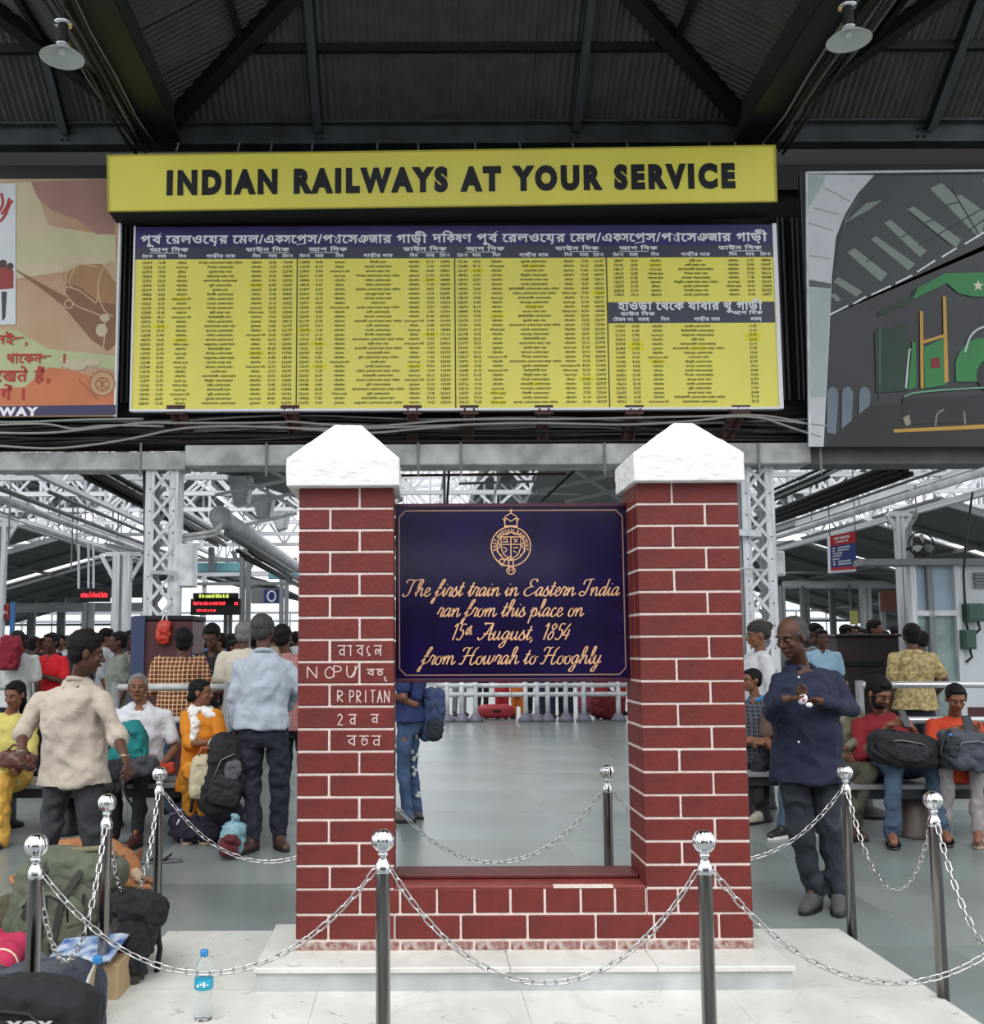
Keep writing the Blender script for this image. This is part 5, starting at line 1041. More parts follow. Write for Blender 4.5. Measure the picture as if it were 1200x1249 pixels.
for k in range(8): MB().tube([c, c + q @ Vector((.2 * math.cos(R(45 * k)), .2 * math.sin(R(45 * k)), 0))], .006, 4).build('cage_wire', M['roof_steel'], fn)
for k in range(3): a0 = R(120 * k); MB().loft([(c + q @ Vector((r_ * math.cos(a0), r_ * math.sin(a0), .03)), q @ Vector((-math.sin(a0) * w_, math.cos(a0) * w_, .02)), q @ Vector((0, 0, .004))) for r_, w_ in ((.03, .02), (.1, .05), (.16, .045))], 8).build('blade', M['grey_steel'], fn)
bar('arm', fn, c + Vector((0, .05, 0)), c + Vector((-.15, .3, -.05)), .04, .04, M['roof_steel'])
# ---------------------------------------------------------------- barriers and benches
def barrier(px0, px1, py1, py2, Y, posts, label, m='gutter', z0=0):
    a, b = at(px0, py1, Y), at(px1, py1, Y); e = empty('barrier', ((a.x + b.x) / 2, Y, 0), label, 'barrier'); z1 = at((px0 + px1) / 2, py1, Y).z; z2 = at((px0 + px1) / 2, py2, Y).z
    for z in (z1, z2): MB().tube([(a.x, Y, z), (b.x, Y, z)], .03, 12).build('rail', M[m], e, True)
    for px in posts:
        x = at(px, py1, Y).x; MB().tube([(x, Y, .02), (x, Y, z1 + .04)], .035, 12).build('post', M['grey_steel'] if m != 'white_steel' else M[m], e, True); MB().lathe([(.1, 0), (.1, .03), (.04, .06)], (x, Y, 0), 14).build('post_base', M['roof_steel'], e, True)
BR = mat('satin_rail', (205, 206, 208), .22, .6); M['rail'] = BR
barrier(1045, 1330, 835, 878, 9.3, (1048, 1250), 'steel barrier with bright top rail behind the right bench', 'rail'); barrier(139, 282, 838, 878, 9.0, (141, 278), 'grey pipe barrier behind the seated old man and woman', 'gutter'); barrier(-120, 24, 838, 876, 9.0, (-60, 20), 'grey pipe barrier at the far left behind the woman in yellow', 'gutter')
e = empty('barrier', (gnd(650, 878).x, 21.5, 0), 'white queue barrier with dark feet seen under the plaque', 'barrier')
for px in (545, 563, 580, 641, 655, 668, 690, 712, 754): x = at(px, 860, 21.5).x; MB().tube([(x, 21.5, 0), (x, 21.5, .85)], .05, 10).build('post', M['white_steel'], e, True); MB().lathe([(.17, 0), (.15, .06), (.07, .16), (.05, .18)], (x, 21.5, 0), 14).build('post_base', mat('slate_foot', (110, 108, 126), .5), e, True)
for py in (847, 836): z = at(650, py, 21.5).z; MB().tube([(at(532, py, 21.5).x, 21.5, z), (at(800, py, 21.5).x, 21.5, z)], .05, 10).build('rail', M['white_steel'], e, True)
def bench(x0, x1, Y0, Y1, z, label, peds, pm, back=None):
    e = empty('bench', ((x0 + x1) / 2, (Y0 + Y1) / 2, 0), label, 'bench')
    n_ = 4; w_ = (Y1 - Y0) / n_
    for k in range(n_): MB().box(x0, x1, Y0 + k * w_, Y0 + (k + 1) * w_ - .006, z - .04, z, .006).build('seat_slat', M['grey_steel'], e)
    bar('apron', e, (x0 + .05, Y0 + .05, z - .08), (x1 - .05, Y0 + .05, z - .08), .04, .07, M['roof_steel'])
    for x in peds: MB().lathe([(.11, 0), (.115, .02), (.1, .05), (.1, z - .045)], (x, (Y0 + Y1) / 2, 0), 20).build('pedestal', pm, e, True)
PM = mat('brown_stone_pedestal', (104, 92, 84), .5, 0, .35, 10, .1, 20, stretch=(3, 3, .4))
xb_ = at(1116, 960, 8.3).x; bench(at(1030, 950, 8.2).x, 6.2, 8.1, 8.55, .44, 'grey slatted bench on a stone pedestal, right side', (xb_, xb_ + 1.6), PM)
bench(at(905, 950, 8.9).x, at(1020, 950, 8.9).x, 8.9, 9.35, .44, 'grey slatted bench behind the man in navy', (at(925, 950, 9.1).x, at(1000, 950, 9.1).x), M['roof_steel'])
bench(-4.9, at(208, 950, 8.4).x + .5, 8.35, 8.85, .44, 'grey slatted bench under the seated old man and woman, left side', (-4.2, -2.9, -1.95), M['roof_steel'])
c = gnd(1075, 1001); MB().lathe([(.2, 0), (.2, .03), (.08, .07), (.04, .09), (.035, .4)], (c.x, c.y + .25, 0), 24).build('stand_base', M['roof_steel'], None, True, label='round dark cast base of a stand under the right bench', cat='stand')
# ---------------------------------------------------------------- people: one continuous body each, clothes and hair as its children
PEND = []
def grow(mb, name, m, parent, vox, smooth=3, folds=0, fs=.12, label=None, **kw):
    """fuse the collected volumes into one smooth skin"""
    o = mb.build(name, m, parent, True, label=label, **kw)
    md = o.modifiers.new('fuse', 'REMESH'); md.mode = 'VOXEL'; md.voxel_size = vox; md.use_smooth_shade = True
    md = o.modifiers.new('soften', 'SMOOTH'); md.iterations = smooth; md.factor = .6
    if folds:
        t = bpy.data.textures.get('folds_%g' % fs) or bpy.data.textures.new('folds_%g' % fs, 'MARBLE')
        t.noise_scale = fs; t.turbulence = 9; t.noise_depth = 1; md = o.modifiers.new('folds', 'DISPLACE'); md.texture = t; md.strength = folds; md.mid_level = .5; md.texture_coords = 'LOCAL'
    PEND.append(o); return o
def bake():
    bpy.context.view_layer.update(); dg = bpy.context.evaluated_depsgraph_get(); new = []
    for o in PEND: new.append(bpy.data.meshes.new_from_object(o.evaluated_get(dg)))
    for o, me in zip(PEND, new): o.modifiers.clear(); me.name = o.name; o.data = me
    PEND.clear()
def limb(mb, pts, rs, n=12):
    pts = [Vector(p) for p in pts]; out = []; ro = []
    for i in range(len(pts) - 1):
        for j in range(3): t = j / 3; out.append(pts[i].lerp(pts[i + 1], t)); ro.append(rs[i] * (1 - t) + rs[i + 1] * t)
    out.append(pts[-1]); ro.append(rs[-1]); mb.tube(out, ro, n)
    for p, r in zip(pts, rs): mb.ball(p, r, n, 8)
def hand(mb, w, d, n, side, curl=.35, k=1.0):
    d = d.normalized(); s = d.cross(n).normalized(); n = s.cross(d).normalized(); rot = Matrix((s, d, n)).transposed()
    mb.ball(w + d * .045 * k, (.038 * k, .05 * k, .015 * k), 12, 8, rot); mb.tube([w - d * .02 * k, w + d * .03 * k], [.024 * k, .026 * k], 10)
    for i in range(4):
        L = (.036, .04, .038, .03)[i] * k; o = (i - 1.5) * .021 * k * side * -1; fan = s * o * .9; b = w + d * .085 * k + s * o
        d1 = (d + fan * 2.5 - n * 0 + n * math.tan(min(1.2, curl * .9))).normalized(); p1 = b + d1 * L
        d2 = (d * math.cos(curl * 2) + n * math.sin(curl * 2) + fan).normalized(); p2 = p1 + d2 * L * .8; d3 = (d * math.cos(curl * 3) + n * math.sin(curl * 3)).normalized(); p3 = p2 + d3 * L * .55
        limb(mb, [b - d * .03 * k, b, p1, p2, p3], [.009 * k, .0088 * k, .008 * k, .0075 * k, .0065 * k], 8)
    b = w + d * .03 * k + s * side * .03 * k; p1 = b + (s * side * .75 + d * .7).normalized() * .036 * k; limb(mb, [w + d * .015 * k, b, p1, p1 + (d + n * .4 + s * side * .25).normalized() * .03 * k], [.013 * k, .012 * k, .0095 * k, .008 * k], 8)
SK = lambda n, c: mat('skin_' + n, c, .55, 0, .12, 14, .15, 60, spec=.3)
SKIN = {'mid': SK('brown', (128, 86, 66)), 'dark': SK('dark_brown', (88, 58, 46)), 'light': SK('light_brown', (156, 110, 86))}
HAIR = {'black': mat('black_hair', (12, 10, 11), .7, 0, 0, 5, .5, 90, spec=.25), 'grey': mat('grey_hair', (128, 124, 122), .6, 0, .35, 60, .7, 90), 'dgrey': mat('dark_grey_hair', (62, 58, 58), .6, 0, .4, 60, .7, 90)}
EYEW = mat('eye_white', (150, 136, 126), .3); IRIS = mat('dark_iris', (22, 14, 12), .2); LIP = mat('lips', (104, 56, 50), .5); BROW = mat('eyebrow', (20, 16, 16), .8)
STAND = dict(pel=(0, 0, .93), chest=(0, .01, 1.22), neck=(0, -.01, 1.42), head=(0, .02, 1.575), shL=(-.185, 0, 1.37), shR=(.185, 0, 1.37), elL=(-.235, -.03, 1.09), elR=(.235, -.03, 1.09), wrL=(-.24, .06, .86), wrR=(.24, .06, .86), hipL=(-.09, 0, .9), hipR=(.09, 0, .9), knL=(-.10, .03, .49), knR=(.10, .03, .49), anL=(-.11, -.02, .09), anR=(.11, -.02, .09), toL=(-.13, .14, .03), toR=(.13, .14, .03))
SIT = dict(pel=(0, 0, .53), chest=(0, .01, .84), neck=(0, 0, 1.03), head=(0, .04, 1.185), shL=(-.185, 0, .98), shR=(.185, 0, .98), elL=(-.22, .1, .72), elR=(.22, .1, .72), wrL=(-.13, .32, .64), wrR=(.13, .32, .64), hipL=(-.09, .02, .52), hipR=(.09, .02, .52), knL=(-.13, .44, .52), knR=(.13, .44, .52), anL=(-.13, .42, .09), anR=(.13, .42, .09), toL=(-.14, .58, .03), toR=(.14, .58, .03))
def person(label, loc, yaw, H, pose, skin='mid', hair='black', style='short', shirt=None, legs=None, shoes=None, hyaw=0, hpitch=0, vox=.008, P=None, curlL=.3, curlR=.3, nL=None, nR=None, dL=None, dR=None, belly=0, hem=.10, sleeve='short', female=False, group=None, collar=None, wide=1.0, face=True, beard=None, folds=.012, kurta=0, legw=1.0, root=None, eyes=True):
    k = H / 1.7; a = R(yaw); Fv = Vector((-math.sin(a), math.cos(a), 0)); Rv = Vector((math.cos(a), math.sin(a), 0)); loc = Vector((loc[0], loc[1], 0))
    loc_of = lambda t: loc + (Rv * t[0] + Fv * t[1] + Vector((0, 0, t[2]))) * k
    J = {q: loc_of(t) for q, t in pose.items()}
    for q, t in (P or {}).items(): J[q] = t.copy() if isinstance(t, Vector) else loc_of(t)
    e = empty('person', (loc.x, loc.y, loc.z), label, 'person', group)
    ha = R(yaw + hyaw); hq = Matrix.Rotation(ha, 3, 'Z') @ Matrix.Rotation(R(hpitch), 3, 'X'); hc = J['head']; hs = k * 1.04
    hp = lambda r, f, u: hc + hq @ Vector((r, f, u)) * hs
    hv = lambda r, f, u: Vector((r, f, u)) * hs
    sx = (J['shR'] - J['shL']).normalized(); hx = (J['hipR'] - J['hipL']).normalized(); up = (J['neck'] - J['pel']).normalized(); fw = up.cross(sx).normalized(); fwh = up.cross(hx).normalized()
    if fw.dot(Fv) < 0: fw = -fw
    if fwh.dot(Fv) < 0: fwh = -fwh
    wd = k * wide; pel, ch, ne = J['pel'], J['chest'], J['neck']; wa = pel.lerp(ch, .5)
    def torso(g, low=.06, top=True, flare=0, add=0.0):
        s = [(pel - up * low * k, hx * (.160 + flare) * wd * g, fwh * (.115 + flare * .6) * wd * g), (pel, hx * .165 * wd * g, fwh * .12 * wd * g), (wa + fw * belly * .5, sx.lerp(hx, .5) * (.14 if female else .152) * wd * g, fw * (.105 + belly) * wd * g), (ch, sx * .165 * wd * g, fw * (.118 + .25 * belly) * wd * g), (ch.lerp(ne, .5), sx * .165 * wd * g, fw * .105 * wd * g), (ch.lerp(ne, .82), sx * .115 * wd * g, fw * .08 * wd * g)]
        if top: s.append((ne, sx * .062 * k, fw * .06 * k))
        if add: s = [(c_, a_ * (1 + add / a_.length), b_ * (1 + add / b_.length)) for c_, a_, b_ in s]
        return s
    # body
    mb = MB(); mb.loft(torso(.84), 20)
    limb(mb, [ne - up * .03 * k, ne + up * .02 * k, hp(0, -.015, -.05)], [.058 * k, .052 * k, .05 * k])
    mb.ball(hp(0, -.012, .025), hv(.073, .092, .083), 20, 14, hq); mb.ball(hp(0, .018, -.04), hv(.058, .062, .066), 18, 12, hq); mb.ball(hp(0, .05, -.088), hv(.026, .024, .02), 10, 8, hq); mb.ball(hp(0, .066, .022), hv(.05, .02, .018), 12, 8, hq)
    limb(mb, [hp(0, .08, .008), hp(0, .098, -.028)], [.009 * hs, .0145 * hs], 8); mb.ball(hp(-.012, .088, -.032), hv(.009, .01, .008), 8, 6, hq); mb.ball(hp(.012, .088, -.032), hv(.009, .01, .008), 8, 6, hq)
    mb.ball(hp(0, .074, -.058), hv(.024, .012, .012), 10, 6, hq)
    for s in (-1, 1): mb.ball(hp(s * .076, -.008, -.005), hv(.009, .019, .031), 10, 8, hq); mb.ball(hp(s * .04, .062, -.025), hv(.018, .016, .018), 10, 6, hq)
    for s, q in ((-1, 'L'), (1, 'R')):
        sh, el, wr = J['sh' + q], J['el' + q], J['wr' + q]
        limb(mb, [ch.lerp(ne, .6) + sx * s * .08 * k, sh - up * .015 * k, sh.lerp(el, .5), el], [.038 * k, .04 * k, .038 * k, .035 * k]); limb(mb, [el, el.lerp(wr, .35), wr], [.036 * k, .035 * k, .024 * k])
        d = (dL if s < 0 else dR) or (wr - el).normalized(); n = (nL if s < 0 else nR) or (-sx * s); hand(mb, wr, d, n, -1 if (d.cross(n)).dot(fw) < 0 else 1, curlL if s < 0 else curlR, k * 1.02)
        hi, kn, an, to = J['hip' + q], J['kn' + q], J['an' + q], J['to' + q]
        limb(mb, [hi, hi.lerp(kn, .5), kn], [.078 * k, .066 * k, .05 * k]); limb(mb, [kn, kn.lerp(an, .3), an], [.05 * k, .05 * k, .033 * k]); fo = shoes and shoes[1] == 'shoe'; limb(mb, [an - Vector((0, 0, .045 * k)), an.lerp(to, .2 if fo else .5) - Vector((0, 0, (.045 if fo else .02) * k)), an.lerp(to, .3) - Vector((0, 0, .05 * k)) if fo else to], [.028 * k if fo else .033 * k, .026 * k if fo else .036 * k, .02 * k if fo else .028 * k])
    grow(mb, 'body', SKIN[skin], e, vox, 2)
    if eyes:
        for s in (-1, 1):
            o = MB().ball(hp(s * .031, .0735, .002), hv(.0125, .0065, .0052), 12, 8, hq).build('eye', EYEW, e, True); MB().ball(hp(s * .031, .0795, .002), hv(.0056, .0026, .0052), 8, 6, hq).build('iris', IRIS, o, True)
            limb(mb2 := MB(), [hp(s * .016, .084, .021), hp(s * .033, .0835, .026), hp(s * .05, .073, .019)], [.0032 * hs, .0036 * hs, .002 * hs], 6); mb2.build('eyebrow', BROW if hair != 'grey' else HAIR['grey'], e, True)
        limb(mb2 := MB(), [hp(-.023, .079, -.057), hp(-.008, .088, -.0545), hp(.008, .088, -.0545), hp(.023, .079, -.057)], [.003 * hs, .0048 * hs, .0048 * hs, .003 * hs], 6); limb(mb2, [hp(-.017, .08, -.0625), hp(0, .087, -.0645), hp(.017, .08, -.0625)], [.003 * hs, .0052 * hs, .003 * hs], 6); mb2.build('lips', LIP, e, True)
    # hair
    if style:
        mb = MB()
        if style in ('short', 'full', 'woman', 'long'):
            f_ = .012 if style == 'full' else 0
            mb.ball(hp(0, -.026, .042 + f_ * .4), hv(.08 + f_ * .4, .096 + f_ * .3, .082 + f_), 20, 14, hq); mb.ball(hp(0, -.055, -.01), hv(.073, .055, .062), 16, 10, hq); mb.ball(hp(0, .03, .083 + f_ * .6), hv(.058, .045, .026 + f_), 14, 8, hq)
            for s in (-1, 1): mb.ball(hp(s * .066, .01, .035), hv(.014, .03, .03), 10, 8, hq)
        if style == 'woman': mb.ball(hp(0, -.1, -.045), hv(.042, .036, .04), 12, 8, hq)
        if style == 'long': limb(mb, [hp(0, -.07, -.01), hp(0, -.095, -.12), hp(.0, -.1, -.26), hp(.0, -.1, -.36)], [.05 * hs, .04 * hs, .028 * hs, .014 * hs])
        if style == 'balding':
            mb.ball(hp(0, -.045, .0), hv(.079, .068, .062), 18, 12, hq)
            for s in (-1, 1): mb.ball(hp(s * .063, -.01, .018), hv(.018, .045, .03), 10, 8, hq)
            mb.ball(hp(0, -.034, .036), hv(.0765, .082, .077), 18, 12, hq)
        grow(mb, 'hair', HAIR[hair], e, max(vox, .006), 2, .0035 if vox < .012 else 0, .015)
    if beard:
        mb = MB(); mb.ball(hp(0, .026, -.07), hv(.0585, .061, .046), 14, 10, hq); mb.ball(hp(0, .084, -.047), hv(.026, .008, .006), 8, 6, hq)
        for s in (-1, 1): mb.ball(hp(s * .054, .015, -.03), hv(.012, .026, .04), 8, 8, hq)
        grow(mb, 'beard', HAIR['black'], e, .006, 2)
    # shirt or kurta
    if shirt:
        mb = MB(); mb.loft(torso(1.0, hem, False, .03 if hem > .05 else .012, .02 * k), 22); mb.ball(ch.lerp(ne, .8) - fw * .018 * k, .078 * k); limb(mb, [ne - up * .03 * k - sx * .012 * k - fw * .012 * k, ne - up * .026 * k + sx * .012 * k - fw * .012 * k], [.07 * k, .07 * k])
        limb(mb, [ch.lerp(ne, .8) - sx * .06 * k, ch.lerp(ne, .8) + sx * .06 * k], [.07 * k, .07 * k])
        for s, q in ((-1, 'L'), (1, 'R')):
            sh, el, wr = J['sh' + q], J['el' + q], J['wr' + q]; limb(mb, [ne - up * .045 * k + sx * s * .03 * k, ne.lerp(sh, .55) - up * .022 * k, sh - up * .012 * k], [.058 * k, .06 * k, .06 * k]); limb(mb, [ch + sx * s * .09 * k, sh - up * .04 * k], [.07 * k, .06 * k])
            if sleeve == 'short': t = sh.lerp(el, .72); limb(mb, [sh, t], [.056 * k, .062 * k])
            elif sleeve == 'half': limb(mb, [sh, el, el.lerp(wr, .12)], [.057 * k, .056 * k, .056 * k])
            else: limb(mb, [sh, sh.lerp(el, .5), el], [.057 * k, .056 * k, .05 * k]); limb(mb, [el, wr - (wr - el).normalized() * .02], [.055 * k, .038 * k])
        if kurta:
            km, hm = (J['knL'] + J['knR']) / 2, (J['hipL'] + J['hipR']) / 2; sp = (J['knR'] - J['knL']).length / 2 + .09 * k; dd = (km - hm).normalized(); nn = dd.cross(hx).normalized()
            mb.loft([(hm, hx * .19 * wd, nn * .13 * k), (hm.lerp(km, .5), hx * (.17 * wd + sp) / 2 * 1.05, nn * .11 * k), (hm.lerp(km, min(kurta, 1.0)), hx * sp, nn * .095 * k)], 20)
            if kurta > 1: am = (J['anL'] + J['anR']) / 2; mb.loft([(km, hx * sp, dd * .1 * k), (km.lerp(am, kurta - 1), hx * sp * .95, dd * .09 * k)], 20)
        o = grow(mb, 'kurta' if kurta else 'shirt', shirt, e, max(vox, .0075), 4, folds, .16)
        if collar:
            mb = MB(); pts = []
            for i in range(13): t = R(-150 + 300 * i / 12 - 90); pts.append(ne + up * (.004 - .02 * math.sin(t)) * k + sx * math.cos(t) * .066 * k + fw * math.sin(t) * .07 * k)
            mb.tube(pts, [.017 * k] * 13, 8); grow(mb, 'collar', collar, e, .006, 2)
    if legs:
        mb = MB(); mb.loft([(pel + up * .04 * k, hx * .135 * wd, fwh * .095 * wd), (pel - up * .03 * k, hx * .15 * wd, fwh * .105 * wd), (pel - up * .1 * k, hx * .15 * wd, fwh * .108 * wd)] + ([(pel - up * .17 * k, hx * .14 * wd, fwh * .09 * wd)] if (J['knL'] - J['hipL']).normalized().z < -.7 else []), 20)
        for q in 'LR':
            hi, kn, an = J['hip' + q], J['kn' + q], J['an' + q]
            limb(mb, [hi, hi.lerp(kn, .5), kn], [.09 * k * legw, .082 * k * legw, .069 * k * legw]); limb(mb, [kn, kn.lerp(an, .4), an - Vector((0, 0, (.048 if shoes and shoes[1] == 'shoe' else .03) * k))], [.069 * k * legw, .066 * k * legw, .06 * k * max(legw, .9)])
        grow(mb, 'trousers', legs, e, max(vox, .0075), 3, folds, .14)
    if shoes:
        for q in 'LR':
            an, to = J['an' + q], J['to' + q]; d = (to - an); d.z = 0; d.normalize(); mb = MB(); z0 = max(.0, loc.z)
            if shoes[1] == 'shoe':
                hl_ = Vector((an.x, an.y, z0)); limb(mb, [hl_ - d * .02 * k + Vector((0, 0, .045 * k)), hl_ + d * .09 * k + Vector((0, 0, .04 * k)), hl_ + d * .185 * k + Vector((0, 0, .03 * k))], [.042 * k, .043 * k, .032 * k]); mb.ball(hl_ + Vector((0, 0, .072 * k)), .05 * k); mb.ball(hl_ + d * .05 * k + Vector((0, 0, .062 * k)), .044 * k)
                o = grow(mb, 'shoe', shoes[0], e, .008, 3); sb = MB(); sd = Vector((d.y, -d.x, 0)); sb.loft([(hl_ + d * .07 * k + Vector((0, 0, .0)), d * .145 * k, sd * .048 * k), (hl_ + d * .07 * k + Vector((0, 0, .022)), d * .145 * k, sd * .048 * k)], 16); sb.build('sole', M['black'] if len(shoes) < 3 else shoes[2], o)
            else:
                hl_ = Vector((an.x, an.y, z0)); sd = Vector((d.y, -d.x, 0)); mb.loft([(hl_ + d * .06 * k, d * .14 * k, sd * .05 * k), (hl_ + d * .06 * k + Vector((0, 0, .018)), d * .14 * k, sd * .05 * k)], 16)
                for t in (.05, .11): mb.tube([hl_ + d * t * k + sd * .048 * k * math.cos(R(a_)) + Vector((0, 0, .02 + .055 * k * math.sin(R(a_)))) for a_ in range(0, 181, 20)], .011 * k, 6)
                mb.build('sandal', shoes[0], e, True)
    return e, J, k, hp, hq, sx, fw, up, ne
def cloth(name, col, var=.1, vs=5, col2=None, rough=.85):
    new = name not in _mats; m = mat(name, col, rough, 0, var, vs, .5, 7, col2)
    if new: nt = m.node_tree; b_ = [n for n in nt.nodes if n.type == 'BUMP'][0]; b_.inputs['Distance'].default_value = .035; [setattr(n.inputs['Distortion'], 'default_value', 1.2) for n in nt.nodes if n.type == 'TEX_NOISE' and abs(n.inputs['Scale'].default_value - 7) < .01]
    return m
def checks(name, base, l1, l2, sc=14.0):
    """woven check: two sets of crossing bands"""
    m = bpy.data.materials.new(name); m.use_nodes = True; nt = m.node_tree; b = nt.nodes['Principled BSDF']; b.inputs['Roughness'].default_value = .85; tc = nt.nodes.new('ShaderNodeTexCoord'); prev = None
    for i, (ax, col, th) in enumerate((('X', l1, .8), ('Z', l1, .8), ('X', l2, .93), ('Z', l2, .93))):
        w = nt.nodes.new('ShaderNodeTexWave'); w.bands_direction = ax; w.inputs['Scale'].default_value = sc; w.inputs['Distortion'].default_value = .6; nt.links.new(tc.outputs['Object'], w.inputs[0])
        r = nt.nodes.new('ShaderNodeValToRGB'); r.color_ramp.interpolation = 'CONSTANT'; r.color_ramp.elements[0].color = (0, 0, 0, 1); r.color_ramp.elements[1].position = th; r.color_ramp.elements[1].color = (.75, .75, .75, 1); nt.links.new(w.outputs[1], r.inputs[0])
        mx = nt.nodes.new('ShaderNodeMix'); mx.data_type = 'RGBA'; nt.links.new(r.outputs[0], mx.inputs[0]); mx.inputs[7].default_value = rgb(col)
        if prev: nt.links.new(prev, mx.inputs[6])
        else: mx.inputs[6].default_value = rgb(base)
        prev = mx.outputs[2]
    nt.links.new(prev, b.inputs['Base Color']); return m
def spots(name, base, dot, sc=22, th=.3):
    m = bpy.data.materials.new(name); m.use_nodes = True; nt = m.node_tree; b = nt.nodes['Principled BSDF']; b.inputs['Roughness'].default_value = .85; tc = nt.nodes.new('ShaderNodeTexCoord'); v = nt.nodes.new('ShaderNodeTexVoronoi'); v.inputs['Scale'].default_value = sc; nt.links.new(tc.outputs['Object'], v.inputs[0])
    r = nt.nodes.new('ShaderNodeValToRGB'); r.color_ramp.interpolation = 'CONSTANT'; r.color_ramp.elements[0].color = rgb(dot); r.color_ramp.elements[1].position = th; r.color_ramp.elements[1].color = rgb(base); nt.links.new(v.outputs[0], r.inputs[0]); nt.links.new(r.outputs[0], b.inputs['Base Color']); return m
LEA = mat('black_leather', (26, 24, 24), .4); LEB = mat('brown_leather', (70, 48, 40), .5); SAN = mat('tan_sandal', (150, 130, 112), .6); GRS = mat('grey_canvas_shoe', (70, 70, 70), .8); PHN = mat('phone_black', (20, 20, 24), .2); WHS = mat('pale_sole', (210, 208, 204), .6)
def phone(c, q, label, m=None):
    mb = MB(); bm = bmesh.new(); bmesh.ops.create_cube(bm, size=1); [setattr(v, 'co', Vector((v.co.x * .074, v.co.y * .15, v.co.z * .009))) for v in bm.verts]; bmesh.ops.bevel(bm, geom=bm.edges[:], offset=.003, segments=2, affect='EDGES'); mb.bm(bm, Matrix.Translation(c) @ q.to_4x4()); e = empty('phone', c, label, 'phone'); mb.build('body', m or PHN, e, True)
    s = MB(); s.add([c + q @ Vector((x, y, .0047)) for x, y in ((-.033, -.069), (.033, -.069), (.033, .069), (-.033, .069))], [(0, 1, 2, 3)]); s.build('screen', mat('phone_screen', (30, 34, 44), .1), e); return e
V = Vector
HI = .0062
# 1. man in the cream shirt, back to us, looking right
Y = 6.1; p = person('man in cream short-sleeved shirt seen from behind, beside the olive rucksack', at(88, 1099, Y), -22, 1.63, STAND, skin='dark', shirt=cloth('cream_shirt', (184, 170, 156), .06), legs=cloth('charcoal_trousers', (48, 50, 54)), shoes=(LEA, 'shoe'), hyaw=-48, hpitch=-8, vox=HI, sleeve='half', hem=.14, wide=1.16, belly=.03, style='full',
    P=dict(pel=at(92, 928, Y), chest=at(88, 872, Y), neck=at(97, 831, Y - .03), head=at(106, 797, Y - .1), shL=at(53, 852, Y + .1), shR=at(124, 852, Y - .1), elL=at(27, 890, Y + .05), wrL=at(27, 921, Y - .1), elR=at(143, 897, Y - .12), wrR=at(153, 925, Y - .28), hipL=at(76, 932, Y + .03), hipR=at(106, 932, Y - .03), knL=at(62, 1008, Y - .02), anL=at(36, 1078, Y + .05), toL=at(32, 1092, Y + .2), knR=at(112, 1012, Y - .05), anR=at(114, 1080, Y - .02), toR=at(122, 1092, Y + .12)), curlL=.6, curlR=.5, collar=cloth('cream_collar', (184, 170, 156), .06), folds=.02)
MB().lathe([(.031, -.012), (.032, -.006), (.032, .006), (.031, .012)], at(27, 917, Y - .09), 20).build('watch', mat('watch_steel', (120, 110, 100), .3, .8), p[0], True); MB().lathe([(.031, -.012), (.032, .0), (.031, .012)], at(152, 922, Y - .27), 20).build('watch', mat('watch_steel', (120, 110, 100), .3, .8), p[0], True)
# 2. man in the pale grey-blue shirt, back to us
Y = 7.9; person('tall man in pale grey-blue shirt and navy trousers, back to us, left of monument', at(322, 1026, Y), 0, 1.76, STAND, skin='dark', hair='dgrey', shirt=cloth('pale_blue_shirt', (166, 174, 186), .05), legs=cloth('navy_trousers', (26, 28, 44)), shoes=(LEB, 'shoe'), hyaw=-15, vox=.008, sleeve='long', hem=.04, wide=1.12,
    P=dict(pel=at(320, 882, Y), chest=at(322, 836, Y), neck=at(322, 796, Y), head=at(321, 769, Y + .03), shL=at(294, 812, Y), shR=at(351, 813, Y), elL=at(287, 850, Y), wrL=at(289, 886, Y + .1), elR=at(366, 838, Y + .02), wrR=at(352, 862, Y + .24), anL=at(309, 1013, Y), toL=at(298, 1024, Y - .12), anR=at(340, 1008, Y + .1), toR=at(346, 1018, Y - .02)), collar=cloth('pale_blue_collar', (166, 174, 186), .05), folds=.02)
# 3. the navy-shirted old man at right
Y = 6.1; NV = cloth('navy_shirt', (24, 30, 56), .12)
p = person('balding old man in navy shirt and dark trousers standing right of monument, hands together', at(985, 1099, Y), 152, 1.70, STAND, skin='dark', hair='dgrey', style='balding', shirt=NV, legs=cloth('faded_dark_trousers', (48, 56, 66), .35, 2.2, (30, 34, 44)), shoes=(GRS, 'shoe'), hyaw=-30, hpitch=-16, vox=HI, sleeve='long', hem=.16, wide=1.16, belly=.02,
    P=dict(pel=at(985, 920, Y), chest=at(982, 862, Y), neck=at(975, 812, Y), head=at(965, 777, Y - .09), shR=at(950, 832, Y - .04), shL=at(1015, 830, Y + .08), elR=at(940, 870, Y - .1), wrR=at(957, 853, Y - .33), elL=at(1040, 866, Y - .02), wrL=at(1000, 855, Y - .28), hipR=at(966, 925, Y), hipL=at(1002, 925, Y + .03), knR=at(974, 1005, Y - .05), anR=at(993, 1076, Y), toR=at(978, 1092, Y - .15), knL=at(1012, 1010, Y - .06), anL=at(1022, 1083, Y - .02), toL=at(1022, 1100, Y - .16)), curlL=.7, curlR=.8, dR=V((.8, .0, .1)), dL=V((-1, -.1, 0)), nR=V((0, 0, 1)), nL=V((0, .2, 1)), collar=NV, folds=.02)
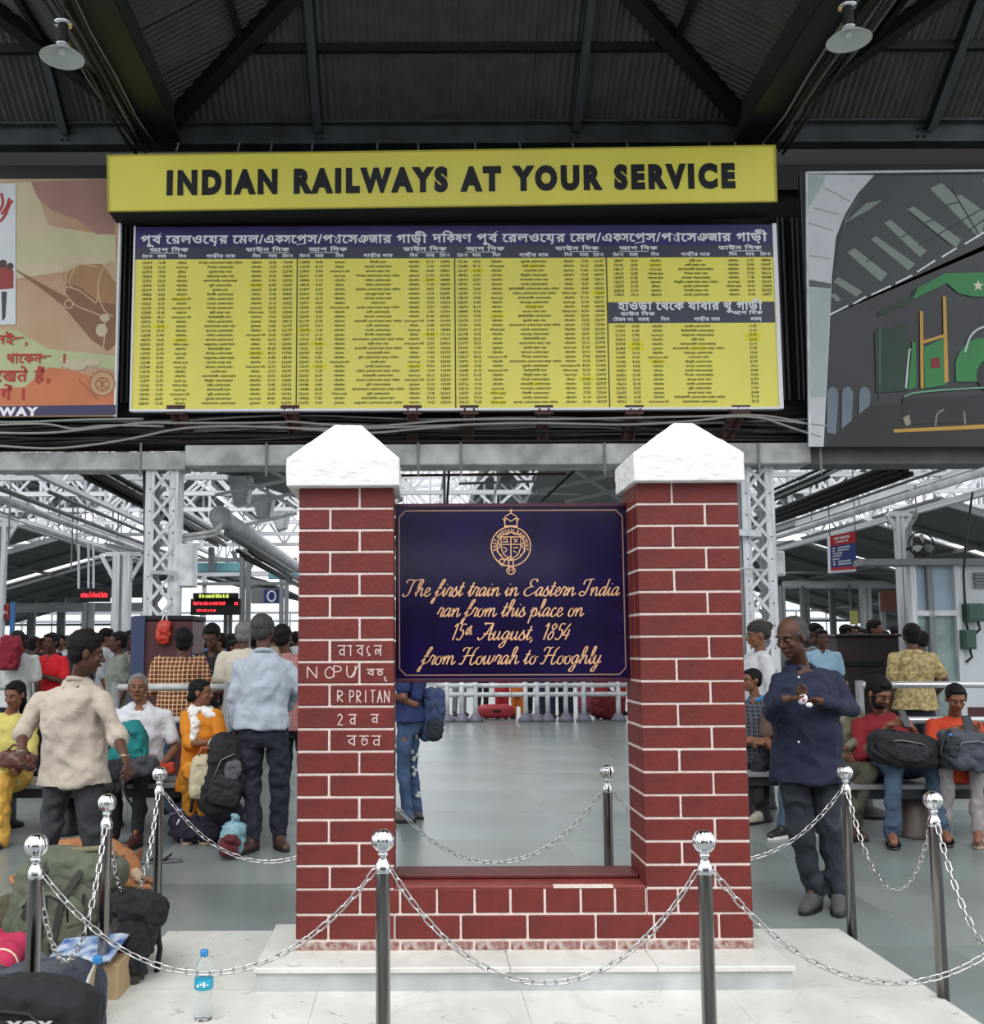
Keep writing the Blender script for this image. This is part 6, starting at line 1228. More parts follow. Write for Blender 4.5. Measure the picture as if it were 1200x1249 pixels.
c = at(979, 853, Y - .38); m_ = MB(); m_.ball(c, (.026, .018, .03), 10, 8, Euler((.3, .5, .2)).to_matrix()); m_.ball(c + V((.03, -.01, -.03)), (.02, .014, .014), 8, 6); o = m_.build('paper_packet', M['white'], None, True, label='small white and pink packet held in the hands of the navy-shirted man', cat='packet'); m2 = MB(); m2.ball(c + V((0, -.012, .0)), (.014, .008, .014), 8, 6); m2.build('pink_print', mat('pink_print', (200, 110, 130), .5), o, True)
mb = MB()
for py in (826, 845, 872, 905): mb.ball(at(974, py, Y - .155) , (.007, .004, .007), 8, 6)
mb.build('buttons', M['white'], p[0], True, kind='stuff')
# 4. seated old man, white shirt
Y = 8.55; p = person('grey-haired old man in white shirt seated on left bench, teal bag on his lap', at(172, 959, Y), 172, 1.66, SIT, skin='mid', hair='grey', shirt=cloth('white_shirt', (204, 204, 208), .05), legs=cloth('black_trousers', (26, 26, 30)), shoes=(mat('maroon_shoe', (64, 28, 30), .5), 'shoe'), hyaw=20, hpitch=8, vox=.0075, hem=.02, wide=1.1,
    P=dict(shR=at(143, 872, Y), shL=at(204, 872, Y), chest=at(173, 893, Y), neck=at(172, 860, Y), head=at(168, 839, Y - .04), elL=at(214, 913, Y - .02), wrL=at(197, 934, Y - .18), elR=at(128, 905, Y - .1), wrR=at(152, 925, Y - .3), knR=at(140, 946, Y - .45), anR=at(138, 1008, Y - .4), toR=at(132, 1018, Y - .55), knL=at(172, 942, Y - .48), anL=at(168, 1004, Y - .48), toL=at(158, 1018, Y - .62)), collar=cloth('white_collar', (204, 204, 208), .05), belly=.015, folds=.02)
# 5. woman in saffron
OR = spots('saffron_print', (200, 122, 18), (180, 84, 18), 60, .12); Y = 8.35
p = person('woman in saffron kurta and white scarf seated on left bench, looking right', at(240, 961, Y), -138, 1.52, SIT, skin='mid', style='woman', shirt=OR, legs=cloth('saffron_salwar', (206, 134, 34), .15), shoes=(SAN, 'sandal'), hyaw=38, vox=.0072, sleeve='half', kurta=.95, female=True, legw=1.15,
    P=dict(shR=at(228, 874, Y + .02), shL=at(263, 873, Y - .08), chest=at(246, 897, Y), neck=at(247, 866, Y), head=at(246, 845, Y - .02), elR=at(229, 908, Y - .1), wrR=at(256, 905, Y - .3), elL=at(271, 905, Y - .15), wrL=at(262, 916, Y - .32), knR=at(232, 940, Y - .35), anR=at(230, 1004, Y - .1), knL=at(262, 940, Y - .36), anL=at(246, 1004, Y - .1), toR=at(228, 1014, Y - .22), toL=at(250, 1014, Y - .22)), folds=.018)
sc_ = cloth('white_scarf', (226, 220, 216), .06); mb = MB(); e_, J, k, hp, hq, sx, fw, up, ne = p
limb(mb, [ne - sx * .07 * k - fw * .04 * k, ne + fw * .06 * k + up * .0, ne + sx * .07 * k - fw * .04 * k, ne - fw * .07 * k, ne - sx * .07 * k - fw * .04 * k], [.03 * k] * 5, 10)
limb(mb, [ne + sx * .06 * k + fw * .07 * k, ne + fw * .13 * k - up * .12 * k - sx * .03 * k, ne + fw * .14 * k - up * .25 * k - sx * .02 * k], [.045 * k, .04 * k, .03 * k], 10); limb(mb, [ne - sx * .06 * k + fw * .06 * k, ne - sx * .16 * k + fw * .05 * k - up * .06 * k], [.04 * k, .05 * k], 10); grow(mb, 'scarf', sc_, e_, .007, 3, .015, .05)
mb = MB()
for d_ in (0, .014): mb.tube([J['wrL'] + V((math.cos(R(a_)) * .028, .012 * math.sin(R(a_)), .028 * math.sin(R(a_)) + d_)) for a_ in range(0, 360, 30)], .005, 6, closed=True); mb.tube([J['wrR'] + V((.012 * math.sin(R(a_)) + d_, math.cos(R(a_)) * .028, .028 * math.sin(R(a_)))) for a_ in range(0, 360, 30)], .005, 6, closed=True)
mb.build('bangles', mat('white_bangle', (220, 215, 205), .3), e_, True, kind='stuff')
# 6. woman in yellow at the far left
Y = 8.45; person('woman in pale yellow kurta and golden salwar seated at far left edge of the bench', at(12, 961, Y), 176, 1.56, SIT, skin='mid', style='long', shirt=cloth('pale_yellow_kurta', (196, 182, 100), .12), legs=cloth('golden_salwar', (206, 158, 66), .2), shoes=(mat('slipper_blue', (40, 44, 80), .5), 'sandal'), vox=.008, sleeve='half', kurta=.8, female=True, legw=1.3, hpitch=-12, hyaw=-10, folds=.02,
    P=dict(head=at(18, 848, Y - .05), neck=at(13, 872, Y), wrL=at(27, 935, Y - .36), wrR=at(10, 934, Y - .36)))
# 7. red-shirted young man with phone
Y = 8.45; RD = cloth('red_tshirt', (124, 18, 30), .15); JN = cloth('blue_jeans', (74, 96, 116), .4, 3, (46, 62, 84))
p = person('bearded young man with glasses in red t-shirt seated at right, looking at phone', at(1078, 960, Y), 196, 1.70, SIT, skin='mid', style='full', shirt=RD, legs=JN, shoes=(LEA, 'sandal'), hyaw=4, hpitch=-24, vox=HI, beard=True, sleeve='half', hem=.03, wide=1.08,
    P=dict(shR=at(1048, 885, Y + .03), shL=at(1106, 888, Y - .06), chest=at(1076, 908, Y), neck=at(1074, 872, Y), head=at(1072, 846, Y - .1), elR=at(1049, 922, Y - .1), wrR=at(1085, 884, Y - .34), elL=at(1122, 920, Y - .12), wrL=at(1112, 888, Y - .34), knR=at(1091, 937, Y - .46), anR=at(1088, 1012, Y - .48), toR=at(1090, 1028, Y - .66), knL=at(1138, 936, Y - .4), anL=at(1150, 1008, Y - .38), toL=at(1156, 1024, Y - .54)), curlR=.7, curlL=.7, dR=V((.9, -.2, .25)), dL=V((-.5, -.2, .6)), nR=V((0, -.3, 1)), nL=V((-.6, 0, .5)), folds=.018, legw=.95)
e_, J, k, hp, hq, sx, fw, up, ne = p; mb = MB()
for s in (-1, 1): mb.tube([hp(s * .032 + .021 * math.cos(R(a_)), .092, .001 + .016 * math.sin(R(a_))) for a_ in range(0, 360, 30)], .0022, 5, closed=True); mb.tube([hp(s * .053, .09, .004), hp(s * .079, .0, .006)], .002, 5)
mb.tube([hp(-.011, .094, .004), hp(.011, .094, .004)], .002, 5); mb.build('glasses', M['black'], e_, True)
phone(at(1103, 877, Y - .46), Euler((R(60), R(10), R(20))).to_matrix(), 'dark phone held by the red-shirted young man')
# 8. woman in orange at the right edge
Y = 8.4; p = person('woman in orange kurta and pale leggings seated at right edge, looking down at phone', at(1168, 960, Y), 178, 1.56, SIT, skin='mid', style='woman', shirt=cloth('orange_kurta', (190, 62, 28), .18), legs=cloth('pale_leggings', (146, 138, 140), .1), shoes=(SAN, 'sandal'), hyaw=-12, hpitch=-22, vox=.0068, sleeve='half', kurta=.9, female=True, legw=.9,
    P=dict(head=at(1166, 852, Y - .1), neck=at(1164, 876, Y), chest=at(1165, 908, Y), shR=at(1138, 885, Y), shL=at(1192, 886, Y), elR=at(1136, 918, Y - .12), wrR=at(1164, 889, Y - .34), elL=at(1204, 918, Y - .12), wrL=at(1194, 892, Y - .34), knR=at(1154, 940, Y - .42), knL=at(1190, 940, Y - .44), anR=at(1154, 1010, Y - .3), anL=at(1193, 1008, Y - .44), toR=at(1154, 1024, Y - .46), toL=at(1192, 1026, Y - .6)), curlR=.7, curlL=.7, dR=V((.9, -.2, .2)), dL=V((-.7, -.2, .4)), nR=V((0, -.3, 1)), nL=V((-.6, 0, .5)), folds=.018)
phone(at(1181, 884, Y - .44), Euler((R(62), 0, R(0))).to_matrix(), 'dark phone held by the woman in orange')
# 9. person in an olive camouflage jacket, mostly behind the navy-shirted man
person('person in faded olive jacket and trousers seated behind the navy-shirted man', (at(1026, 960, 8.75).x, 8.75), 186, 1.66, SIT, skin='mid', shirt=cloth('faded_olive_jacket', (128, 126, 104), .4, 7, (84, 84, 66)), legs=cloth('camouflage_trousers', (96, 92, 76), .5, 6, (56, 54, 46)), shoes=(LEB, 'shoe'), sleeve='long', vox=.009, P=dict(wrL=at(1030, 912, 8.25), elL=at(1048, 905, 8.5), knL=at(1060, 940, 8.15), anL=at(1040, 985, 8.2), toL=at(1030, 1000, 8.1)), folds=.02)
person('person in blue jeans and trainers seated behind the navy-shirted man, one leg showing', (at(968, 960, 9.0).x, 9.0), 165, 1.66, SIT, skin='mid', shirt=cloth('brown_shirt', (92, 70, 60)), legs=JN, shoes=(LEA, 'shoe', WHS), vox=.01, P=dict(knR=at(962, 948, 8.45), anR=at(956, 1002, 8.35), toR=at(940, 1012, 8.25)), folds=.015)
# 10. boy and capped man beside the right pillar
Y = 9.25; person('boy in dark striped shirt with blue collar seated facing left beside the right pillar', (at(927, 945, Y).x, Y), 128, 1.48, SIT, skin='mid', shirt=checks('dark_stripe', (44, 46, 54), (110, 112, 122), (70, 72, 84), 9), legs=cloth('black_shorts', (30, 30, 36)), shoes=(mat('pale_trainer', (168, 160, 142), .6), 'shoe'), sleeve='short', vox=.008, hyaw=-20, collar=cloth('sky_blue_collar', (50, 130, 190)), P=dict(head=at(916, 830, Y - .02), neck=at(921, 852, Y), wrR=at(918, 905, Y - .2), wrL=at(930, 908, Y - .2), anL=at(924, 970, Y - .25), toL=at(916, 984, Y - .3), knL=at(925, 928, Y - .25)), folds=.012)
Y = 9.9; p = person('man in white shirt with dark knitted cap standing beyond the right pillar, facing left', (at(930, 980, Y).x, Y), 95, 1.74, STAND, skin='mid', style=None, shirt=cloth('white_shirt', (204, 204, 208), .05), legs=cloth('grey_trousers', (80, 80, 84)), shoes=(LEA, 'shoe'), sleeve='long', vox=.009, collar=cloth('white_collar', (204, 204, 208), .05), P=dict(head=at(923, 775, Y), neck=at(927, 797, Y + .02)), hpitch=-6)
e_, J, k, hp, hq, sx, fw, up, ne = p; mb = MB(); mb.ball(hp(0, -.02, .055), V((.09, .104, .085)) * k, 18, 12, hq); mb.ball(hp(0, -.07, .01), V((.08, .06, .06)) * k, 14, 10, hq); mb.ball(hp(0, -.11, .07), V((.05, .05, .045)) * k, 10, 8, hq); grow(mb, 'knitted_cap', cloth('dark_cap', (52, 50, 48), .2), e_, .008, 3, .01, .03)
# 11. checked shirt, black print shirt, cream shirt behind the left bench
Y = 9.7; person('man in brown checked shirt standing behind the left bench, seen from behind', (at(216, 980, Y).x, Y), 12, 1.74, STAND, skin='dark', style='full', shirt=checks('brown_check', (104, 48, 28), (140, 84, 56), (226, 200, 156), 8), legs=JN, shoes=(LEA, 'shoe'), sleeve='long', vox=.009, wide=1.15, P=dict(head=at(224, 784, Y + .02), neck=at(222, 806, Y), wrL=(-.1, .25, 1.1), wrR=(.12, .25, 1.1), elL=(-.27, .02, 1.1), elR=(.27, .02, 1.1)))
Y = 10.3; p = person('man in black shirt with white print behind the left bench, looking down at his hands', (at(257, 980, Y).x, Y), 172, 1.76, STAND, skin='dark', shirt=spots('black_print_shirt', (20, 20, 24), (200, 200, 204), 26, .18), legs=cloth('black_trousers', (26, 26, 30)), shoes=(LEA, 'shoe'), sleeve='short', vox=.009, hpitch=-28, wide=1.12, P=dict(wrL=(.03, .28, 1.06), wrR=(.08, .3, 1.04), elL=(-.24, .02, 1.06), elR=(.25, .02, 1.06), head=at(258, 777, Y - .08)))
Y = 10.2; person('man in cream shirt with dark strap, grey hair, seen between two standing men at left', (at(294, 980, Y).x, Y), 10, 1.78, STAND, skin='dark', hair='grey', shirt=cloth('cream_shirt_plain', (214, 204, 186), .06), legs=cloth('grey_trousers', (80, 80, 84)), shoes=(LEA, 'shoe'), vox=.01)
Y = 9.0; person('dark-haired man in pinkish checked shirt half hidden by the left pillar', (at(358, 980, Y).x, Y), -10, 1.66, STAND, skin='dark', shirt=checks('pink_check', (150, 88, 84), (196, 170, 166), (110, 60, 60), 10), legs=cloth('dark_trousers', (30, 32, 40)), shoes=(LEA, 'shoe'), vox=.01, P=dict(head=at(345, 778, Y), neck=at(350, 800, Y)))
# 12. further back at left
Y = 12.4; person('man in bright red shirt talking on a phone, far left', (at(58, 950, Y).x, Y), 160, 1.72, STAND, skin='dark', shirt=cloth('bright_red_shirt', (214, 26, 40), .08), legs=cloth('dark_trousers', (30, 32, 40)), shoes=(LEA, 'shoe'), vox=.01, P=dict(wrR=(.09, .12, 1.5), elR=(.25, .18, 1.28), wrL=(-.02, .25, 1.2), elL=(-.25, .05, 1.12)), dR=V((.1, .0, 1)), curlR=.5)
p = person('person in white shirt with a red backpack, back to us at far left', (at(16, 950, 12).x, 12), 8, 1.74, STAND, skin='dark', shirt=cloth('off_white_shirt', (196, 198, 196), .08), legs=cloth('dark_trousers', (30, 32, 40)), shoes=(LEA, 'shoe'), vox=.011)
person('person in grey-white shirt beside the man in red, far left', (at(36, 950, 14).x, 14), -20, 1.7, STAND, skin='dark', shirt=cloth('grey_white_shirt', (168, 174, 182), .08), legs=JN, shoes=(LEA, 'shoe'), vox=.012)
person('person in dark shirt just right of the man in red, far left', (at(84, 950, 13).x, 13), 200, 1.7, STAND, skin='dark', shirt=cloth('slate_shirt', (52, 50, 60), .1), legs=JN, shoes=(LEA, 'shoe'), vox=.012)
person('man in grey-green shirt facing left near the maroon column base', (at(141, 950, 11.8).x, 11.8), 120, 1.72, STAND, skin='dark', shirt=cloth('grey_green_shirt', (122, 128, 118), .12), legs=cloth('grey_trousers', (80, 80, 84)), shoes=(LEA, 'shoe'), vox=.01)
person('man in khaki shirt close behind the grey-green shirted man', (at(157, 950, 12.9).x, 12.9), 150, 1.76, STAND, skin='dark', shirt=cloth('khaki_shirt', (136, 122, 100), .12), legs=cloth('dark_trousers', (30, 32, 40)), shoes=(LEA, 'shoe'), vox=.011)
# 13. person behind the monument in torn jeans
Y = 9.2; p = person('person in navy top and torn blue jeans standing behind the monument, facing left', (at(500, 996, Y).x, Y), 70, 1.70, STAND, skin='mid', shirt=cloth('royal_navy_top', (34, 46, 92), .15), legs=cloth('torn_jeans', (72, 96, 128), .5, 5, (44, 62, 92)), shoes=(mat('grey_brown_shoe', (96, 86, 80), .6), 'shoe'), vox=.008, hem=.06, legw=.85, P=dict(wrR=at(482, 851, Y - .15), elR=at(506, 858, Y - .15), shR=at(510, 824, Y - .12), wrL=at(470, 850, Y + .1)), curlR=.5)
e_ = p[0]; m_ = MB(); rnd = random.Random(2)
for k_ in range(12): a_ = rnd.uniform(0, 1); m_.ball(p[1]['hipR'].lerp(p[1]['anR'], .15 + .7 * a_) + V((.03 * rnd.uniform(-1, 1), -.068, 0)), (.018, .012, .03 * rnd.uniform(.5, 1)), 8, 6)
m_.build('torn_patches', mat('frayed_white', (178, 182, 184), .9), e_, True, kind='stuff')
# 14. right background
Y = 10.9; p = person('man in yellow patterned shirt and dark trousers, back to us, standing at the right', (at(1121, 950, Y).x, Y), -6, 1.74, STAND, skin='dark', style='full', shirt=mat('yellow_brown_pattern', (190, 172, 118), .8, 0, .5, 26, .2, 60, (120, 100, 66)), legs=cloth('navy_trousers', (26, 28, 44)), shoes=(LEA, 'shoe'), vox=.009, wide=1.12, P=dict(elR=(.3, -.02, 1.12), wrR=(.25, .12, .98)))
person('man in light blue shirt standing before the counter at right', (at(1009, 950, 13.2).x, 13.2), 175, 1.74, STAND, skin='dark', shirt=cloth('light_blue_shirt', (150, 182, 204), .06), legs=cloth('dark_trousers', (30, 32, 40)), shoes=(LEA, 'shoe'), vox=.01)
person('grey-haired short person just left of the man in light blue shirt', (at(998, 950, 13.8).x, 13.8), 170, 1.52, STAND, skin='dark', hair='grey', shirt=cloth('grey_shirt', (110, 108, 110), .1), legs=cloth('dark_trousers', (30, 32, 40)), shoes=(LEA, 'shoe'), vox=.012)
person('dark-haired person beside the man in yellow patterned shirt, nearer the booth', (at(1131, 950, 12.2).x, 12.2), 30, 1.7, STAND, skin='dark', shirt=cloth('slate_shirt', (52, 50, 60), .1), legs=cloth('dark_trousers', (30, 32, 40)), shoes=(LEA, 'shoe'), vox=.012)
bake()
# ---------------------------------------------------------------- bags, dog and small things
def sball(mb, c, r, rot=None, e=.55, n=20, m=12):
    """rounded box"""
    c = Vector(c); vs = []; fs = []; f = lambda v: math.copysign(abs(v) ** e, v)
    for i in range(m + 1):
        t = PI * i / m
        for k in range(n):
            a = 2 * PI * k / n; q = Vector((r[0] * f(math.sin(t)) * f(math.cos(a)), r[1] * f(math.sin(t)) * f(math.sin(a)), r[2] * f(math.cos(t)))); vs.append(c + (rot @ q if rot else q))
    for i in range(m):
        for k in range(n): fs.append((i * n + k, (i + 1) * n + k, (i + 1) * n + (k + 1) % n, i * n + (k + 1) % n))
    return mb.add(vs, fs)
def E3(x, y, z): return Euler((R(x), R(y), R(z))).to_matrix()
def bag(name, label, c, r, rot, m, parts=(), cat='bag', vox=.01, folds=.02, e=.5):
    """rounded bag: centre, half sizes; parts = (name, kind, data..., material)"""
    o = empty(name, (c.x, c.y, max(0, c.z - r[2])), label, cat); mb = MB(); sball(mb, c, r, rot, e); grow(mb, 'body', m, o, vox, 3, folds, .1); L = lambda p: c + rot @ Vector((p[0] * r[0], p[1] * r[1], p[2] * r[2]))
    for nm, kd, d, mt in parts:
        mb = MB()
        if kd == 'lump': sball(mb, L(d[0]), d[1], rot, .6); grow(mb, nm, mt, o, vox, 2, folds * .7, .06)
        elif kd == 'cord': mb.tube([L(p) for p in d[0]], d[1], 8); mb.build(nm, mt, o, True)
        elif kd == 'band':
            ps = [L(p) for p in d[0]]
            for a, b in zip(ps, ps[1:]): mb.beam(a, b, d[1], .006, Vector((0, -1, .2)))
            mb.build(nm, mt, o)
    return o
N = lambda n, c, v=.15: cloth('bag_' + n, c, v)
OL = N('olive', (92, 98, 80)); OLD = N('dark_olive', (52, 54, 46)); BK = N('black', (24, 24, 28)); BKS = mat('black_strap', (20, 20, 22), .7); ZP_ = mat('zip_grey', (120, 120, 122), .4, .3)
# olive rucksack
c = at(76, 1110, 4.8); c.z = .28
bag('rucksack', 'large olive green rucksack standing on the floor behind the left side bollards', c, (.235, .17, .275), E3(-6, 8, -6), OL, (
    ('lid', 'lump', ((.15, -.1, .86), (.22, .15, .085)), OL), ('front_pocket', 'lump', ((.1, -.95, -.1), (.17, .06, .18)), OL), ('side_pocket', 'lump', ((-1.0, -.2, -.3), (.07, .1, .17)), N('brown_olive', (84, 78, 58))),
    ('zip', 'cord', ([(-.45, -1.2, .25), (-.3, -1.28, .42), (.05, -1.3, .5), (.4, -1.28, .42), (.5, -1.22, .1)], .005), BKS), ('seam', 'cord', ([(.0, -1.32, .5), (.05, -1.36, .1), (.05, -1.32, -.5)], .006), BKS), ('seam', 'cord', ([(.62, -1.05, .6), (.68, -1.1, .1), (.66, -1.1, -.6)], .006), BKS),
    ('strap', 'band', ([(-.2, -.9, 1.0), (-.3, -1.25, .5), (-.35, -1.3, .1)], .03), OLD), ('strap', 'band', ([(.5, -.9, 1.0), (.3, -1.28, .5), (.3, -1.32, -.3)], .03), OLD), ('carry_loop', 'cord', ([(-.7, -.3, .98), (-.4, -.2, 1.1), (.1, -.3, 1.16), (.5, -.3, 1.24), (.85, -.1, 1.16)], .014), N('straw_strap', (120, 112, 84))), ('gold_piping', 'cord', ([(-1.05, -.9, .4), (-1.22, -.75, .1), (-1.15, -.85, -.6)], .004), mat('gold_piping', (160, 130, 70), .4))), 'rucksack', .009, .014)
c = at(156, 1135, 4.6); c.z = .20
bag('shoulder_bag', 'black and dark olive bag with long strap leaning against the rucksack by the platform corner', c, (.095, .15, .24), E3(-4, 14, 12), mat('bag_dark_olive2', (62, 64, 54), .85, 0, .2, 6, .5, 9), (('front_pocket', 'lump', ((.2, -.9, .2), (.08, .05, .12)), BK), ('strap', 'cord', ([(.3, -.4, 1.0), (.9, -.2, .6), (1.4, 0, .15), (1.6, .1, -.6)], .012), BKS), ('flap', 'lump', ((0, -.3, .8), (.12, .13, .06)), BK)), 'bag', .009, .03)
c = at(26, 1195, 3.98); c.z = .14
bag('holdall', 'dark blue-grey holdall lying at bottom left between the rucksack and the black bag', c, (.27, .2, .17), E3(0, -9, -8), N('blue_grey', (56, 60, 74)), (('zip', 'cord', ([(-.9, -.5, .75), (-.3, -.7, .88), (.3, -.6, .95), (.8, -.4, .7)], .006), ZP_), ('piping', 'cord', ([(-1.0, -.9, -.2), (-.7, -1.0, .4), (-.2, -.8, .85)], .006), mat('pale_piping', (130, 146, 166), .5)), ('flap', 'lump', ((.25, -.3, .85), (.16, .13, .035)), N('slate_flap', (70, 74, 84))), ('strap', 'cord', ([(.2, -.9, .6), (.5, -1.0, .0), (.7, -1.0, -.6)], .014), BKS)), 'bag', .009, .025)
p0 = at(113, 1160, 4.35); mg = empty('magazine', p0, 'blue printed magazine on the cardboard box, between the holdall and a bottle', 'magazine'); rt = E3(14, 0, -6)
sh_ = MB(); [sh_.add([p0 + rt @ V((x, y, .004 * k + (.02 * math.sin(x * 12)))) for x, y in ((-.17, -.11), (.12, -.11), (.12, .11), (-.17, .11))] + [p0 + rt @ V((x, y, .004 * k + .003 + (.02 * math.sin(x * 12)))) for x, y in ((-.17, -.11), (.12, -.11), (.12, .11), (-.17, .11))], [(3, 2, 1, 0), (4, 5, 6, 7), (0, 1, 5, 4), (1, 2, 6, 5), (2, 3, 7, 6), (3, 0, 4, 7)]) for k in range(2)]; sh_.build('pages', mat('magazine_blue', (58, 92, 150), .4, 0, .6, 18, 0, 10, (190, 200, 210)), mg)
MB().box(p0.x - .14, p0.x + .13, 4.27, 4.5, 0, p0.z - .03, .004).build('cardboard_box', mat('cardboard', (178, 152, 116), .8, 0, .1, 6), None, label='plain cardboard box beside the bollard, under the blue magazine', cat='box')
c = at(52, 1262, 3.1); c.z = max(.2, at(52, 1262, 3.1).z); c = at(40, 1266, 3.1)
o = bag('backpack', 'black backpack with pale lettering at the bottom left corner, nearest to us', c, (.19, .11, .17), E3(-8, 6, -4), BK, (('front_pocket', 'lump', ((-.1, -.75, -.25), (.14, .05, .11)), N('black_pocket', (30, 32, 36))), ('piping', 'cord', ([(-.85, -.98, -.6), (-.75, -1.02, .1), (-.4, -1.04, .5), (.1, -1.04, .52), (.45, -1.02, .3), (.6, -1.0, -.3)], .006), BKS)), 'backpack', .006, .012)
mb = MB(); q0 = at(13, 1253, 2.94); put_text(mb, 'YOY', q0.x, q0.z, .034, 2.915, 1.5, 'l', None, .06, 3); mb.build('lettering', mat('pale_grey_print', (190, 190, 190), .5), o, kind='stuff')
bt = gnd(112, 1400, 0); bt = V((at(118, 1200, 3.62).x, 3.62, 0)); top = at(118, 1166, 3.62).z
MB().box(bt.x - .12, bt.x + .08, 3.5, 3.72, 0, max(.02, top - .27), .006).build('carton', mat('carton_brown', (150, 130, 104), .8), None, label='low brown carton under the water bottle beside the left bollard', cat='box'); bottle(V((bt.x, bt.y, max(.02, top - .27))), 'clear unlabelled water bottle with turquoise cap beside the left side bollard', .27, False)
# someone seated on the floor at the left edge, only a pink-sleeved arm in view
FS = dict(pel=(0, 0, .12), chest=(0, .06, .42), neck=(0, .1, .6), head=(0, .16, .75), shL=(-.18, .08, .56), shR=(.18, .08, .56), elL=(-.24, .22, .34), elR=(.24, .22, .34), wrL=(-.1, .4, .3), wrR=(.1, .42, .3), hipL=(-.09, .04, .11), hipR=(.09, .04, .11), knL=(-.3, .34, .16), knR=(.3, .34, .16), anL=(.05, .42, .07), anR=(-.05, .5, .07), toL=(.16, .44, .06), toR=(-.16, .52, .06))
Y = 4.25; PK = cloth('pink_kurta', (186, 46, 84), .12); a = at(-70, 1190, Y)
p = person('person in pink short-sleeved kurta sitting on floor at the left edge, only an arm showing', (a.x, Y), 0, 1.55, FS, skin='mid', style='woman', shirt=PK, legs=cloth('grey_salwar', (96, 100, 110)), vox=.008, female=True, sleeve='short', P=dict(shR=at(22, 1154, Y + .05), shL=at(-70, 1154, Y + .05), neck=at(-30, 1142, Y + .05), head=at(-44, 1098, Y), chest=at(-34, 1180, Y + .02), elR=at(-4, 1184, Y - .14), wrR=at(-60, 1190, Y - .2)))
s_, e2 = at(22, 1154, Y + .05), at(-4, 1184, Y - .14); t = s_.lerp(e2, .72); d = (e2 - s_).normalized(); sd, u_ = frame(d); MB().tube([t + (sd * math.cos(R(a_)) + u_ * math.sin(R(a_))) * .058 for a_ in range(0, 360, 24)], .0065, 6, closed=True).build('sleeve_trim', mat('cream_trim', (226, 204, 176), .7), p[0], True)
# purple duffel, black rucksack, jute bag, plastic bags near the saffron woman
c = gnd(247, 1030); c.y += .15; c.z = .155
bag('duffel_bag', 'dark purple duffel bag with pale stripe on the floor, left of the monument', c, (.285, .17, .16), E3(0, 3, 4), N('purple', (46, 38, 62)), (('stripe', 'cord', ([(-.95, -.7, .35), (-.5, -.85, .72), (.05, -.75, .85), (.4, -.6, .85)], .012), mat('lilac_stripe', (128, 118, 160), .6)), ('front_pocket', 'lump', ((-.1, -.9, -.25), (.17, .05, .08)), N('purple2', (40, 34, 54))), ('zip_pull', 'cord', ([(-.72, -1.05, -.05), (-.66, -1.06, .22)], .007), M['white']), ('strap', 'cord', ([(.5, -.8, .7), (.9, -.9, .1), (1.15, -.6, -.8)], .013), BKS), ('handle', 'cord', ([(-.4, -.2, 1.0), (-.1, -.1, 1.2), (.3, -.2, 1.0)], .012), BKS)), 'bag', .01, .02)
c = at(274, 945, 7.95)
bag('rucksack', 'tall black rucksack with grey panel propped before the bench, beside the saffron-clad woman', c, (.17, .14, .31), E3(-4, 12, 10), BK, (('front_pocket', 'lump', ((.1, -.95, -.35), (.12, .06, .12)), N('black2', (34, 34, 38))), ('grey_panel', 'lump', ((.3, -1.1, .15), (.06, .03, .08)), N('grey_panel', (88, 88, 94))), ('strap', 'cord', ([(-.5, -.5, .7), (-1.0, -.7, .2), (-1.15, -.6, -.5), (-1.1, -.3, -1.0)], .014), BKS), ('zip', 'cord', ([(-.5, -1.0, -.2), (-.3, -1.1, .35), (.2, -1.15, .55)], .005), ZP_), ('carry_loop', 'cord', ([(-.3, 0, .95), (0, 0, 1.12), (.3, 0, .95)], .012), BKS)), 'rucksack', .01, .02)
c = at(246, 948, 7.86)
bag('tote_bag', 'cream jute tote bag standing against the knees of the woman in saffron', c, (.095, .05, .17), E3(0, 6, 20), mat('jute', (190, 178, 148), .9, 0, .15, 30, .4, 90), (('handle', 'cord', ([(-.5, -.5, .95), (-.3, -.5, 1.3), (.3, -.5, 1.3), (.5, -.5, .95)], .008), mat('jute_handle', (150, 90, 80), .8)), ('pocket_edge', 'cord', ([(-.6, -1.05, .55), (.6, -1.05, .55), (.6, -1.05, -.3)], .003), mat('jute_line', (120, 110, 92), .8))), 'bag', .008, .01)
c = at(284, 998, 7.7); c.z = .12; o = bag('plastic_bag', 'pale blue plastic bag on the floor behind the purple duffel', c, (.1, .09, .12), E3(0, 10, 0), mat('pale_blue_plastic', (122, 160, 172), .35, 0, .25, 14), (('knot', 'lump', ((-.1, -.2, 1.1), (.03, .03, .05)), mat('pale_blue_plastic', (122, 160, 172))),), 'bag', .009, .03)
c = at(280, 1013, 7.55); c.z = .09; bag('cloth_bundle', 'small dark red cloth bundle between the purple duffel and the standing man', c, (.07, .06, .08), E3(0, 0, 20), cloth('dark_red_cloth', (96, 28, 36), .3), (('fold', 'lump', ((.3, -.3, .7), (.03, .03, .03)), cloth('dark_red_cloth', (96, 28, 36), .3)),), 'cloth', .008, .03)
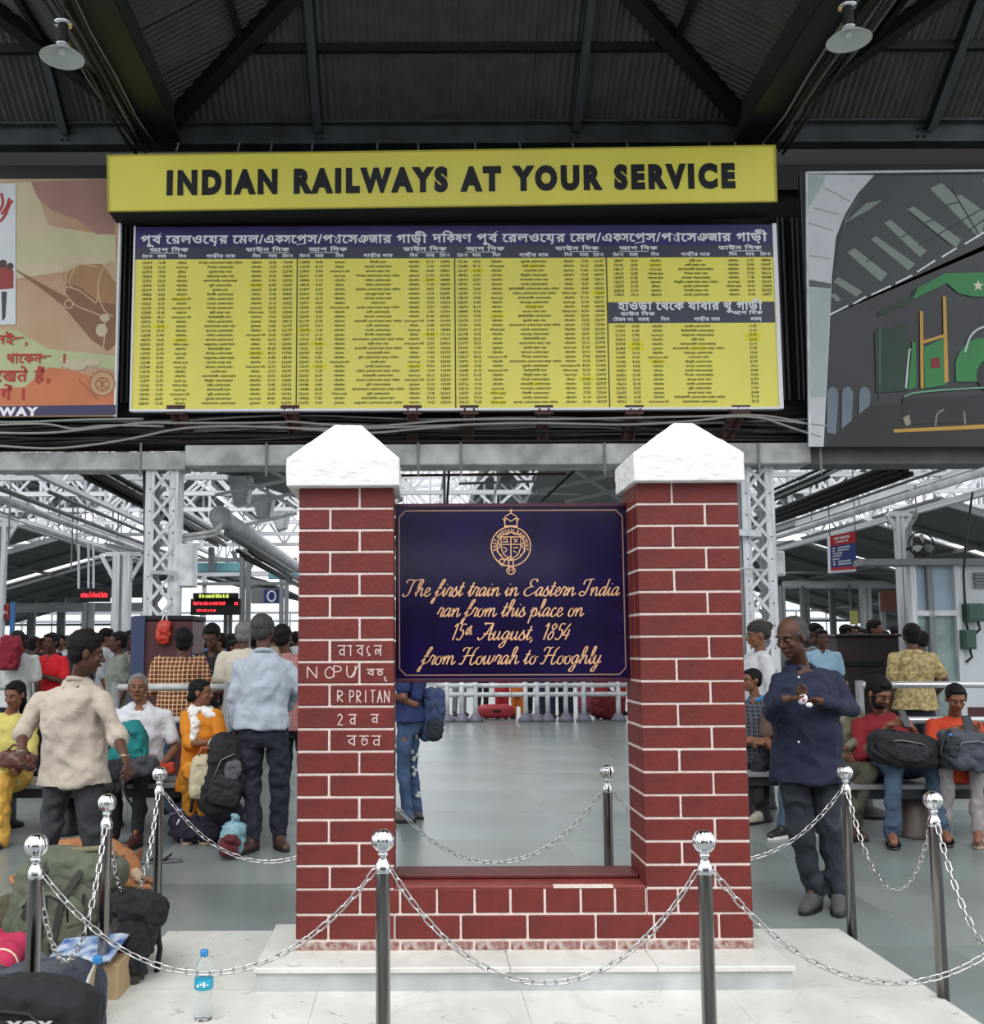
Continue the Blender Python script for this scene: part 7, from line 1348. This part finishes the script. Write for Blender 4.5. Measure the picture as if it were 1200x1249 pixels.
# on the laps at left
c = at(153, 908, 8.1); bag('backpack', 'teal green backpack on the lap of the seated old man', c, (.17, .12, .17), E3(0, -12, 0), N('teal', (18, 118, 118)), (('piping', 'cord', ([(-.2, -.9, .6), (.4, -1.0, .6), (.75, -.8, .1), (.85, -.7, -.7)], .006), mat('dark_teal', (12, 66, 70), .6)), ('zip', 'cord', ([(-.8, -.8, -.3), (-.4, -1.0, .3), (-.2, -1.0, .5)], .005), BKS), ('side_pocket', 'lump', ((-.7, -.3, -.4), (.06, .08, .1)), N('teal', (18, 118, 118)))), 'backpack', .009, .02)
c = at(172, 936, 7.85); bag('pouch', 'charcoal cloth pouch below the teal backpack on the old man\'s knees', c, (.14, .08, .075), E3(0, -10, 0), N('charcoal', (56, 56, 62)), (('strap', 'cord', ([(-.8, -.9, .2), (-1.0, -1.0, -.8), (-.9, -1.0, -2.2), (-.6, -.9, -3.6)], .009), BKS),), 'pouch', .009, .02)
c = at(22, 927, 8.0); bag('handbag', 'brown leather handbag on the lap of the woman in yellow at far left', c, (.15, .07, .07), E3(0, 8, 0), mat('brown_bag_leather', (92, 48, 40), .4, 0, .2, 8, .3, 30), (('handle', 'cord', ([(-.6, -.3, .8), (-.3, -.4, 1.6), (.3, -.4, 1.6), (.6, -.3, .8)], .009), LEB),), 'handbag', .008, .012)
c = at(203, 938, 8.35); bag('cloth_bundle', 'small orange-red cloth bundle on the bench between the old man and the woman', c, (.07, .05, .05), E3(0, 0, 0), cloth('orange_red_cloth', (190, 70, 44), .2), (), 'cloth', .009, .02)
c = at(140, 948, 7.9); bag('handbag', 'black bag with dangling straps beside the old man\'s legs', c, (.1, .08, .13), E3(0, 8, 0), BK, (('strap', 'cord', ([(-.5, -.8, .5), (.3, -1.1, -.4), (-.2, -1.0, -1.4), (-.6, -.8, -2.2)], .008), BKS), ('strap', 'cord', ([(.6, -.8, .3), (1.1, -.9, -.8), (1.6, -.9, -1.9)], .01), mat('pale_strap', (150, 150, 152), .6))), 'handbag', .009, .02)
# right laps
c = at(1100, 914, 7.95); bag('backpack', 'black backpack on the lap of the red-shirted young man', c, (.25, .15, .13), E3(0, 8, 0), BK, (('zip', 'cord', ([(-.8, -.7, .3), (-.3, -1.0, .55), (.3, -1.0, .5), (.8, -.7, .1)], .005), ZP_), ('front_pocket', 'lump', ((.0, -.8, -.1), (.15, .06, .07)), N('black2', (34, 34, 38))), ('strap', 'cord', ([(-.9, -.3, .3), (-1.1, -.6, -.2), (-.7, -.9, -.7)], .012), BKS), ('carry_loop', 'cord', ([(-.5, .1, .85), (-.35, .1, 1.1), (-.1, .1, .95)], .01), BKS)), 'backpack', .009, .02)
c = at(1176, 916, 7.9); bag('backpack', 'slate grey backpack on the lap of the woman in orange', c, (.19, .14, .15), E3(0, 10, 0), N('slate', (70, 74, 84)), (('zip', 'cord', ([(-.7, -.8, -.2), (-.5, -1.0, .4), (.1, -1.05, .6), (.7, -.9, .5)], .005), ZP_), ('side_pocket', 'lump', ((-.75, -.6, .1), (.05, .07, .09)), N('dark_slate', (40, 44, 52))), ('strap', 'cord', ([(-.8, -.3, .9), (-1.1, -.6, .4), (-1.15, -.6, -.3), (-.6, -.9, -.9)], .014), BKS), ('bottle_cap', 'lump', ((-.85, -.6, .6), (.02, .02, .03)), CAPB)), 'backpack', .009, .02)
c = at(527, 872, 9.3); bag('backpack', 'navy and grey backpack worn by the person in torn jeans behind the plaque', c, (.11, .13, .24), E3(4, 6, 0), N('denim_blue', (58, 74, 112)), (('front_pocket', 'lump', ((.3, -.75, -.45), (.08, .06, .1)), N('dark_slate', (40, 44, 52))), ('strap', 'cord', ([(-.7, -.4, .8), (-1.2, -.5, .3), (-1.1, -.5, -.4)], .014), BKS), ('zip', 'cord', ([(-.3, -1.0, .2), (.1, -1.05, .6), (.5, -.9, .2)], .005), ZP_)), 'backpack', .01, .02)
c = at(12, 797, 11.75); bag('backpack', 'red backpack worn by the person in white at far left', c, (.13, .1, .2), E3(0, 6, 0), N('crimson', (130, 22, 40)), (('strap', 'cord', ([(.3, .3, .9), (.7, .5, 1.2)], .014), BKS),), 'backpack', .012, .02)
# bag hanging on the maroon column base
c = at(199, 772, 10.88); o = bag('carrier_bag', 'orange-red carrier bag hanging on the maroon column base', c, (.075, .05, .13), E3(0, 4, 0), mat('orange_red_plastic', (206, 60, 36), .4, 0, .2, 12), (('handle', 'cord', ([(-.4, 0, .9), (-.1, 0, 1.5), (.2, 0, 1.55), (.4, 0, .9)], .008), M['white']), ('side_fold', 'cord', ([(-.3, -1.0, .7), (-.2, -1.05, -.6)], .004), mat('orange_red_dark', (150, 36, 24), .5))), 'bag', .009, .02)
# flip-flops on the floor behind the back-left bollard
for px, py, l in ((187, 1053, 'left one of the grey sandals lying by the dog'), (203, 1052, 'right one of the grey sandals lying by the dog, near the bollard')):
    c = gnd(px, py); e = empty('sandal', c, l, 'sandal', 'grey sandals by the dog'); MB().loft([(c + V((0, 0, .0)), V((.11, .02, 0)), V((-.01, .04, 0))), (c + V((0, 0, .02)), V((.11, .02, 0)), V((-.01, .04, 0)))], 16).build('sole', mat('sandal_grey', (90, 92, 96), .6), e, True); MB().tube([c + V((-.02, -.035, .02)), c + V((.03, -.01, .055)), c + V((.03, .02, .055)), c + V((-.02, .04, .02))], .008, 6).build('strap', BKS, e, True)
# ---------------------------------------------------------------- the sleeping dog
FUR = mat('tan_dog_fur', (186, 128, 84), .9, 0, .2, 9, .6, 110, (166, 106, 66)); hd = at(160, 1044, 6.7); hd.z = .14
dg_ = empty('dog', (hd.x - .25, hd.y + .1, 0), 'tan dog lying asleep on the floor behind the olive rucksack', 'dog')
B = lambda x, y, z: V((hd.x + x, hd.y + y, z)); mb = MB()
mb.loft([(B(-.62, .3, .12), V((0, .06, 0)), V((0, 0, .06))), (B(-.56, .29, .13), V((.03, .12, 0)), V((0, 0, .12))), (B(-.42, .26, .135), V((.03, .13, 0)), V((0, 0, .13))), (B(-.3, .22, .135), V((.02, .115, 0)), V((0, 0, .125))), (B(-.18, .15, .145), V((.02, .12, 0)), V((0, 0, .135))), (B(-.09, .09, .15), V((.02, .09, 0)), V((0, 0, .1)))], 18)
limb(mb, [B(-.14, .12, .16), B(-.05, .05, .165), B(-.01, .0, .15)], [.09, .07, .062]); mb.ball(B(.0, -.01, .145), (.064, .062, .06), 14, 10); limb(mb, [B(.02, -.03, .135), B(.06, -.07, .095), B(.083, -.092, .072)], [.05, .034, .024]); limb(mb, [B(.02, -.05, .1), B(.07, -.085, .06)], [.03, .018])
limb(mb, [B(-.12, .02, .1), B(-.06, -.03, .05), B(.06, -.06, .03), B(.14, -.09, .022)], [.045, .032, .022, .02]); limb(mb, [B(-.16, .2, .1), B(-.06, .14, .05), B(.06, .1, .028), B(.13, .08, .022)], [.045, .032, .022, .02])
limb(mb, [B(-.5, .2, .12), B(-.36, .12, .09), B(-.46, .06, .04), B(-.34, .02, .024)], [.08, .05, .03, .022]); limb(mb, [B(-.64, .32, .1), B(-.76, .28, .05), B(-.82, .16, .025), B(-.76, .04, .02)], [.03, .022, .016, .01])
grow(mb, 'body', FUR, dg_, .0075, 3, .006, .03)
for s, (x, y, z), tip in ((-1, (-.045, -.02, .195), (-.055, -.05, .165)), (1, (.04, .02, .195), (.06, .03, .245))):
    mb = MB(); limb(mb, [B(x, y, z - .01), B((x + tip[0]) / 2, (y + tip[1]) / 2, (z + tip[2]) / 2), B(*tip)], [.024, .018, .005], 10); grow(mb, 'ear', mat('dog_ear', (120, 74, 50), .9), dg_, .006, 2)
grow(limb(mz := MB(), [B(.045, -.062, .112), B(.07, -.082, .088), B(.086, -.094, .073)], [.032, .03, .0235], 10) or mz, 'muzzle', mat('pale_muzzle', (206, 178, 150), .9, 0, .15, 20, .5, 110), dg_, .005, 2)
MB().ball(B(.095, -.106, .074), (.014, .012, .011), 10, 8).build('nose', M['black'], dg_, True); MB().tube([B(.07, -.115, .055), B(.05, -.09, .062), B(.035, -.07, .068)], .003, 6).build('mouth_line', mat('dog_lip', (60, 36, 30), .7), dg_)
for (a, b) in (((.028, -.078, .128), (.045, -.082, .118)), ((.062, -.035, .13), (.07, -.048, .12))): MB().tube([B(*a), B(*b)], .0045, 6).build('closed_eye', mat('dog_lip', (60, 36, 30)), dg_)
bake()
# ---------------------------------------------------------------- the crowd further off
rnd = random.Random(21); CT = []
for i, (fem, sk, st, kw) in enumerate(((False, 'dark', 'short', {}), (True, 'mid', 'woman', dict(kurta=1.5)), (False, 'mid', 'full', {}), (False, 'dark', 'balding', {}))):
    CT.append(person('dark-haired person in the packed crowd beyond the platform gates', (60 + i, -30), 0, 1.72 if not fem else 1.6, STAND, skin=sk, hair='grey' if st == 'balding' else 'black', style=st, shirt=cloth('crowd_white', (190, 192, 196), .1), legs=cloth('dark_trousers', (30, 32, 40)), shoes=(LEA, 'shoe'), vox=.018, female=fem, sleeve='half', folds=0, eyes=False, **{k_: v for k_, v in kw.items()})[0])
bake()
CC = [cloth('crowd_' + n, c, .1) for n, c in (('white', (190, 192, 196)), ('grey', (120, 122, 128)), ('blue', (70, 96, 150)), ('navy', (40, 44, 70)), ('red', (176, 40, 46)), ('green', (60, 110, 96)), ('orange', (206, 112, 48)), ('pink', (190, 100, 130)), ('beige', (180, 164, 140)), ('black', (34, 34, 38)))]
def crowd(x, y, yaw, ti, ci, sc=1.0, legs=None, label=None, group='packed crowd beyond the platform gates'):
    c = copy_tree(CT[ti]); c.location = (x, y, 0); c.rotation_euler = (0, 0, R(yaw)); c.scale = (sc, sc, sc)
    for ch in c.children:
        nm = ch.name.split('.')[0]
        if nm in ('shirt', 'kurta'): ch.material_slots[0].link = 'OBJECT'; ch.material_slots[0].material = CC[ci]
        if nm == 'trousers' and legs is not None: ch.material_slots[0].link = 'OBJECT'; ch.material_slots[0].material = CC[legs]
    if label: c['label'] = label; c['group'] = group
    else: c['group'] = group; c['label'] = 'person in the packed crowd beyond the platform gates'
    return c
used = []
def free(x, y): 
    ok = all((x - a) ** 2 + (y - b) ** 2 > .3 for a, b in used)
    if ok: used.append((x, y))
    return ok
for (pa, pb, ya, yb, n_) in ((-20, 165, 14.5, 24, 26), (225, 362, 14, 24, 26), (968, 1100, 15.3, 19, 26)):
    got = 0; tr_ = 0; cr_ = []; COLS = [o_ for o_ in bpy.data.objects if o_.name.startswith('shed_column')]
    while got < n_ and tr_ < 400:
        tr_ += 1; Y = rnd.uniform(ya, yb); px = rnd.uniform(pa, pb); x = at(px, 800, Y).x
        if any(abs(x - o_.location.x) < .55 and abs(Y - o_.location.y) < .5 for o_ in COLS): continue
        if free(x, Y): got += 1; cr_.append((x / Y, crowd(x, Y, rnd.uniform(0, 360), rnd.choice((0, 0, 1, 2, 2, 3)), ci_ := rnd.choice((0, 0, 1, 1, 2, 3, 3, 4, 8, 8, 9, 9, 5)), rnd.uniform(.99, 1.07) + (.04 if pa > 500 else 0)), ci_))
    where = 'far left crowd' if pa < 0 else 'crowd beside left brick pillar' if pa < 500 else 'crowd behind the dark counter'
    for ci in range(10):
        g_ = sorted([c_ for c_ in cr_ if c_[2] == ci], key=lambda c_: c_[0])
        for k_, c_ in enumerate(g_):
            nm = ('white', 'grey', 'blue', 'navy', 'red', 'green', 'orange', 'pink', 'beige', 'black')[ci]; od = '' if len(g_) == 1 else ' ' + ('leftmost', 'second from left', 'third from left', 'fourth from left', 'fifth from left', 'sixth from left', 'seventh from left')[min(k_, 6)] + ' of those'
            c_[1]['label'] = 'person in %s top,%s in the %s' % (nm, od, where); c_[1]['group'] = where
for px, Y, ti, ci, lg, col in ((560, 23.5, 0, 9, 1, 'black top and grey trousers'), (588, 25, 0, 0, 9, 'white top and dark trousers'), (612, 23.6, 1, 4, 4, 'red'), (632, 22.6, 1, 6, 6, 'orange'), (652, 24.4, 2, 4, 9, 'red top'), (668, 22.8, 2, 2, 3, 'blue top'), (690, 23.2, 2, 5, 3, 'green top'), (712, 24.6, 1, 7, 7, 'pink'), (733, 22.9, 1, 4, 9, 'deep red'), (756, 23.6, 1, 4, 4, 'bright red')):
    crowd(at(px, 850, Y).x, Y, rnd.uniform(130, 230), ti, ci, 1.0, lg, 'person in %s behind the white queue barrier, seen under the plaque' % col if px not in (612, 733, 756, 652) else {612: 'person in red left of the orange-clad one, behind the white queue barrier', 652: 'person in red top right of the orange-clad one, behind the queue barrier', 733: 'second person from the right behind the queue barrier, in deep red', 756: 'rightmost person behind the queue barrier, in bright red'}[px], 'people behind the queue barrier')
for t in CT:
    for ch in list(t.children_recursive): bpy.data.objects.remove(ch)
    bpy.data.objects.remove(t)
c = gnd(600, 872); 
bag('suitcase', 'bright red suitcase lying behind the white queue barrier', V((at(604, 862, 22.4).x, 22.4, .16)), (.4, .2, .15), E3(0, 0, 5), mat('red_case', (170, 50, 60), .5, 0, .2, 3), (('handle', 'cord', ([(-.2, -1.0, .1), (-.1, -1.2, .2), (.1, -1.2, .2), (.2, -1.0, .1)], .02), BKS),), 'suitcase', .03, 0)
bag('sack', 'dark red sack behind the white queue barrier at its right end', V((at(740, 862, 22.2).x, 22.2, .3)), (.35, .25, .3), E3(0, 10, 5), mat('dark_red_sack', (120, 26, 32), .7, 0, .2, 3), (('tie', 'cord', ([(-.1, 0, .95), (0, 0, 1.15), (.1, 0, .95)], .03), BKS),), 'sack', .03, .03)
bake()
bpy.context.view_layer.update()
print('objects', len(bpy.data.objects))
